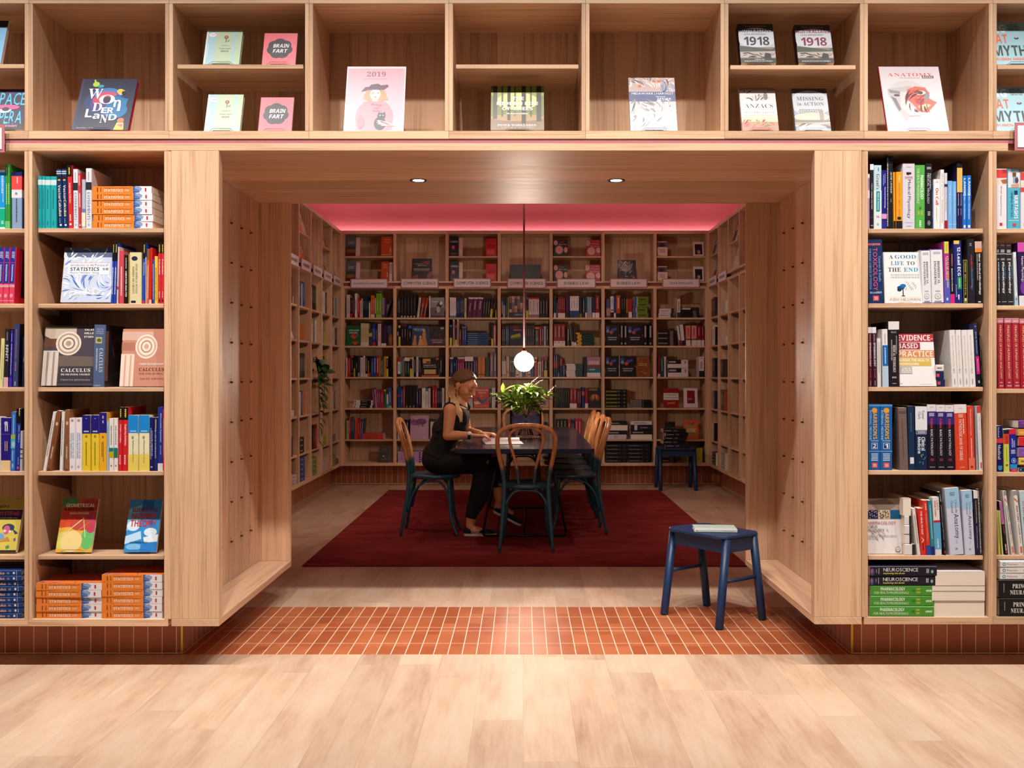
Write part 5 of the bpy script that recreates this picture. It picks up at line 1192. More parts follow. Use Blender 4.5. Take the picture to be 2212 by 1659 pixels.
shelf('second ' + WD, DS[1], IN, 2130, 500, 9.22, '''
s 244 296 216 2e2a2e L=-38 d=.21; @rd #charcoal pharmacology textbook
s 298 424 216 2e2a2e L=-40 d=.21; @rd #charcoal pharmacology textbook
s 426 552 220 2e2a2e L=-42 d=.21; @rd #charcoal pharmacology textbook
s 586 648 410 eaf0f4 L=-40; x 6a8490 .5 .66 .1 .75; b .83 1 a8d4e8; e .5 .88 .2 .025 c04880 #white and pale blue slim book
s 664 840 220 2e1c4c L=-38; b 0 .15 d854b0; v Human_Physiology f0ecf4 .3 .66 .22 .63 R; e .5 .72 .3 .1 7a3ca4; b .845 1 ece8ee #purple human physiology textbook with a pink top
''', x_lo=XD0)
PRES['pha'] = ['b .0 .07 d88a98', 'y ffe8ec .2 .85 .035 .055 1', 'v PRINCIPLES_OF_HUMAN_ANATOMY f4d49c .36 .68 .105 .86 R', 'y f0c0c4 .3 .7 .90 .925 1', 't WILEY f8e4e8 .25 .85 .95 .968 B']
shelf('third ' + WD, DS[2], IN, 2130, 670, 8.73, '''
s 232 352 150 b42c3c L=-24 d=.21 hc; @pha; w d88090 8 3 .3 .9 .02 .2 #red human anatomy textbook in clear wrap
s 372 508 150 b42c3c L=-30 d=.21 hc; @pha; w d88090 8 5 .3 .9 .02 .2 #red human anatomy textbook in clear wrap
s 522 656 150 b42c3c L=-34 d=.21 hc; @pha; w d88090 8 7 .3 .9 .02 .2 #red human anatomy textbook in clear wrap
s 664 800 160 b8242c L=-36 d=.21 hc; @pha #unwrapped bright red human anatomy textbook
''', x_lo=XD0)
shelf('fourth ' + WD, DS[3], IN, 2130, 890, 11.06, '''
s 272 424 334 1a1860 L=-16 d=.15; r 0 1 .27 .375 e8404c; v Oxford e4e8f4 .18 .44 .03 .25 S; v Medical f0f2fa .15 .6 .41 .73 S; r .15 .8 .865 .94 3a9cd0; p 3a9cd0 .15 .94 .8 .94 .5 .975 #navy oxford medical dictionary with a red band
s 436 572 424 d4dc5c L=-20; b 0 .1 1c2438; r .0 1 .1 .34 e84430; x 5a1410 .4 .5 .14 .34; x 5a1410 .62 .72 .14 .34; x 8a8c3c .45 .55 .4 .75; e .5 .84 .2 .025 6a6c2c #yellow-green handbook with a red panel
s 578 752 412 20289c L=-32; b 0 .12 e8283c; v CLINICAL f0f2ff .6 .78 .27 .43 B; v SPECIALTIES f0f2ff .34 .5 .22 .43 B; y e8ecff .2 .8 .48 .58 4; e .55 .74 .34 .06 8acdf0; e .55 .74 .26 .045 20289c; t 10 ffffff .42 .68 .715 .765 B; b .825 .93 2c9cdc; b .93 1 d8283c; y ffe0e0 .3 .9 .955 .97 1 #royal blue clinical specialties handbook
k 782 1120 1325 1418 1c3050 d=.14; t CL f0f4f8 .3 .7 .1 .2 B; b 0 .02 d8d8d8 #dark blue handbook at the foot of the bright pile
k 800 1120 1090 1270 f0cc58 d=.14 abs #yellow handbook in the bright pile
k 792 1120 850 1080 9058b8 d=.14 abs; x f090b0 .4 .5 .3 .8 #lower lilac handbook in the bright pile
k 806 1120 595 815 e4303c d=.14 abs; r .4 .6 .3 .9 c02430 #red handbook in the bright pile
k 780 1120 400 575 f4a030 d=.14 abs; r .3 .6 .1 .6 f8c070 #orange handbook in the bright pile
k 784 1120 205 385 6a3c98 d=.14 abs; r .6 .7 .2 .7 e05080 #purple handbook topping the bright pile
''', x_lo=XD0)
PRES['acb'] = ['b 0 .07 a49c98', 'p e07848 0 .1 1 .17 1 .2 0 .13', 'v ANATOMY 2a2428 .34 .7 .23 .49 B', 'v COLO c83c74 .36 .68 .51 .60 B', 'v RING 3c84b4 .36 .68 .60 .69 B', 'v BOOK d8b454 .36 .68 .71 .82 B', 'r .25 .75 .87 .97 e07848']
shelf('fifth ' + WD, DS[4], IN, 2130, 1040, 5.354, '''
s 148 172 340 d8d474 L=-24 d=.16
s 176 204 340 e4e48c L=-40 d=.16; x 4a4a3c .4 .6 .3 .6
s 212 258 228 1a1618 L=-74; b 0 .43 d078bc; v Pharmacology 8a2c7c .3 .7 .06 .4 I; v ANATOMY d84c6c .36 .7 .46 .62 B; x e8e0e0 .3 .7 .8 .92; r .3 .7 .93 .97 e04c60 #black and lilac pharmacology notes leaning
s 262 272 110 f0ece8 L=-70
s 276 330 108 f0ece8 L=-104 d=.19; @acb #white anatomy colouring book leaning
s 390 438 106 f0ece8 L=-78 d=.2 fc=c8b4a8; @acb #white anatomy colouring book beside the pale blue atlas
s 446 520 112 c8dfe8 L=-60 d=.2; v Grants a83850 .3 .6 .16 .38 S; r .3 .8 .4 .7 1f8484 #pale blue atlas leaning at the shelf end
''', x_lo=XD0)
PRES['pnn'] = ['y 9a9a9a .3 .8 .06 .08 1', 'v PRINCIPLES_OF f4f2f0 .54 .78 .18 .62 S', 'v NEURAL_SCIENCE f4f2f0 .2 .44 .15 .64 S']
PRES['pe'] = ['e .48 .055 .26 .022 2c84a0', 'e .48 .055 .14 .012 eaf4f6', 'v Pearson 6a8088 .34 .62 .095 .24 R', 'v Principles_of_Human_Physiology 5a5a60 .36 .6 .32 .8 R']
shelf('bottom ' + WD, zr0 + .0315, Y0 + .006, 2130, 1040, 5.354, '''
k 142 1040 1140 1560 141214 n=2 d=.22 hc; @pnn #thick black neural science textbook
k 154 1000 920 1136 f0ecec n=3 d=.2 abs; @pe #white physiology textbook above the black pair
''', x_lo=XD0)
# ---- display bays over the portal
ZU = zb + (300 - 282.8) * Y0 / F
YU = Y0 + .012
def usf(i): return PZ(USHELF[i], Y0 + .02)
PRES['so'] = ['e .7 .05 .3 .12 3a2c68', 'e .2 .5 .3 .3 241c44', 'e .85 .6 .2 .2 30244c', 't SPACE 4cc0f0 .12 .94 .09 .40 R', 't OPERA 4cc0f0 .12 .94 .54 .86 R', 'e .42 .50 .20 .09 f0e8ec', 'e .48 .45 .34 .06 e8508c', 'e .46 .50 .1 .05 2a2430', 'y e84c74 .2 .95 .06 .075 1', 't CATHERYNNE_M_VALENTE e8a8b8 .15 .85 .89 .935 B', 'w 4a3c80 10 3 0 .9 .1 .9']
UPB = 'display bays over the portal'
shelf('display', usf(0), YU, 0, 0, 5.025, '''
f -330 -20 150 1c2c44 st tilt=18 t=.02 in=.02 only sl=upper; b .15 1 8ac4ec; r 0 1 0 .15 141820 #sky blue book with a black top cut by the frame
''', group='books in the ' + UPB)
shelf('display', ZU, YU, 0, 0, 5.025, '''
f -200 212 905 2a2440 st tilt=20 t=.035 in=.02 only sl=neon; @so #dark paperback with neon blue space opera lettering
''', group='books in the ' + UPB)
PRES['won'] = ['r 0 .05 0 1 2c3458', 'e .48 .46 .36 .28 24386c', 'e .52 .32 .24 .14 3a7cc0', 'e .58 .4 .2 .14 2a5ca0', 'e .5 .31 .18 .06 c85070', 'e .42 .48 .2 .12 4a3c80', 'e .36 .42 .1 .08 c03c5c', 'e .7 .62 .22 .16 2474a8', 'p 2474a8 .66 .35 .9 .4 .86 .72 .62 .74', 'e .76 .27 .07 .05 d8d0c8', 'e .73 .25 .06 .05 e0c040', 'e .8 .28 .04 .04 1c1c28', 'e .27 .11 .06 .05 b8d840', 'p b8d840 .22 .02 .25 .02 .27 .1 .24 .11', 'e .36 .15 .06 .03 3c9cb8', 'p d8dc4c .74 1 .92 1 .9 .86 .78 .86', 'e .84 .82 .06 .05 e07858', 'p e8709c .78 .9 .9 .88 .88 .96', 't W f4f4f6 .16 .42 .2 .4 S', 't O f4f4f6 .38 .66 .32 .50 S', 'e .52 .41 .07 .05 3a3048', 't n f4f4f6 .66 .78 .42 .56 B', 't D f4f4f6 .29 .46 .48 .64 S', 't E f4f4f6 .46 .56 .57 .68 B', 't R f4f4f6 .57 .68 .57 .68 B', 't L f4f4f6 .19 .31 .60 .76 B', 't a f4f4f6 .33 .45 .69 .79 B', 't N f4f4f6 .47 .6 .71 .87 S', 't D f4f4f6 .62 .76 .70 .82 B', 'r .74 .79 .5 .64 f4f4f6', 't Thames_&_Hudson d8d8e0 .08 .26 .955 .972', 't ACMI d8d8e0 .3 .38 .955 .972']
shelf('display', ZU, YU, 0, 0, 3.253, '''
f 490 888 496 232844 st hc tilt=24 t=.022 in=.015 sp=b01c40 pg=c02040 only sl=wonderland; @won #dark blue hardback picture book with jumbled white wonderland lettering
f 1420 1672 625 b4caac st hc tilt=20 t=.02 in=.025 only name=journal sl=lowerjournal; r 0 .05 0 1 d8e4e0; r .05 .27 0 1 a4c8d6; r .76 .83 0 1 a4c8d6; e .17 .14 .1 .06 f4f0f4; y e0708c .1 .24 .12 .16 2; e .56 .21 .06 .05 8c4430; e .56 .21 .03 .03 c07858; r .55 .57 .25 .36 5a4a34; p 8a9a5c .57 .33 .68 .27 .64 .34; t Daily 4a4438 .44 .68 .44 .475 L; t Journal 4a4438 .38 .72 .52 .56 L; t 2019 4a4438 .45 .66 .60 .64 L; t frankie_magazine 6a5a48 .42 .78 .93 .965 C; r .07 .1 .4 .8 c8dce4 #pale green daily journal on the lower shelf of its display bay
f 1797 2035 648 ea6e7c st tilt=18 t=.012 in=.03 only sl=lowerpink; @brain #pink brain fart book on the lower shelf of its display bay
'''.replace('@brain', ';'.join(['e %.3f %.3f .19 .145 38343e' % (.5 + .2 * math.cos(a * PI / 3.5 + .2), .48 + .17 * math.sin(a * PI / 3.5 + .2)) for a in range(7)] + ['e .5 .48 .3 .24 38343e', 't BRAIN f4ecf0 .3 .78 .34 .45 I', 't FART f4ecf0 .3 .74 .5 .61 I'])), group='books in the ' + UPB)
shelf('display', usf(2), YU + .008, 0, 0, 3.253, '''
f 1413 1668 165 b4caac st hc tilt=20 t=.02 in=.025 only name=journal sl=upperjournal; r 0 .05 0 1 d8e4e0; r .05 .27 0 1 a4c8d6; r .76 .83 0 1 a4c8d6; e .17 .14 .1 .06 f4f0f4; y e0708c .1 .24 .12 .16 2; e .56 .21 .06 .05 8c4430; e .56 .21 .03 .03 c07858; r .55 .57 .25 .36 5a4a34; p 8a9a5c .57 .33 .68 .27 .64 .34; t Daily 4a4438 .44 .68 .44 .475 L; t Journal 4a4438 .38 .72 .52 .56 L; t 2019 4a4438 .45 .66 .60 .64 L; t frankie_magazine 6a5a48 .42 .78 .93 .965 C; r .07 .1 .4 .8 c8dce4 #pale green daily journal on the upper shelf of its display bay
f 1824 2062 190 ea6e7c st tilt=18 t=.012 in=.03 only sl=upperpink; @brain #pink brain fart book on the upper shelf of its display bay
'''.replace('@brain', ';'.join(['e %.3f %.3f .19 .145 38343e' % (.5 + .2 * math.cos(a * PI / 3.5 + .2), .48 + .17 * math.sin(a * PI / 3.5 + .2)) for a in range(7)] + ['e .5 .48 .3 .24 38343e', 't BRAIN f4ecf0 .3 .78 .34 .45 I', 't FART f4ecf0 .3 .74 .5 .61 I'])), group='books in the ' + UPB)
PRES['c19'] = ['r 0 1 0 .03 f4ece8', 'r 0 .02 0 1 f4e8ec', 'r .98 1 0 1 f4e8ec', 't 2019 9a6488 .34 .66 .08 .155 L', 't frankie_magazine_calendar c890a8 .3 .7 .18 .205 C', 'e .5 .78 .32 .28 f0909c', 'r .2 .8 .8 .97 f0909c', 'e .5 .42 .17 .12 c09a70', 'p c09a70 .32 .42 .68 .42 .72 .52 .56 .53 .44 .53 .3 .5', 'e .5 .43 .09 .085 f8d8cc', 'r .45 .55 .48 .54 f8d0c8', 'p 5c4260 .26 .39 .32 .32 .7 .28 .72 .31 .64 .36 .4 .36', 'p 5c4260 .38 .33 .42 .28 .54 .265 .6 .3', 'e .46 .41 .012 .006 4a3848', 'e .55 .41 .012 .006 4a3848', 'e .505 .47 .02 .007 d87888', 't Crazy b8607c .44 .62 .57 .61 C', 't cat b8607c .48 .58 .62 .65 C', 't lady b8607c .47 .6 .665 .705 C', 'e .60 .87 .10 .1 3c4054', 'e .62 .76 .07 .05 3c4054', 'p 3c4054 .56 .73 .57 .69 .6 .73', 'p 3c4054 .64 .73 .67 .69 .69 .74', 'e .6 .75 .012 .008 f0e8f0', 'e .65 .75 .012 .008 f0e8f0', 'w f0d8e0 9 4 .53 .62 .82 .92', 'e .28 .85 .06 .1 ec7c8c']
PRES['hlt'] = ['b 0 1 6c7838', 'e .3 .15 .3 .2 9aa84c', 'e .75 .1 .3 .2 8c9c44', 'e .5 .35 .4 .2 c8cc8c', 'b .68 1 7c6048', 'e .5 .72 .5 .08 a08458'] + ['r %g %g 0 %g %s' % (u, u + w_, h_, c_) for u, w_, h_, c_ in ((.04, .08, .75, '3c3420'), (.2, .03, .7, '4c4428'), (.31, .06, .78, '342c1c'), (.44, .03, .68, '5c5434'), (.58, .08, .85, '2c2418'), (.74, .03, .7, '4c4428'), (.86, .09, .8, '30281a'))] + ['t THE f6f2ec .40 .62 .25 .325 B', 't HIDDEN_LIFE f6f2ec .11 .89 .365 .435 B', 't OF_TREES f6f2ec .21 .79 .48 .555 B', 't The_Illustrated_Edition e8e0d8 .29 .70 .61 .65 I', 't PETER_WOHLLEBEN f0e8e0 .13 .85 .87 .92 S', 'y d8ccc0 .2 .8 .945 .96 1']
shelf('display', ZU, YU, 660, 0, 3.568, '''
f 285 750 450 f0b6c4 tilt=18 t=.006 in=.02 only name=calendar; @c19 #large pink 2019 calendar with a drawn woman in a spotted hat
f 1425 1840 615 5c6430 tilt=20 t=.028 in=.02 hc only st sl=trees; @hlt #forest photograph book about the hidden life of trees
''', group='books in the ' + UPB)
PRES['mid'] = ['b 0 .27 c0a8a4', 'w e8dcd8 34 3 0 .9 0 .22', 'w 6a5c60 20 4 0 .9 0 .22', 'w 7c9cc8 8 6 .75 .95 0 .2', 'e .55 .07 .035 .022 d8643c', 'e .66 .07 .04 .025 d8643c', 'e .24 .16 .04 .028 d8643c', 'b .27 .455 4c5684', 't MIDAWARR_|_HARVEST f0f0f6 .06 .96 .285 .335 R', 't The_Art_of f0f0f6 .58 .78 .352 .375 B', 'y e4e4f0 .58 .9 .385 .44 2', 'b .455 1 c4c0c4', 'w f4f2f2 46 7 0 .95 .46 .95', 'w 8a8488 30 9 0 .95 .46 .95', 'p f2eeee 0 .70 1 .62 1 .64 0 .72', 'p f2eeee .78 .46 .82 .46 .97 1 .93 1']
def war(c): return ['b 0 .2 2a2c38', 'e .5 .35 .6 .25 d8dce6', 't David_W_Cameron d8a078 .2 .8 .04 .075 R', 't AUSTRALIANS %s .04 .96 .13 .215 B' % c, 't on_the_WESTERN_FRONT 4a4a54 .16 .8 .25 .28 I', 't 1918 %s .14 .86 .33 .55 B' % c, 'b .6 1 8c8078', 'p 4c5448 0 .56 .4 .6 .9 .66 1 .6 1 .7 0 .72', 'p b8aca4 .0 .72 1 .7 1 .86 0 .86', 'w 2c2824 16 5 .05 .85 .72 .88', 'p 1c1a1a .6 1 .72 .74 .85 .76 .9 1', 'b .88 1 2c2826', 't volume_one e0d8d0 .4 .68 .895 .92 I', 'y d8d0c8 .1 .9 .94 .965 1']
PRES['wa'] = war('2c3040'); PRES['wb'] = [q for q in war('8a1848') if 'volume' not in q]
PRES['anz'] = ['b 0 .07 9a7468', 'y f0e0d8 .1 .8 .045 .06 1', 'b .07 .32 d0ccc8', 'w 5a5654 18 5 0 .9 .12 .26', 'e .72 .2 .06 .09 6a6664', 'b .32 .68 f2eeea', 't ANZACS 2c2824 .12 .9 .38 .48 S', 'y 8a7c74 .3 .7 .51 .525 1', 't WESTERN_FRONT 9a7468 .1 .92 .56 .61 S', 'r .1 .9 .635 .655 d8b888', 'b .68 .8 f0e0a8', 't BATTLEFIELD_GUIDE c8a050 .16 .9 .72 .755 S', 'b .8 1 d07868', 'w b83c44 26 9 0 .95 .8 .95', 'w 8a9c54 14 3 0 .95 .78 .92']
PRES['mis'] = ['b 0 .12 3c4858', 'e .5 .35 .6 .3 b8bcc4', 't MARIANNE_VAN_VELZEN e4e8ec .14 .84 .10 .135 S', 't MISSING 343c48 .12 .88 .2 .29 S', 't in_ACTION 343c48 .12 .88 .33 .41 S', 'y 5c6470 .14 .8 .49 .6 3', 'e .5 .68 .5 .1 d8c0a8', 'b .76 .9 a08c7c', 'r .72 .84 .52 .78 8a8078', 'b .75 .80 6c6460', 'p e4dcd4 0 .88 1 .8 1 .82 0 .9', 'p e4dcd4 .3 .82 .34 .82 .3 1 .26 1', 'e .5 .95 .4 .1 d8d4d0', 'w 5c5450 10 4 .0 .9 .84 .95']
shelf('display', ZU, YU, 1260, 0, 3.568, '''
f 368 732 542 b8b4b8 tilt=20 t=.02 in=.02 only st sl=harvest; @mid #art book of woven fibres with a slate blue title band
f 1236 1517 630 ece4de tilt=20 t=.022 in=.02 only st sl=anzacs; @anz #pale western front guide with a poppy field below
f 1648 1922 636 8c98a4 tilt=20 t=.02 in=.02 only st sl=missing; @mis #grey-blue missing in action book with a church tower
''', group='books in the ' + UPB)
shelf('display', usf(6), YU + .008, 1260, 0, 3.568, '''
f 1223 1498 130 c0c4d0 tilt=20 t=.04 in=.02 only st sp=241c20 sl=grey; @wa #war history book with grey 1918 lettering
f 1668 1946 140 c8c8d4 tilt=20 t=.04 in=.02 only st sp=241c20 sl=crimson; @wb #war history book with crimson 1918 lettering
''', group='books in the ' + UPB)
PRES['ana'] = ['t ANATOMY e0646c .14 .88 .10 .155 S', 't THE_COLORING_BOOK 6a5c60 .32 .66 .172 .187', 'r .7 .89 .145 .185 1c181c', 't ROCKS f4f0f0 .715 .875 .152 .178 B', 'e .42 .42 .32 .2 d4ced0', 'p c0b8bc .1 .35 .5 .3 .5 .6 .44 .8 .34 .86 .28 .74 .18 .62 .14 .5 .1 .42', 'p 8c868a .12 .36 .3 .39 .3 .43 .13 .41', 'e .24 .45 .05 .018 3c383c', 'p d4ced0 .3 .4 .44 .4 .46 .66 .4 .74 .28 .64', 'p 7a7478 .14 .46 .22 .5 .28 .66 .24 .7', 'p e2dcde .44 .62 .8 .66 .7 .86 .4 .88 .36 .84', 'p b0a4a8 .38 .76 .56 .755 .6 .77 .4 .79', 'p e06450 .42 .36 .56 .31 .72 .33 .78 .42 .76 .5 .88 .56 .7 .72 .56 .7 .48 .58 .4 .52', 'e .6 .42 .15 .06 c84c40', 'e .62 .41 .1 .034 f0e8e4', 'e .63 .41 .045 .028 5a3424', 'p b4343c .52 .5 .68 .5 .66 .6 .54 .58', 'p 7c8ca0 .72 .4 .78 .46 .7 .53 .68 .5', 'p d8c49c .55 .62 .7 .58 .78 .6 .62 .7', 'w 7a2c28 16 5 .44 .74 .34 .66', 'y d8c8cc .28 .7 .955 .97 1']
shelf('display', ZU, YU, 1850, 0, 5.185, '''
f 366 1062 645 e4d8de tilt=20 t=.012 in=.02 sp=b0202c only st sl=anatomy; @ana #large white anatomy colouring book with a half-dissected face
''', group='books in the ' + UPB)
PRES['fat'] = ['t BIG f8fcfc .0 .34 .06 .24 B', 't WHEN_YOU 28343c .40 .62 .05 .08 B', 't LOSE_WEIGHT 28343c .40 .66 .09 .12 B', 't WHERE_DOES 28343c .40 .66 .13 .16 B', 't THE_FAT_GO? 28343c .41 .65 .17 .2 B', 't FAT f0643c .0 .35 .29 .50 B', 't MYTHS 30383f .0 .85 .55 .80 B', 't RUBEN_MEERMAN f0643c .02 .9 .845 .905 B', 'e .55 .38 .05 .03 2c3c74', 'e .55 .36 .03 .02 f0a080']
shelf('display', ZU, YU, 2130, 0, 5.024, '''
f 132 700 872 9fcbd6 tilt=20 t=.02 in=.02 only st sl=lowerfat; @fat #pale blue fat myths book on the lower shelf
''', group='books in the ' + UPB)
shelf('display', usf(8), YU + .008, 2130, 0, 5.024, '''
f 132 640 160 9fcbd6 tilt=20 t=.02 in=.02 only st sl=upperfat; @fat #pale blue fat myths book on the upper shelf
''', group='books in the ' + UPB)
# ---- the far wall of the room
YS_ = YB + .016
def far(bay, lev, ox, oy, sc, data, z=None):
    nm = {0: 'top shelf', 1: 'second shelf', 2: 'third shelf', 3: 'fourth shelf', 4: 'fifth shelf', 5: 'bottom shelf', 'u': 'upper display', 'l': 'lower display'}[lev]
    zz = z if z is not None else (zB0 + .034 if lev == 5 else PZ(553, YB) if lev == 'u' else zBt + .019 if lev == 'l' else RZ[lev])
    shelf('%s, %s bay' % (nm, BAY[bay]), zz, YS_, ox, oy, sc, data, detail=False, group='books in the %s bay' % BAY[bay], x_lo=PX(BX[bay] + 5.9, YS_), x_hi=PX(BX[bay + 1] - 5.9, YS_))
P1, P2, P3, P4, P5, P6 = (730, 490, 6.144), (730, 750, 6.144), (1070, 490, 6.144), (1070, 750, 6.144), (1400, 420, 4.879), (1400, 740, 4.608)
for lev, a, b_ in (('u', 118, 130), ('l', 446, 462)):
    far(0, lev, *P1, 'f 102 228 %d 3c4844 tilt=12; b 0 .5 5c6a70; y b8c0c0 .2 .8 .25 .4 2; e .5 .75 .5 .1 8c5c3c; b .85 1 5c1c18 #stormy landscape novel\nf 232 284 %d e4c8c4 tilt=8 in=.03 t=.006 #pale back cover beside the landscape novel\nf 566 %d %d c8501c tilt=10 %s; y e88c58 .25 .8 .1 .35 2; r .8 .86 .55 .8 f0e0d0; y f0d0b0 .1 .9 .92 .96 1 #burnt orange novel' % (a, b_, 735 if lev == 'u' else 668, 120 if lev == 'u' else 456, '' if lev == 'u' else '') + ('' if lev == 'u' else '\nf 676 730 466 e8d0c8 tilt=8 in=.02 t=.006; y 6a5050 .2 .8 .1 .6 6 #pale back cover beside the orange novel'))
    far(2, lev, *P1, 'f 1480 1596 %d 1c2036 tilt=12; t CAMBODIA d8d0d8 .05 .95 .2 .3 B; e .4 .55 .2 .1 d85c6c; y b89aa0 .2 .8 .85 .9 1 #dark novel with a pink sun\nf 1604 1652 %d e4c8c4 tilt=8 in=.03 t=.006 #pale back cover beside the dark novel\nf 1960 2118 %d d81820 tilt=10; y 5c0c10 .1 .9 .34 .52 2; y f08c80 .1 .8 .62 .9 5 #bright red paperback' % ((125, 138, 150) if lev == 'u' else (450, 466, 484)))
    far(4, lev, *P3, 'f %s 2c3838 tilt=8; e .15 .18 .15 .16 e8a49c; t Bake_this f0dcd8 .35 .95 .22 .32 C; e .4 .62 .28 .26 eca8a0; e .88 .62 .14 .18 eca8a0; r .45 .75 .12 .16 e0504c #dark baking book with pink biscuit circles\nf %s c01c38 tilt=8; e .1 .2 .2 .18 d8b0a0; t Classic f0dcd8 .38 .9 .18 .28 C; t Creations f0dcd8 .3 .95 .34 .44 C; e .35 .7 .28 .24 ecb8a8; e .88 .65 .18 .17 ecb8a8; y f0c8c8 .45 .9 .06 .1 1 #crimson baking book with iced biscuits' % (('768 958 168', '1210 1405 168') if lev == 'u' else ('768 958 500', '1198 1395 500')))
    far(6, lev, *P5, 'f %s ecdcdc tilt=12; r 0 1 .05 .4 6a5a60; e .45 .25 .3 .12 2c2830; y d85c78 .2 .8 .5 .8 3; r .0 .3 .92 1 c8c020 #white book with two brides\nf %s ecdcd8 tilt=12; r .16 .86 .18 .9 1c1c1c; e .5 .7 .16 .1 8a8078; r .4 .65 .62 .85 b8a498 #white book with a dark framed photograph' % (('96 206 490', '480 594 492') if lev == 'u' else ('96 206 752', '482 598 755')))
far(1, 'l', *P1, 'f 978 1242 415 1c161a tilt=10 only; p 8c3c40 .45 .15 .9 .08 .85 .3; p 8c3c40 0 1 0 .8 .3 .7 .35 .95; p 8c4448 .7 1 .8 .65 1 .55 1 1; t donna_hay f0e8e8 .28 .72 .28 .33 B; t MODERN_BAKING f0e8e8 .1 .88 .45 .49 B; y d8c0c0 .12 .6 .22 .25 1; y d8c0c0 .1 .85 .52 .55 1 #dark modern baking book face out above the first computer science sign')
far(3, 'l', *P3, 'f 196 604 496 111014 tilt=8 only t=.03 #wide black case above the third computer science sign')
far(5, 'l', *P3, 'f 1632 1870 436 2c2830 tilt=8 only; e .4 .3 .4 .25 7a7470; w c8bcb8 26 4 0 .9 .05 .8; e .45 .4 .26 .16 9a918c; w e8e0dc 10 9 .2 .7 .1 .6; t the_tree f4ecec .1 .62 .84 .95 C #black and white photograph book above the second business law sign')
far(0, 0, *P1, '''
s 86 106 934 8cbcd0; b 0 .1 c8b820; b .5 1 6ca0c0
s 112 158 900 dccad0; x 8a7078 .4 .6 .2 .8
s 160 188 945 161314; b .8 1 c8281c; x b8a8a0 .4 .6 .1 .7
s 190 212 925 6c1418
s 222 256 884 ecdfe2; v MANAGEMENT 3a2a30 .3 .7 .24 .7 B
s 260 288 945 c81c28; x f0d0d0 .4 .6 .2 .7
s 292 306 978 e4d4d4
s 309 328 950 d8c8a8
s 331 402 915 1c2a3c n=4; x 9ab0c0 .4 .6 .25 .6
s 408 430 980 e0cfc8; b 0 .1 3c5c28
s 436 486 908 d8642c n=2; b .86 1 ead8d0; x f8d8c0 .4 .6 .2 .7
s 490 502 945 e8d8d4; b .8 1 2c3058
s 506 582 884 78b828 n=2; x d8f0b0 .4 .6 .3 .7; b .88 1 98c850
s 585 616 940 a878b8; b .85 1 5c3870
s 628 652 950 14404c L=78
''')
far(0, 1, *P1, '''
f 106 296 1308 1c6438 tilt=6 in=.002; p d84c30 .3 .55 .55 .35 .8 .55 .55 .7; p d84c30 .4 .82 .9 .8 .65 1; e .72 .45 .16 .1 6c5c7c; t MANAGING d8e0d8 .2 .9 .2 .28 B; t AND_ORG d8e0d8 .2 .8 .32 .4 B #green management book face out with orange arrows
s 302 408 1278 d8cc9c n=4; b .85 1 eae0d8; x 6a6040 .4 .6 .2 .7
s 410 452 1352 3c4858 n=2; b .25 .45 d0c030
s 456 500 1288 2038a0 n=2; x d8d8f8 .4 .6 .2 .7; b .84 1 b82830
s 504 522 1330 1c1c24
s 528 572 1290 e0d0d8; b .5 .8 e8b0a8; x 3a3038 .4 .6 .06 .4
s 576 608 1302 3c1840; b .88 1 e8dcdc
s 610 640 1302 481c4c; b .88 1 e8dcdc
f 645 735 1305 302030 tilt=10 ; e .7 .7 .3 .3 a85c20; e .4 .2 .4 .2 3c4470
''')
far(0, 2, *P2, '''
s 92 122 140 eadede
s 124 166 138 c01c24 n=2; x f0c8c8 .4 .6 .1 .8
s 170 204 108 1c1418; b 0 .12 c83038; b .8 .9 2c5c50; x a8a090 .4 .6 .2 .7
s 208 228 110 1c1c2c; b .6 1 c8a830
s 230 262 130 1c1c24; v ART d89c40 .3 .7 .3 .6 B
s 265 290 110 2c4448; b .8 1 88a8c0
s 296 332 136 e8dcdc; x 5c4c50 .4 .6 .1 .9
s 335 360 118 ece0e0; v BUILT_FOR_GROWTH 7c2838 .3 .7 .1 .9 B
s 363 392 120 1c181c; b .85 1 eae0e0; x e8d8d0 .4 .6 .1 .7
s 396 408 180 d88c30
s 411 434 130 1c1418; b .8 1 c82820
s 440 470 148 285c98 n=2; x b8d0e8 .4 .6 .2 .8
s 474 504 124 2444b0; x f0e0f8 .4 .7 .1 .8
s 508 544 120 a81c24; x f8e0d8 .4 .7 .1 .8
s 546 560 124 e09830
s 562 604 150 284c70 n=3; x e0d040 .3 .6 .1 .9
s 608 640 120 d88c28 n=2
s 642 668 124 241c18; b 0 .1 d8d040; b .6 1 d0cc40; x e8e0d0 .4 .6 .15 .5
''')
far(0, 3, *P2, '''
k 205 458 705 808 ece2e4 n=3; r 0 1 .34 .9 1c1820; e .5 .08 .3 .03 1c1820; x c8c0c8 .4 .6 .4 .7
s 472 494 540 8c2468 L=-24
s 498 520 560 b89ac0 L=-20
s 524 546 562 c8285c L=-16; x f0d0d8 .4 .6 .2 .7
s 548 570 575 7a3c88 L=-14
s 572 612 560 c82430 n=2 L=-10; x f0d0d0 .4 .6 .2 .7
s 616 642 560 2c7c3c L=-6; b 0 .1 d8c830
s 646 672 545 e8dcdc L=-6; b 0 .3 3c3058; b .8 1 48a0c0
s 676 708 542 2c68b0 L=-4; x f0f0f8 .4 .6 .2 .7; b .9 1 e0c840
s 711 730 570 b82838
''')
far(0, 4, *P2, '''
s 92 112 948 78a828
s 116 144 975 d8b890 n=2
s 147 170 928 c01c2c; x f0d0d0 .4 .6 .1 .7
s 174 214 955 1c5c78 n=2; x b0d0e0 .4 .6 .1 .6
s 218 258 948 e04c24 n=2
s 262 280 975 c81c30
s 282 300 950 d02440 L=8
s 302 324 950 2060b8 L=14 fc=1c3458
k 302 602 1145 1222 e04840 n=5 #coral booklet
''')
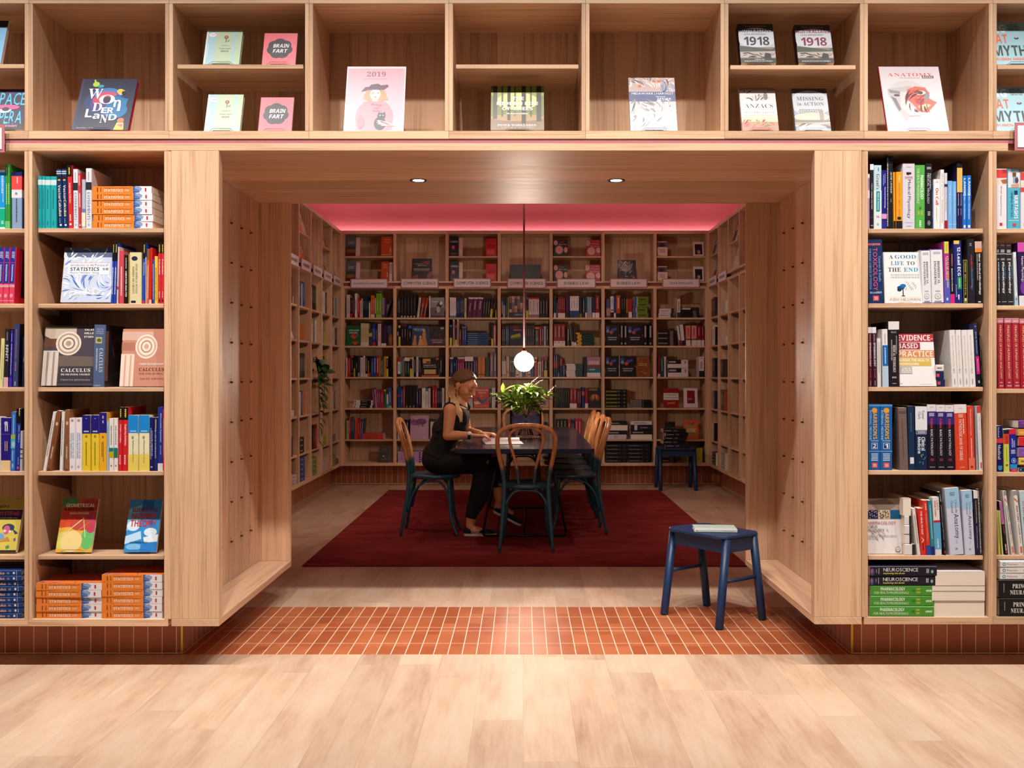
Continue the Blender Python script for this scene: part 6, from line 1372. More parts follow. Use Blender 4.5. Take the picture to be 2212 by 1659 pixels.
far(0, 5, *P2, 'f 540 682 1312 4c4444 tilt=6 only; w 8a8080 30 5 0 .9 .05 .9; r .35 .52 .6 .65 e8dcdc #small grey speckled board leaning alone on the bottom shelf, organisation and management bay')
far(1, 0, *P1, '''
s 790 828 930 1c2838 n=2
s 832 1040 890 181316 n=5; x 8a8080 .45 .55 .2 .8; r .1 .6 .93 .98 d8d0d0
s 1046 1076 938 d8ccc0 L=30
s 1080 1122 938 a83420 L=44; b .5 .9 5c1c14; x e8c8b8 .4 .6 .3 .9
s 1126 1162 940 a83420 L=46; b .5 .9 5c1c14; x e8c8b8 .4 .6 .3 .9
s 1194 1224 920 eae0e0; e .5 .08 .2 .02 2c2c30; p 2c2c30 .3 .6 .7 .6 .5 .64; x 5c5458 .4 .6 .25 .5
f 1228 1424 936 6c605c tilt=6 in=.002; b 0 .5 8a8a92; p 2c2830 .55 .2 .8 .15 .85 .4 .5 .7 .3 .85 .4 .55; e .75 .28 .1 .1 e8e0e0; e .55 .6 .14 .16 b8a8a0; b .9 1 3c3c70; t Operating_Systems e0e0e8 .1 .6 .18 .26 B #operating systems book with a bird photograph
''')
far(1, 1, *P1, '''
s 784 800 1310 1c3050; b .3 .5 e8e0d0
s 804 830 1308 181418; b 0 .12 d8cc30; b .55 1 d8cc30
s 836 912 1300 1c1418 n=2; b 0 .06 6c1c58; x a89ca0 .4 .6 .2 .6
s 918 932 1330 1c2430
s 936 974 1312 161318; b 0 .14 2878c8; v Python d8c840 .3 .7 .3 .6 B
f 978 1212 1318 2c4870 tilt=6 in=.002; p c89048 .55 1 .62 .5 .58 .42 .7 .2 .82 .42 .78 .5 .9 1; p c89048 .02 1 .1 .7 .14 .45 .26 .5 .24 .75 .3 1; p d8a858 .36 1 .42 .7 .5 .55 .58 .7 .62 1; e .5 .56 .08 .08 d8a858; e .7 .24 .08 .08 d8a858; t DIGITAL_LOGIC dce4f0 .1 .72 .12 .2 B; y b8c8dc .15 .7 .23 .26 1 #digital logic book with chess pieces
f 1218 1424 1325 2c2426 tilt=6 in=.002; w 6a5c58 20 4 0 .9 .0 .6; e .85 .08 .14 .06 a89890; r 0 1 .62 .94 54363c; t Computer_Systems e8d8dc .1 .9 .68 .75 S; y d8c4c8 .15 .85 .79 .86 2 #dark computer systems book face out
''')
far(1, 2, *P2, '''
s 786 830 132 e8dcd8; b 0 .24 b82020; v Data 1c181c .3 .7 .35 .7 B; b .85 1 2c2030 #red-topped white data book
s 833 862 140 2c7888; x c0e0e0 .4 .6 .2 .8
s 864 880 150 d87830
s 883 952 136 1c2c38 n=2; b 0 .18 ece0e0; x b0c0c8 .4 .6 .3 .8
s 956 984 132 1c181c; b 0 .1 c8d030; b .58 1 d0d030
s 987 1002 130 eae0e0
s 1006 1034 130 141114
s 1038 1066 128 dcccd0
s 1070 1100 135 2c2428 n=2
f 1112 1340 140 1c1416 tilt=6 in=.002; r .05 .5 .05 .3 c8a068; r .25 .48 .18 .28 7c2c20; e .9 .06 .1 .06 d85030; r .14 .82 .62 .86 c8b078; t Fundamentals_of f0e8e8 .1 .8 .36 .42 B; t Database_Systems f0e8e8 .1 .85 .46 .52 B; b .92 1 d06030 #fundamentals of database systems book face out
s 1350 1384 132 1c1618
s 1388 1420 132 181214 L=-8; w d8d0d0 5 3 .3 .8 .3 .9
''')
far(1, 3, *P2, '''
s 784 834 530 1c4c90 n=2; b .35 .45 b82030
s 837 860 550 2c50a0
s 864 890 516 b02c3c; x e8c8c8 .4 .6 .2 .8
s 896 1036 500 1e1a1e n=3; r .2 .5 .9 .97 a8c050
s 1040 1068 560 3c2c68
s 1072 1104 545 1c1a1c; x a8a8a0 .4 .6 .1 .8
s 1112 1162 545 ece2e6; v JAVA 2c2c34 .4 .75 .3 .6 S
s 1166 1198 548 e8dee0; b 0 .15 2c7c8c; x 3c3438 .4 .6 .25 .8
s 1202 1226 545 e8dcdc
s 1252 1286 510 a81c28; x f0d0d0 .4 .6 .2 .8
s 1290 1312 542 c82c30
s 1316 1350 540 201c38 n=2
s 1354 1376 545 14121a
s 1380 1424 542 d8ccd0 n=2
''')
far(1, 4, *P2, '''
s 784 850 962 e0d4d0 n=2
s 866 940 958 181a24 n=2
f 956 1200 908 c89cb4 tilt=6 in=.004; e .3 .3 .3 .12 8c5c84; e .6 .26 .3 .13 7c4c78; w 6c3c6c 26 4 .05 .85 .2 .42; y 8a5c7c .25 .8 .8 .83 1; y 8a5c7c .35 .65 .9 .92 1 #lilac book face out with a purple treeline
s 1226 1300 946 d8c4a8 n=2; b 0 .15 3c3038
''')
far(1, 5, *P2, 'k 778 1096 1388 1532 c89cd0 n=5; x 5c3068 .4 .6 .1 .7; r .2 .8 .88 .96 3c2040 #lilac textbook')
far(2, 0, *P1, '''
s 1474 1568 935 e4d6da n=3; x 8a7a80 .4 .6 .2 .7; b .9 1 4c78a8
s 1572 1618 935 28305c n=2; x a8a8d0 .4 .6 .2 .8
s 1622 1672 935 1c3050 n=2
s 1678 1706 948 d8b890; x 5c4030 .4 .6 .1 .7
s 1714 1774 938 5c1448 L=22; v Python d8b8d0 .3 .6 .3 .7 B; b 0 .08 d8d0d4
s 1778 1834 938 641650 L=22; v Python f0d8e8 .3 .7 .2 .6 B; b 0 .08 d8d0d4
s 1838 1908 938 641650 L=22; v Python f0d8e8 .3 .7 .2 .6 B; b 0 .08 d8d0d4
s 1914 2010 945 16141a n=3 L=20; x a8a0a0 .4 .6 .2 .8
s 2018 2046 950 14121a L=20; b .55 1 d0c028
s 2092 2114 950 16141a; b .6 1 d0c028
''')
far(2, 1, *P1, '''
s 1470 1514 1300 161318; b 0 .1 2878c0; b .62 1 d4c828
s 1526 1548 1232 e0d0d0; x a84c50 .1 .9 .05 .95
s 1552 1578 1310 181418; b 0 .1 b82028; b .7 1 d4c828
s 1580 1602 1232 e0d0d0; x a84c50 .1 .9 .05 .95
s 1606 1640 1360 5c1c1c; v Android e0b050 .3 .7 .1 .6 B
s 1646 1706 1318 2c3c78 n=2; e .5 .06 .3 .02 e8e0f0; x b8c0e0 .4 .6 .2 .7
k 1712 1998 1405 1575 1c4474 n=7; x a8c0e0 .4 .6 .05 .5 #dark blue programming book
s 2036 2060 1308 161418; b .65 1 d4c828
s 2064 2096 1308 c87878; x f0d8d8 .4 .6 .1 .8
''')
far(2, 2, *P2, '''
s 1474 1532 135 2c2450; v Learning_Java d8d0e8 .3 .7 .3 .8 B; b 0 .08 d8d0d4
s 1538 1560 130 1c2860; b .3 .45 2878c8
s 1564 1584 135 1c1820
s 1588 1676 132 8c1450 n=3; b 0 .08 d8c8d0; x e8b8d0 .4 .6 .3 .7
s 1682 1796 125 1c1820 n=3; b 0 .22 ece0e4; x a8a8b0 .4 .6 .3 .7
s 1800 1850 140 3c2860 n=2
s 1856 1952 130 c87828 n=2; b .85 .9 5c3010
s 1956 2012 140 20201e; b .85 1 2c3040
s 2018 2062 80 7c6468
s 2066 2110 82 7c6468
''')
far(2, 3, *P2, '''
s 1474 1500 560 8c2838
s 1700 1790 560 d8ccd0 n=4
f 1798 2006 535 c8401c tilt=6 in=.004; t INTERACTION f0d8c8 .1 .92 .1 .17 B; t DESIGN f0d8c8 .3 .8 .22 .29 B; e .5 .4 .09 .07 c8882c; p 3c4878 .1 .45 .3 .5 .7 .75 .5 .8; p e8c8b8 .0 .7 .3 .68 .5 .8 .1 .85; p 3c5088 .9 .5 .4 .72 .5 .8 1 .6; y f0c0a0 .1 .9 .88 .92 1 #orange interaction design book face out
s 2010 2036 548 1c3848
s 2040 2088 540 d8d0c8; w 1c181c 10 4 .1 .8 .05 .9
s 2092 2114 560 1c1820
''')
far(3, 0, *P3, '''
s 76 96 938 d8d0c8; b 0 .2 3c7c30; b .8 1 1c1c20
s 102 130 930 1c2c5c; b .4 1 a89cb0
s 136 160 935 2c3454; x a8b0c8 .4 .6 .4 .9
s 164 180 935 a8a838
f 184 402 918 5c4c50 tilt=6 in=.003; b .78 1 2c3850; ''' + '; '.join('r %.2f %.2f %.2f %.2f %s' % (i % 6 / 6, i % 6 / 6 + .15, i // 6 * .155, i // 6 * .155 + .14, ('8c7068', 'b89880', '4c3c44', '9c5c4c', '6c7080', 'c8b0a0', '3c3444')[(i * 5 + i // 6) % 7]) for i in range(30)) + '''; t COMPUTING a8b8d0 .3 .9 .84 .92 B #face-out book covered in a mosaic of portraits
s 410 438 935 161418; b 0 .1 2878b8; b .65 1 d0c428
s 442 582 938 e0cfd2 n=3; b 0 .08 b81c28; x 5c4448 .4 .6 .15 .7; b .85 1 8c7c80
s 588 700 945 1a1618 n=3; x a89a9a .4 .6 .15 .8
''')
far(3, 1, *P3, '''
s 80 130 1320 241c20 n=2
s 136 180 1315 28507c n=2
f 184 366 1308 2c3050 tilt=6 in=.003; e .5 .1 .2 .15 7c1c2c; p b8a828 .15 .5 .8 .38 .85 .55 .1 .62; p 2c7c40 .1 .62 .85 .55 .85 .65 .1 .7; y c8a8a8 .3 .9 .2 .26 2 #indigo book face out with a rainbow cover
s 400 518 1310 241e20 n=4; x 9a9090 .4 .6 .2 .5; r .2 .8 .85 .9 8c2020
s 524 584 1330 1c1a1c; b .0 .1 d87020; v Excel_2016 c8c0b8 .3 .7 .2 .75 R
s 588 612 1322 c81c20
s 616 640 1315 24406c
s 644 672 1320 c8b0b4; x 4c3c40 .4 .6 .1 .8
s 676 706 1318 1c1a20
''')
far(3, 2, *P4, '''
s 82 140 160 d8c8c8 n=2; b 0 .1 8c7ca0; r .2 .6 .85 .93 1c1c20
s 144 188 122 c8a898; b .7 .85 d87030
s 192 250 130 2c3430 n=2
s 270 316 150 e8d8d4; r .2 .8 .85 .93 1c1c20
s 320 356 150 e0d4d4; b .6 1 d8d0d8
s 360 396 150 2c58a0
s 400 426 150 c8b040
s 430 468 120 e0d4d4; r .2 .8 .85 .93 1c1c20
s 472 512 160 2c50a0; b 0 .4 d8ccd0
s 516 556 132 a82830; b 0 .1 d8d0d0
s 562 608 195 e0d0d0; x 4c3c40 .3 .7 .1 .9
s 612 640 135 a82c2c
s 646 690 132 181416; b 0 .15 a81c20; b .66 1 d4c828; x d8d0d0 .4 .6 .2 .6
''')
far(3, 3, *P4, '''
s 200 360 560 2c2024 n=5
s 640 700 795 d88060
''')
far(3, 4, *P4, 's 80 110 980 4c2c28\ns 640 700 990 3c2828 n=2')
far(4, 0, *P3, '''
s 768 806 925 203048; b .78 1 ead8d8 #
s 812 826 980 3c5c8c
s 832 926 930 8c1820 n=4; b .78 1 ead8d8; x d8a8a8 .4 .6 .1 .6
s 932 978 915 481850; b .75 1 1c1a1e
s 990 1110 918 e4d8de n=3; b .68 1 2c4480; e .5 .08 .15 .015 2c2c40; x 7a7078 .4 .6 .2 .55
s 1116 1150 945 1c2420; b .8 1 6c7838
s 1156 1190 925 1c2434
s 1194 1216 930 284c5c; b .76 1 e8dcdc
s 1220 1280 930 90a0b8 n=2; b .82 1 a8989c
s 1286 1322 935 2c2c44; b .76 1 e8dcdc
s 1326 1382 912 8c1820; b .78 1 ead8d8; x d8a8a8 .4 .6 .1 .6
''')
far(4, 1, *P3, '''
s 768 926 1290 8c1c28 n=3; b .78 1 ecdada; x d8b0b0 .4 .6 .1 .6; r .3 .6 .83 .87 2c2428
s 950 985 1320 3c3c34
s 990 1012 1300 6c7448 L=-20
s 1016 1040 1310 2c3434 L=-16; b .8 1 ead8d8
s 1044 1078 1330 24282c L=-14; b .82 1 ead8d8
k 1084 1312 1428 1575 1c3a34 n=6; r 0 1 0 .25 d8a028 #dark green casebook with a yellow end
k 1066 1300 1403 1426 1c3a34 abs; r 0 1 0 .25 d8a028 #dark green casebook topping the yellow-ended pile
''')
far(4, 2, *P4, '''
s 768 796 100 1c2c58; b .3 .6 b83028; x d8d8e8 .3 .6 .05 .3
s 800 826 100 1c2c58; b .3 .6 b83028; x d8d8e8 .3 .6 .05 .3
s 830 850 130 142030; b .8 1 4898c8
s 856 888 150 1c2840; b 0 .4 b01c20
s 892 926 220 203c80; x a0b0d8 .4 .6 .2 .8
k 942 1160 220 392 e8dcdc n=8; r 0 1 .55 1 30484c #pale and dark green casebook
s 1172 1212 128 182838; b .8 1 5c1c20
f 1218 1402 128 c8a0a8 tilt=6 in=.003; b 0 .55 b08c98; e .2 .3 .1 .12 d8b8c4; e .4 .3 .1 .12 d8b8c4; e .6 .3 .1 .12 d8b8c4; e .8 .3 .1 .12 d8b8c4; b .4 .55 8c4c3c; b .55 .8 207088; b .8 1 ece2e2; y e0f0f4 .15 .6 .6 .68 2 #casebook with a row of pink heads
''')
far(4, 3, *P4, '''
s 810 984 540 161214 n=7; x a88c50 .45 .55 .1 .8
s 988 1082 542 941828 n=2; b .77 1 ecdcdc; x e0b0b0 .4 .6 .1 .6
s 1086 1138 545 5c1420 n=2
s 1146 1184 532 24346c; b .2 .4 c84c3c
s 1190 1230 540 941828; b .77 1 ecdcdc
f 1234 1400 540 1c1412 tilt=6 in=.003; e .55 .5 .4 .2 8c4c20; e .55 .45 .22 .12 d88c3c; p 140e0c .52 .3 .56 .3 .62 .6 .9 .7 .2 .75 .48 .6; t KAYS_INSOLVENCY c8a048 .05 .8 .04 .14 B #dark insolvency book with a lit tower
''')
far(4, 4, *P4, '''
s 810 950 948 161418 n=3; v TAXATION d8c860 .35 .65 .1 .85 B
s 962 1000 958 b81c30; x f0c0c8 .4 .6 .2 .8
s 1004 1052 958 2c3454 n=2; x b0b8d0 .4 .6 .2 .8
s 1058 1142 948 b8203c n=2
''')
far(4, 5, *P4, 'k 780 1110 1425 1530 4c7434 n=4; r 0 1 .5 .8 e0c8cc #green and pink casebook below the table edge')
far(5, 0, *P3, '''
s 1474 1526 955 5c4c58; b .3 .45 3c4c98; b .5 .9 b88878
s 1530 1570 922 ece0e0; e .5 .65 .3 .05 b82030; b .75 1 1c1a20; x 5c4c50 .4 .6 .1 .5
s 1574 1600 930 204c94; b .78 1 ecdcdc
s 1604 1660 912 c84c1c; x f0d8c0 .35 .65 .1 .6; b .8 1 1c1616
s 1668 1726 925 141214 n=2; x a8a098 .4 .6 .1 .6
s 1734 1766 955 a86c28 n=2; b .75 1 3c2818
s 1770 1814 955 c01c2c n=2; b .7 1 ecdcdc
k 1834 2024 925 1198 6c8c24 n=4 d=.2; r 0 1 0 .25 4858a0; r 0 1 .2 .25 e8d8c0; x 2c4010 .3 .6 .35 .85 #lime green casebook
''')
cf = 'e .15 .15 .13 .09 3c4cb0; e .15 .3 .11 .08 7c98b0; e .4 .36 .12 .08 c8503c; e .5 .25 .12 .08 5c4cb0; e .7 .2 .1 .07 3c5ca8; t CORPORATIONS e8e0e8 .15 .8 .58 .63 B; t MARKETS_LAW e8e0e8 .2 .75 .68 .73 B; e 1 .5 .06 .06 c84030'
PRES['cf'] = cf.split('; ')
far(5, 1, *P3, '''
f 1466 1650 1302 15111a tilt=5 in=.003; @cf #black corporations law book with coloured spheres
s 1656 1700 1302 161216; x d8d0d8 .3 .7 .05 .6; r .3 .7 .85 .93 b8b0b8
s 1704 1752 1302 161216; x d8d0d8 .3 .7 .05 .6; r .3 .7 .85 .93 b8b0b8
f 1758 1962 1302 15111a tilt=5 in=.003; @cf #black corporations law book with coloured spheres
s 1966 2016 1302 161216; x d8d0d8 .3 .7 .05 .6; r .3 .7 .85 .93 b8b0b8
s 2034 2084 1302 161216; x d8d0d8 .3 .7 .05 .6; r .3 .7 .85 .93 b8b0b8
''')
far(5, 2, *P4, '''
f 1466 1642 120 15111a tilt=5 in=.003; @cf #black corporations law book with coloured spheres
s 1644 1652 120 d8c8c8
f 1656 1872 120 15111a tilt=5 in=.003; @cf #black corporations law book with coloured spheres
f 1878 2050 130 8c4c28 tilt=5 in=.003; w d89c50 14 3 0 .8 .0 .9; w 3c1c14 12 8 .1 .8 .3 .9; t MACKENS 1c1210 .05 .85 .34 .42 B; r .1 .8 .32 .44 c89858; t MACKENS 1c1210 .1 .75 .35 .41 B #amber book face out with liquid and glass
''')
far(5, 3, *P4, '''
k 1464 1744 562 806 15130f n=5; v KAYS_INSOLVENCY c8b438 .3 .65 .0 .56 B; e .5 .62 .2 .02 a8a090; e .5 .88 .2 .02 a8a090 #black insolvency casebook with yellow lettering
k 1830 2100 700 806 181618 n=6; x d8d0d0 .3 .7 .03 .5; r .2 .8 .56 .58 a8a0a0 #slim black casebook
''')
far(5, 4, *P4, '''
k 1480 1740 1160 1228 dccfd4 n=1; y a89ca0 .2 .8 .3 .6 1 #pale casebook at the foot of the wrapped pile
k 1480 1745 1108 1158 1a181a abs; x c8c0c8 .3 .6 .1 .6 #black casebook second from the foot of the wrapped pile
k 1484 1756 1034 1106 dccfd4 abs rev #pale casebook third from the foot of the wrapped pile
k 1490 1752 985 1032 1c1a1c abs; x b0a8b0 .3 .6 .1 .6 #black casebook topping the wrapped pile
k 1820 2100 1158 1226 dccfd4 rev #pale casebook at the foot of the neighbouring pile
k 1812 2096 1104 1156 1a181a abs; x c8c0c8 .3 .6 .1 .6 #black casebook second in the neighbouring pile
k 1808 2094 1034 1102 1e1c1e abs; r 0 1 .18 .32 e0d4d8; x a8a0a8 .4 .6 .45 .8 #black casebook with a white band in the neighbouring pile
k 1808 2090 982 1032 e4d8dc abs #pale casebook topping the neighbouring pile
''')
far(5, 5, *P4, '''
k 1470 1752 1280 1528 131114 n=5; x a89ca4 .4 .55 .05 .55; r .3 .6 .62 .64 8a8088; r .3 .6 .85 .87 8a8088 #black markets casebook
k 1758 2060 1280 1528 131114 n=5; x a89ca4 .4 .55 .05 .55; r .3 .6 .62 .64 8a8088; r .3 .6 .85 .87 8a8088 #black markets casebook
''')
far(6, 0, *P5, '''
k 116 270 1202 1295 e4d8d4 n=2; r 0 1 .8 1 2c3c28; x 8a8080 .4 .6 .1 .6 #white tax book with a green end
s 308 340 1080 ead8d4; b 0 .1 a85c48; b .75 1 3c3434; x 6c5450 .35 .65 .2 .7
k 344 545 1222 1295 181618 n=2; r 0 1 .66 .84 6a5c60 #black tax book lying flat
k 352 540 1190 1220 2c2828 abs; r .2 .8 .05 .5 d8ccc4 #black tax book on top of the flat pair
''')
far(6, 1, *P5, '''
k 102 296 1436 1594 1c1718 n=3; x a89a98 .4 .6 .02 .5; r 0 1 .64 .82 7c6864 #thick black tax commentary
s 332 352 1385 ecdedc L=-30; b .72 1 8c1424
s 356 392 1372 ecdedc L=-24; b .76 1 2c2a48
s 400 448 1382 e88c84; b .66 .72 6c5054; b .72 1 ecdedc; x 7c2828 .4 .6 .1 .5
s 458 512 1382 e88c84; b .66 .72 6c5054; b .72 1 ecdedc; x 7c2828 .4 .6 .1 .5
s 515 558 1382 8c1028; b .66 .72 6c5054; b .72 1 ecdedc; x e0a8b0 .4 .6 .1 .5
s 562 602 1382 8c1028; b .66 .72 6c5054; b .72 1 ecdedc; x e0a8b0 .4 .6 .1 .5
''')
far(6, 2, *P6, '''
s 96 122 145 7c1824; b .85 1 e0d0d0
s 126 156 145 1c5450 L=-6; x b0d0d0 .4 .6 .1 .7
s 160 180 140 d8d0d8
k 200 400 255 342 ece0e4 n=1; r .5 1 .0 .66 1c1a20; e .7 .86 .2 .03 c84838; x d8d0d8 .65 .85 .05 .4 #lower white-ended tax pack
k 196 398 172 254 ece0e4 abs; r .5 1 .0 .66 1c1a20; e .7 .86 .2 .03 c84838; x d8d0d8 .65 .85 .05 .4 #upper white-ended tax pack
s 508 565 140 ecdce0 d=.2; b .7 1 1c2430; e .5 .08 .14 .02 2c2428; x 7c7078 .3 .6 .25 .6
''')
far(6, 3, *P6, '''
f 156 306 455 941c1c tilt=8 in=.003; b .25 .6 ece0dc; t Comparative 1c181c .1 .9 .3 .38 B; t Youth_Justice 1c181c .1 .95 .45 .53 B; p d86c28 .2 .75 .8 .68 .7 .8 .3 .82 #red comparative youth justice book face out
f 358 496 455 ecdce0 tilt=10 in=.003 ; r .24 .8 .12 .78 8c1430; y d8b0b8 .3 .6 .5 .6 2 #white and crimson book with a curling top
''')
far(6, 4, *P6, '''
f 172 274 790 161416 tilt=8 in=.01; p e8e0e0 .1 .8 .3 .3 .45 .8 .35 .8 .28 .55 .2 .8; t LEX d8d0d0 .45 .9 .35 .65 B #black book with a bright letter behind the stool
f 360 504 772 e0603c tilt=8 in=.01; r .12 .85 .18 .9 b88850; t ALLEN 1c1412 .3 .7 .15 .24 B; y e8d0b0 .2 .8 .45 .65 3 #coral and gold book face out behind the stool
''')
far(6, 5, *P6, '''
k 130 285 1115 1192 181618 n=2; r 0 1 .55 .8 7a6c70; x c8c0c0 .3 .7 .05 .5 #black tax book seen under the stool
k 358 452 1100 1192 e0d4d0 n=2; r 0 1 0 .3 b8b030 #white and yellow tax book seen under the stool
k 510 580 1052 1192 d0c430 n=3; r 0 1 .8 1 2c3448 #yellow tax book beside the stool leg
''')
# ---- side walls of the room: books in their bays, seen aslant
def side(sd, k, lev, items, gap=.02):
    """items: (how many, thickness, height, colour, kind) from the end nearer the camera; kind u = upright, k = flat pile, f = face out."""
    z = zB0 + .034 if lev == 5 else PZ(553, YB) if lev == 'u' else zBt + .019 if lev == 'l' else RZ[lev]
    rz = PI / 2 if sd < 0 else -PI / 2
    org = Vector((XL, LY[k + 1], 0)) if sd < 0 else Vector((XR, LY[k], 0))
    fr = Matrix.Translation(org) @ Matrix.Rotation(rz, 4, 'Z')
    x = .0195 + gap if sd < 0 else None; pos = gap + .0195
    nm = {0: 'top shelf', 1: 'second shelf', 2: 'third shelf', 3: 'fourth shelf', 4: 'fifth shelf', 5: 'bottom shelf', 'u': 'upper display', 'l': 'lower display'}[lev]
    wh = '%s, %s %s bay' % (nm, ORD[k], 'plant side' if sd < 0 else 'emptier side'); cnt = 0
    for N, t, h, hx, kind in items:
        for i in range(N):
            cnt += 1; s = F / (LY[k + 1] + .26); y = .014
            if kind == 'u': lx0, lx1 = pos, pos + t; pos += t + .0006; m = Matrix.Translation((lx0, y, z + .0003)); a = (t, h, .17)
            elif kind == 'k': m = Matrix.Translation((pos + h, y, z + .0003 + t * i)) @ Matrix.Rotation(-PI / 2, 4, 'Y'); a = (t - .0006, h, .17)
            else:
                tl = math.radians(16); m = Matrix.Translation((pos, y + .004, z + .02 * math.sin(tl) + .0006)) @ Matrix.Rotation(-tl, 4, 'X') @ Matrix.Rotation(-PI / 2, 4, 'Z') @ Matrix.Translation((-.02, 0, 0)); a = (.02, h, t)
            dc = ['x %s .4 .6 .2 .7' % ('d8d0d0' if sum(H(hx)[:3]) < .8 else '4a4044')] if kind != 'f' else ['F', 'r .15 .85 .2 .5 e8d8c8', 'y 5a3a30 .2 .8 .25 .45 2']
            put(kind, fr @ m, *a, hx, dict(fc=hx), dc, '%s %s, %s along %s' % (cname(hx), 'flat book' if kind == 'k' else 'book', ORD[cnt - 1], wh), 'books on the side shelves of the room', t * h * s * s * .22, False)
        if kind == 'k': pos += h + .01
        if kind == 'f': pos += t + .02
u, kk, ff = 'u', 'k', 'f'
side(-1, 4, 0, [(2, .03, .22, '5c5474', u), (3, .035, .23, '5c1c1c', u), (1, .03, .06, 'e8e0e0', u)], .14)
side(-1, 4, 1, [(1, .17, .25, 'd8c8c8', ff)], .2); side(-1, 4, 2, [(1, .04, .2, '2c2830', u)], .2)
side(-1, 4, 3, [(2, .03, .16, 'e0d4d4', kk)], .2); side(-1, 4, 4, [(4, .045, .19, '2c3c80', kk)], .12); side(-1, 4, 5, [(3, .03, .2, 'd8c4c8', kk)], .25)
side(-1, 3, 0, [(3, .03, .23, '2c58a8', u), (1, .04, .21, 'e4dcdc', u), (4, .025, .23, '2c58b0', u)], .05); side(-1, 3, 1, [(6, .026, .20, 'e07c28', kk)], .05)
side(-1, 3, 2, [(5, .045, .23, '1c1c1e', u)], .05); side(-1, 3, 3, [(1, .02, .22, 'c8a848', u), (2, .03, .22, 'e4d8d4', u), (2, .035, .23, '3c4470', u), (2, .03, .21, 'd87c28', u), (1, .03, .2, 'c82c20', u)], .03)
side(-1, 3, 4, [(3, .05, .20, '2c2420', kk)], .05); side(-1, 3, 5, [(5, .045, .2, '2c4c98', kk)], .08)
side(-1, 2, 0, [(1, .04, .21, 'e0d8c8', u), (4, .045, .24, '14140f', u), (1, .03, .23, '9ab028', u)], .04)
side(-1, 2, 1, [(2, .03, .18, 'e8e0d8', u), (1, .04, .23, 'c8c030', u), (1, .05, .24, '2c6ca0', u), (3, .03, .22, 'ece2e0', u)], .05)
side(-1, 2, 2, [(2, .03, .2, 'e0d8d8', u)], .05); side(-1, 2, 4, [(2, .045, .24, '2c1c1a', u), (2, .05, .24, 'c81c1c', u)], .12); side(-1, 2, 5, [(4, .045, .19, '7c9838', kk)], .1)
side(-1, 1, 0, [(3, .05, .22, 'e4dcdc', u), (2, .04, .22, '241e28', u)], .05); side(-1, 1, 1, [(2, .025, .22, 'e8e0dc', u), (1, .03, .21, '3c2c58', u), (4, .02, .12, 'c8c828', u)], .05)
side(-1, 1, 2, [(1, .03, .22, 'e0e0d8', u), (2, .04, .22, '1c1c20', u), (3, .035, .23, 'd89028', u)], .05); side(-1, 1, 3, [(2, .03, .2, 'c8a030', u), (2, .03, .16, 'c83820', u)], .05)
side(-1, 1, 4, [(4, .025, .18, 'b8c038', kk)], .06); side(-1, 1, 5, [(4, .03, .2, 'e0c8c4', kk)], .06)
side(-1, 0, 0, [(2, .04, .2, '3c2c2c', u), (2, .035, .19, 'd8c8b0', u), (2, .05, .2, '4c8ca8', u)], .06); side(-1, 0, 1, [(3, .05, .2, 'd8d0d0', u), (3, .04, .19, '2c2830', u)], .06)
side(-1, 0, 3, [(1, .05, .2, 'e8dcd8', u), (1, .05, .2, 'b8b0b0', u), (1, .06, .2, '5c5450', u)], .06); side(-1, 0, 4, [(4, .02, .18, '8c6470', kk)], .06); side(-1, 0, 5, [(4, .03, .2, '7c9838', kk), (3, .02, .15, '4c3c38', kk)], .06)
for lv, c1, c2 in (('u', 'e87c30', 'e8dcd0'), ('l', 'e8c030', 'e86440')): side(-1, 3, lv, [(1, .16, .22, c1, ff), (1, .14, .2, c2, ff)], .05)
for lv in ('u', 'l'): side(-1, 1, lv, [(1, .16, .22, 'd8b8b0', ff), (1, .12, .2, 'a85c50', ff)], .05)
side(-1, 0, 'l', [(1, .15, .2, 'b8a8a8', ff)], .2)
side(1, 0, 0, [(2, .05, .2, '8c1420', u), (2, .06, .21, '3c3050', u)], .05); side(1, 1, 0, [(6, .022, .2, 'd8d0c8', kk)], .1); side(1, 0, 1, [(1, .05, .22, 'a8a4b0', u), (3, .05, .22, 'ece4e4', u), (1, .03, .2, '1c1a1c', u)], .06)
side(1, 1, 1, [(4, .02, .2, 'e4dcd8', kk)], .1); side(1, 0, 2, [(3, .05, .21, '1c2438', u)], .1); side(1, 1, 2, [(2, .05, .19, '4c3c34', u)], .05)
side(1, 0, 3, [(2, .05, .2, '9a9494', u), (1, .05, .2, '2c3450', u)], .1); side(1, 1, 3, [(2, .05, .22, '6c6450', u), (2, .04, .2, '2c2420', u), (1, .04, .21, 'b8542c', u)], .05)
side(1, 0, 4, [(2, .04, .2, 'e8e4e4', u), (1, .06, .2, '2c1c1a', u)], .1); side(1, 0, 5, [(4, .035, .2, '30302c', kk)], .1); side(1, 1, 5, [(5, .035, .2, 'c8c0bc', kk)], .08)
for lv in ('u', 'l'): side(1, 0, lv, [(1, .15, .22, '4c3c34', ff), (1, .14, .2, 'a89890', ff)], .08)
side(1, 2, 'u', [(1, .14, .22, '3c3434', ff)], .1); side(1, 2, 'l', [(1, .15, .24, 'd0c8c4', ff), (1, .14, .24, 'e0dcd8', ff)], .08); side(1, 3, 'l', [(1, .15, .24, '5c5450', ff), (1, .1, .2, 'e0d8d8', ff)], .2)

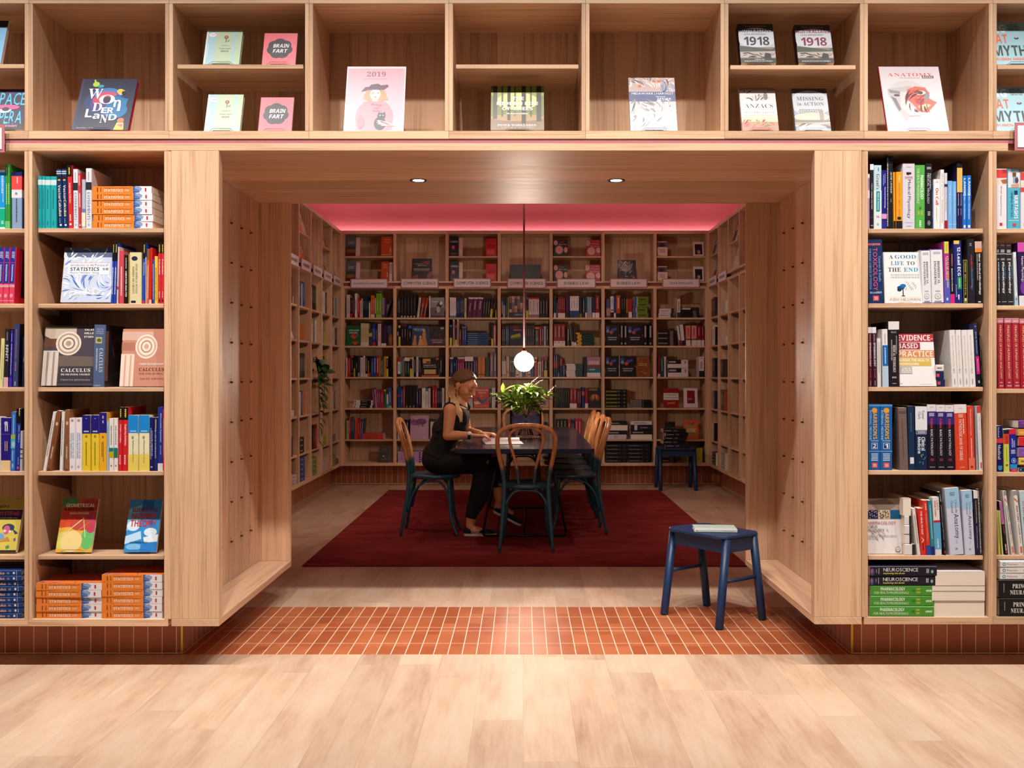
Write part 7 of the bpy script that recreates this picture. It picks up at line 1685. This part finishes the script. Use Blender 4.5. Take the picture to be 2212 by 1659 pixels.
# ---- loose books: on the two stools
Rz = lambda a: Matrix.Rotation(a, 4, 'Z')
bx, by = ST; u_ = Vector((math.cos(SA), math.sin(SA), 0))
m = Matrix.Translation((PX(1589, 5.01) + .004, 4.985, .0006 + .4498)) @ Rz(math.radians(-5)) @ Matrix.Rotation(-PI / 2, 4, 'Y')
put('k', Matrix.Scale(KS, 4) @ m, .0165, .212, .150, 'dfe8d8', dict(fc='cfe0d4', hc=1, name='journal'), ['x 4a4a40 .3 .7 .04 .07', 'v frankie_magazine 3a3a34 .3 .62 .66 .92 C', 'F', 'r .05 .27 0 1 dcecf0', 'e .56 .3 .1 .08 c8d0c0'], 'mint journal lying on the blue stool at the portal', None, 9999, True)
for i in range(5):
    y = 10.645 + .006 * ((i * 3) % 4); m = Matrix.Translation((1.645 + .12 - .012 * ((i * 2) % 3), y, .4496 + .0003 + .041 * i)) @ Rz(math.radians((-3, 4, -2, 5, 2)[i])) @ Matrix.Rotation(-PI / 2, 4, 'Y')
    put('k', Matrix.Scale(KS, 4) @ m, .0402, .24, .17, '18171a', dict(fc='141316', pg='c8a898'), ['x b8b0b0 .4 .6 .05 .35', 'r .3 .7 .45 .6 6a6064'], '%s black book of the stack on the stool by the far shelves' % ('lowest', 'second lowest', 'middle', 'second highest', 'topmost')[i], 'stack of black books on the far stool', 900, False)

# ---- make the books: the 300 that show largest as things of their own, the small remainder as one mass
BOOKS.sort(key=lambda q: (not q['detail'], -q['px']))
mats = [M['print'], M['pages']]
rest = MB(); seen = {}
for n_, q in enumerate(BOOKS):
    o = q['o']; hx = q['head']
    dec = q['decor']
    if not dec and q['px'] > 60: dec = ['x %s .38 .6 .15 .75' % ('d8d0d0' if sum(H(hx)[:3]) < .8 else '5a5054')]
    cv, pb = make_book(q['t'], q['h'], q['d'], hx, o.get('fc', hx), hx, dec, 'hc' in o, o.get('pg', 'e6dacb'))
    if n_ >= 300 and q['name'] == 'book':
        cv.xf(q['mat']); pb.xf(q['mat']); o_ = len(rest.v)
        for src, mi in ((cv, 0), (pb, 1)):
            b0 = len(rest.v); rest.v += src.v; rest.f += [[i + b0 for i in f] for f in src.f]; rest.c += src.c; rest.m += [mi] * len(src.f)
        continue
    lb = q['label']; k = lb.lower(); seen[k] = seen.get(k, 0) + 1
    if seen[k] > 1: lb = 'another ' + lb
    ws = lb.split()
    if len(ws) > 16: print('LONG', len(ws), lb)
    if q['px'] >= 700 and q['detail']:
        e = empty(q['name'], (0, 0, 0), 0, lb, 'calendar' if q['name'] == 'calendar' else 'notebook' if q['name'] in ('journal', 'spiral_notebook') else 'book', q['group'])
        e.matrix_world = q['mat']
        cv.build('cover', M['print'], e); pb.build('page_block', M['pages'], e)
        if q['name'] == 'spiral_notebook':
            cm = MB()
            for j in range(28):
                z = q['h'] * (j + .5) / 28
                cm.tube([(q['t'] * .5 + math.cos(a * PI / 4) * q['t'] * .36, -.002 + math.sin(a * PI / 4) * .006, z) for a in range(9)], .0007, 4, caps=False)
            cm.build('coil', M['black_metal'], e, True)
    else:
        b0 = len(cv.v); cv.v += pb.v; cv.f += [[i + b0 for i in f] for f in pb.f]; cv.c += pb.c; cv.m += [1] * len(pb.f)
        ob = cv.build(q['name'], mats); ob.matrix_world = q['mat']; tag(ob, lb, 'book', q['group'])
ob = rest.build('small_shelved_books', mats)
tag(ob, 'remaining small books packed along the dim shelves of the back room', 'books', None, 'stuff')
# ---- clear book stands under the face-out books
SL = {'geometry': 'red and yellow geometry paperback', 'theory': 'bright blue number theory paperback', 'neon': 'neon lettered paperback', 'upper': 'sky blue book cut by the frame', 'wonderland': 'wonderland hardback', 'lowerjournal': 'lower daily journal', 'upperjournal': 'upper daily journal', 'lowerpink': 'lower pink book', 'upperpink': 'upper pink book', 'trees': 'forest tree book', 'harvest': 'woven harvest art book', 'anzacs': 'poppy field war guide', 'missing': 'church tower war book', 'grey': 'grey lettered war book', 'crimson': 'crimson lettered war book', 'anatomy': 'large anatomy colouring book', 'lowerfat': 'lower fat myths book', 'upperfat': 'upper fat myths book'}
for x, y, z, h, tl, wd, nm in STANDS:
    e = MB(); hw = wd / 2
    c_, s_ = math.cos(tl), math.sin(tl)
    def bent(w0, w1, P, th):
        for (y0, z0), (y1, z1) in zip(P, P[1:]):
            dy, dz = y1 - y0, z1 - z0; L = math.hypot(dy, dz); ny, nz = -dz / L * th, dy / L * th
            e.add([(-w0, y0, z0), (w0, y0, z0), (w1, y1, z1), (-w1, y1, z1), (-w0, y0 + ny, z0 + nz), (w0, y0 + ny, z0 + nz), (w1, y1 + ny, z1 + nz), (-w1, y1 + ny, z1 + nz)], [(0, 3, 2, 1), (4, 5, 6, 7), (0, 1, 5, 4), (1, 2, 6, 5), (2, 3, 7, 6), (3, 0, 4, 7)])
    bent(hw, hw * .72, [(-.004, .0004), (-.0042, .018)], .0011)            # front lip
    bent(hw, hw, [(-.004, .0004), (.024 * c_ + .02, .0004)], .0011)        # foot
    yb = .024 * c_ + .034; bent(hw * .8, hw * .5, [(yb, .001), (yb + h * .62 * s_ * 1.02, h * .62 * c_)], .0013)
    bent(hw * .8, hw * .8, [(yb - .03, .0004), (yb, .0004)], .0011)
    e.tube([(-hw - .012, -.0046, .0012), (-hw * .78, -.0048, .0186), (hw * .78, -.0048, .0186), (hw + .012, -.0046, .0012)], .0008, 5, mat=1)  # dark line painted in for refraction along the lip
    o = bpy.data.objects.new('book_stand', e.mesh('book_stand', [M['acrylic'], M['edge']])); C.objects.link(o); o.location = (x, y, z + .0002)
    tag(o, 'clear acrylic stand under the %s' % SL[nm], 'book stand', 'clear book stands')
# ---------------------------------------------------------------- the reading woman
WYC = 7.73
wm = empty('person', (-.62, WYC, RUGZ), 0, 'woman in a sleeveless black top and trousers reading a magazine at the table', 'person')
WO = Vector(wm.location)
def W(x, y, z): return Vector((x, y, z)) - WO
def remeshed(mb, name, mat, voxel, parent, smooth=4):
    o = mb.build(name, mat, parent, True)
    r = o.modifiers.new('remesh', 'REMESH'); r.mode = 'VOXEL'; r.voxel_size = voxel; r.use_smooth_shade = True
    if smooth: q = o.modifiers.new('smooth', 'SMOOTH'); q.iterations = smooth; q.factor = .5
    return o
# head frame: origin at the middle of the skull
hc = W(-.452, 7.725, 1.158)
yaw, pit = math.radians(-33), math.radians(27)
fw = Vector((math.cos(yaw) * math.cos(pit), math.sin(yaw) * math.cos(pit), -math.sin(pit)))
rt = fw.cross(Vector((0, 0, 1))).normalized(); uph = rt.cross(fw).normalized()
HM = Matrix((rt, fw, uph)).transposed()             # columns: right, forward, up
def HP(r, f, u): return hc + HM @ Vector((r, f, u))
body = MB()
def hb(r, f, u, rad, rot=None): body.ball(HP(r, f, u), rad, HM if rot is None else HM @ rot, 20, 14)
hb(0, -.012, .022, (.074, .092, .084)); hb(0, .028, -.02, (.062, .064, .078)); hb(0, .045, -.066, (.043, .042, .042)); hb(0, .068, -.090, (.021, .018, .017))
hb(0, .070, .022, (.050, .026, .040)); hb(.034, .062, -.028, (.023, .022, .026)); hb(-.034, .062, -.028, (.023, .022, .026))
body.tube([HP(0, .090, .012), HP(0, .099, -.010), HP(0, .112, -.030), HP(0, .104, -.038)], [.008, .010, .0125, .008], 10)
hb(.010, .098, -.034, (.008, .009, .007)); hb(-.010, .098, -.034, (.008, .009, .007))
hb(0, .092, -.056, (.022, .013, .0075)); hb(0, .089, -.067, (.019, .012, .008))
for s in (-1, 1):
    hb(s * .030, .078, .004, (.015, .012, .009)); hb(s * .033, .081, .020, (.020, .010, .006))
    hb(s * .074, -.008, -.012, (.008, .018, .030)); hb(s * .079, -.012, -.002, (.006, .016, .020)); hb(s * .072, .002, -.034, (.006, .008, .010))
body.tube([HP(0, -.035, -.05), HP(0, -.035, -.095), W(-.490, 7.735, 1.035), W(-.500, 7.735, .985)], [.050, .047, .050, .075], 16)
# trunk under the clothes, shoulders
body.tube([W(-.49, 7.735, 1.005), W(-.53, 7.735, .93), W(-.575, 7.735, .80), W(-.62, 7.735, .66)], [(.14, .068), (.14, .08), (.11, .07), (.12, .07)], 18, up=(0, 1, 0))
def arm(sh, el, wr):
    body.tube(spl([W(*sh), (W(*sh) + W(*el)) / 2 + Vector((0, 0, 0)), W(*el)], 5), lerp_list([.050, .043, .038], 5), 14)
    body.tube(spl([W(*el), W(*el) * .6 + W(*wr) * .4, W(*wr)], 5), lerp_list([.039, .037, .0245], 5), 14)
    body.ball(W(*sh), (.052, .05, .055)); body.ball(W(*el), .039)
NS, NE, NW = (-.552, 7.555, .965), (-.570, 7.525, .778), (-.392, 7.545, .777)
FS, FE, FW = (-.480, 7.905, .965), (-.450, 7.96, .782), (-.335, 7.80, .778)
arm(NS, NE, NW); arm(FS, FE, FW)
def hand(wr, d, side, curl, drop):
    """Palm down hand: wr wrist, d pointing direction, side = +1 when the thumb is to the left of d."""
    d = Vector(d).normalized(); up = Vector((0, 0, 1)); s = up.cross(d).normalized() * side; w0 = W(*wr)
    k = w0 + d * .082 + Vector((0, 0, .002))
    body.tube([w0, w0 + d * .03, w0 + d * .06, k], [(.016, .024), (.0155, .030), (.0145, .037), (.011, .036)], 14, up=up)
    for i, (o, L) in enumerate(((.027, .070), (.009, .078), (-.009, .073), (-.027, .058))):
        a = k + s * o - d * .012; L *= 1; c = curl * (1 + .12 * i)
        b1 = a + d * (L * .45) + s * (o * .18) + Vector((0, 0, .006 - c * .3 * L)); b2 = b1 + d * (L * .33) - Vector((0, 0, c * .55 * L)); b3 = b2 + d * (L * .24) - Vector((0, 0, c * .75 * L))
        body.tube(spl([a - d * .02, a, b1, b2, b3], 3), lerp_list([.0095, .0095, .0088, .0080, .0068], 3), 10); body.ball(b3, .0068, None, 10, 8)
    a = w0 + d * .022 + s * .020; body.tube(spl([a, a + d * .03 + s * .022 - Vector((0, 0, .004)), a + d * .056 + s * .026 - Vector((0, 0, .010)), a + d * .075 + s * .018 - Vector((0, 0, .014))], 3), lerp_list([.013, .0115, .0095, .0078], 3), 10)
hand(NW, (.97, .12, -.06), 1, .26, 0); hand(FW, (.93, -.36, -.05), -1, .22, 0)
# lower legs and feet (inside the shoes)
NA = (-.402, 7.60, .105); body.tube(spl([W(-.335, 7.61, .36), W(-.378, 7.605, .22), W(*NA), W(-.395, 7.60, .065)], 4), lerp_list([.052, .047, .034, .036], 4), 14)
body.tube([W(-.42, 7.60, .055), W(-.36, 7.598, .052), W(-.285, 7.595, .040)], [(.030, .034), (.032, .040), (.020, .038)], 12)
FA = (-.185, 7.84, .245); body.tube(spl([W(-.205, 7.80, .50), W(-.195, 7.82, .37), W(*FA), W(-.180, 7.845, .205)], 4), lerp_list([.052, .047, .034, .036], 4), 14)
ft = Vector((.86, .12, -.46)).normalized(); f0 = Vector(W(-.195, 7.842, .20))
body.tube([f0 - ft * .03, f0 + ft * .05, f0 + ft * .13], [(.03, .034), (.032, .040), (.02, .036)], 12)
body.tube([W(-.335, 7.61, .36), W(-.300, 7.62, .46), W(-.300, 7.625, .545), W(-.40, 7.64, .555), W(-.62, 7.68, .60)], [.05, .052, .055, .065, .08], 12)
body.tube([W(-.205, 7.80, .50), W(-.235, 7.79, .585), W(-.35, 7.79, .595), W(-.62, 7.78, .62)], [.05, .055, .06, .08], 12)
remeshed(body, 'body', M['skin'], .0042, wm, 3)
# sleeveless top
tp = MB()
tp.tube(spl([W(-.492, 7.735, 1.018), W(-.508, 7.735, .985), W(-.528, 7.735, .93), W(-.548, 7.735, .86), W(-.59, 7.735, .78), W(-.625, 7.735, .69), W(-.65, 7.735, .61), W(-.665, 7.735, .57)], 3),
        lerp_list([(.098, .076), (.152, .082), (.168, .106), (.165, .122), (.160, .135), (.168, .146), (.185, .150), (.18, .12)], 3) if False else [tuple(a + (b_ - a) * k / 3 for a, b_ in zip(p, q)) for p, q in zip([(.098, .076), (.152, .082), (.168, .106), (.165, .118), (.160, .102), (.168, .106), (.185, .130)], [(.150, .080), (.168, .106), (.165, .118), (.160, .102), (.168, .106), (.185, .130), (.17, .08)]) for k in range(3)] + [(.18, .12)], 26, up=(0, 1, 0))
for s, sh in ((-1, NS), (1, FS)):
    q = W(*sh); tp.ball(q + Vector((.006, -s * .026, .022)), (.063, .050, .050)); tp.ball(q + Vector((-.005, -s * .046, -.05)), (.066, .04, .07))
tp.ball(W(-.478, 7.67, .905), (.055, .07, .08)); tp.ball(W(-.472, 7.80, .905), (.055, .07, .08)); tp.ball(W(-.66, 7.735, .80), (.05, .11, .09))
for k in range(5):                                  # loose folds at the waist
    z = .62 + .05 * k; tp.tube(spl([W(-.74 + .02 * k, 7.63, z + .03), W(-.66, 7.600, z - .012), W(-.53, 7.600, z + .02)], 4), [.004, .008, .011, .012, .012, .012, .011, .008, .004], 8)
remeshed(tp, 'sleeveless_top', M['black_cloth'], .0065, wm, 5)
# wide trousers
tr = MB()
def tubev(P, Rr, up=(0, 1, 0), n=4):
    rr = [tuple(a + (b_ - a) * k / n for a, b_ in zip(p, q)) for p, q in zip(Rr, Rr[1:]) for k in range(n)] + [Rr[-1]]
    tr.tube(spl([W(*p) for p in P], n), rr, 22, up=up)
tr.ball(W(-.665, 7.735, .582), (.125, .185, .112)); tr.ball(W(-.655, 7.735, .62), (.13, .17, .10))
tubev([(-.64, 7.65, .573), (-.50, 7.64, .573), (-.36, 7.63, .568), (-.285, 7.625, .548)], [(.095, .100), (.09, .10), (.085, .092), (.075, .085)])
tubev([(-.285, 7.625, .555), (-.295, 7.62, .45), (-.335, 7.612, .32), (-.385, 7.605, .20), (-.402, 7.60, .142)], [(.085, .080), (.088, .092), (.082, .078), (.060, .052), (.050, .043)])
tubev([(-.64, 7.80, .577), (-.48, 7.79, .580), (-.33, 7.785, .585), (-.245, 7.785, .585)], [(.095, .105), (.09, .095), (.085, .082), (.075, .078)])
tubev([(-.245, 7.785, .592), (-.225, 7.79, .52), (-.21, 7.80, .43), (-.20, 7.812, .372)], [(.08, .076), (.083, .078), (.073, .066), (.062, .056)])
remeshed(tr, 'trousers', M['black_cloth'], .0065, wm, 5)
# shoes
def shoe(heel, d, n, name='canvas_shoe'):
    d = Vector(d).normalized(); n = Vector(n).normalized(); h = W(*heel); s = d.cross(n).normalized(); L = .235
    prof = [(0, .030, .052), (.12, .036, .062), (.3, .035, .060), (.5, .040, .046), (.7, .046, .036), (.88, .042, .028), (1, .020, .018)]
    up_ = MB(); so = MB()
    P = [h + d * (L * t) + n * (.014 + z * .45) for t, w_, z in prof]
    up_.tube([P[0] - d * .010] + P, [(.012, .018)] + [(z * .5, w_) for t, w_, z in prof], 16, up=n)
    u = up_.build(name, M['shoe'], wm, True)
    ol = [(t, w_ * 1.06) for t, w_, z in prof]
    ring_ = [(-.035, .0), (-.02, .020)] + ol + [(1.03, .004)]
    top = [h + d * (L * t) + s * w_ for t, w_ in ring_] + [h + d * (L * t) - s * w_ for t, w_ in ring_[::-1]]
    m_ = len(top); so.add([p for p in top] + [p + n * .016 for p in top], [tuple(range(m_)), tuple(range(m_, 2 * m_))[::-1]] + [(i, (i + 1) % m_, m_ + (i + 1) % m_, m_ + i) for i in range(m_)])
    so.build('sole', M['rubber'], u)
shoe((-.445, 7.60, RUGZ + .001), (1, -.02, 0), (0, 0, 1))
nn = Vector((.46, .0, .88)); shoe((-.232, 7.838, .155), ft, nn - ft * nn.dot(ft))
# hair: cap drawn back to a low tail that falls over the near shoulder
hr = MB(); hr.ball(HP(0, -.020, .032), (.0775, .0905, .0805), HM, 22, 16); hr.ball(HP(0, -.058, -.002), (.066, .052, .062), HM, 18, 12)
rh = random.Random(5); EC, ER = (0, -.016, .028), (.0805, .0965, .0865)
def on_skull(v, k=1.0):
    v = Vector(v).normalized(); return HP(EC[0] + v.x * ER[0] * k, EC[1] + v.y * ER[1] * k, EC[2] + v.z * ER[2] * k)
tb_ = Vector((0, -.94, -.34))
for i in range(44):                                # locks drawn back from the hairline to the tail
    a = -1 + 2 * i / 43; s_ = Vector((1.0 * a, .90 - .75 * a * a, .72 - .72 * a * a + .06 * math.cos(5 * a))).normalized()
    q = []
    for k in range(9):
        t = k / 8; v = s_.lerp(tb_, t) + Vector((a * .25, 0, .55 * (1 - abs(a) * .9))) * math.sin(t * PI); q.append(on_skull(v, 1.0 + .02 * rh.random()))
    hr.tube(q, [.0025, .005, .0065, .007, .007, .0068, .0065, .006, .006], 6)
hr.tube(spl([HP(0, -.085, .0), HP(0, -.112, -.020), HP(.004, -.118, -.05)], 3), lerp_list([.036, .032, .026], 3), 12)
hr.build('hair', M['hair'], wm, True)
tl = MB()
t0 = HP(.004, -.112, -.03)
for k in range(46):
    j = lambda a: rh.uniform(-a, a)
    e_ = W(-.470 + j(.012), 7.556 + j(.012), .885 + rh.uniform(-.012, .06)); ww = .010 * math.sin(k)
    q = spl([HP(.004 + j(.03), -.09 + j(.015), .0 + j(.02)), t0 + Vector((j(.02), j(.02), j(.01))), W(-.548 + j(.018) + ww, 7.630 + j(.02), 1.09 + j(.008)), W(-.520 + j(.020) - ww, 7.575 + j(.014), 1.03 + j(.008)), W(-.490 + j(.018) + ww, 7.552 + j(.012), .960), e_], 5)
    tl.tube(q, lerp_list([.005, .0065, .007, .0062, .005, .0012], 5), 6)
tl.build('hair_tail', M['hair'], wm, True)
# face details
fc = MB()
for s in (-1, 1):
    m = MB(); m.tube(spl([HP(s * .014, .0885, .024), HP(s * .028, .0925, .029), HP(s * .045, .083, .024)], 3), lerp_list([.0024, .0026, .0012], 3), 6); m.build('eyebrow', M['brow'], wm, True)
    m = MB(); m.tube(spl([HP(s * .017, .0895, .000), HP(s * .030, .0925, -.005), HP(s * .044, .084, .000)], 3), lerp_list([.0014, .0022, .0016], 3), 6); m.build('eyelash', M['brow'], wm, True)
m = MB(); m.ball(HP(0, .0985, -.0565), (.019, .007, .0042), HM, 14, 8); m.ball(HP(0, .0960, -.0645), (.016, .0065, .0048), HM, 14, 8); m.build('lips', M['lips'], wm, True)
ec = HP(.083, -.004, -.048); m = MB()
m.tube([ec + Vector((math.cos(a * PI / 10) * .0165, 0, math.sin(a * PI / 10) * .0165)) for a in range(21)], .0016, 6, caps=False); m.build('hoop_earring', M['gold'], wm, True)
wp = Vector(W(*NW)) - (Vector(NW) - Vector(NE)).normalized() * .018; ax = (Vector(NW) - Vector(NE)).normalized()
m = MB(); m.tube([wp - ax * .011, wp + ax * .011], [.0295, .0290], 20); m.build('watch_strap', M['shoe'], wm, True)
wn = Vector((.0, -.80, .60)); wn = (wn - ax * wn.dot(ax)).normalized(); m = MB(); m.tube([wp + wn * .027, wp + wn * .0345], [.0165, .0155], 20); m.build('watch_face', M['white_card'], wm, True)
# true size and place of the furniture and the woman
for o in list(C.objects):
    if o.parent is None and o.name.split('.')[0] in ('reading_table', 'bentwood_chair', 'stool', 'pendant_lamp', 'vase', 'cut_branches', 'open_magazine', 'person'):
        o.location = o.location * KS; o.scale = (KS,) * 3
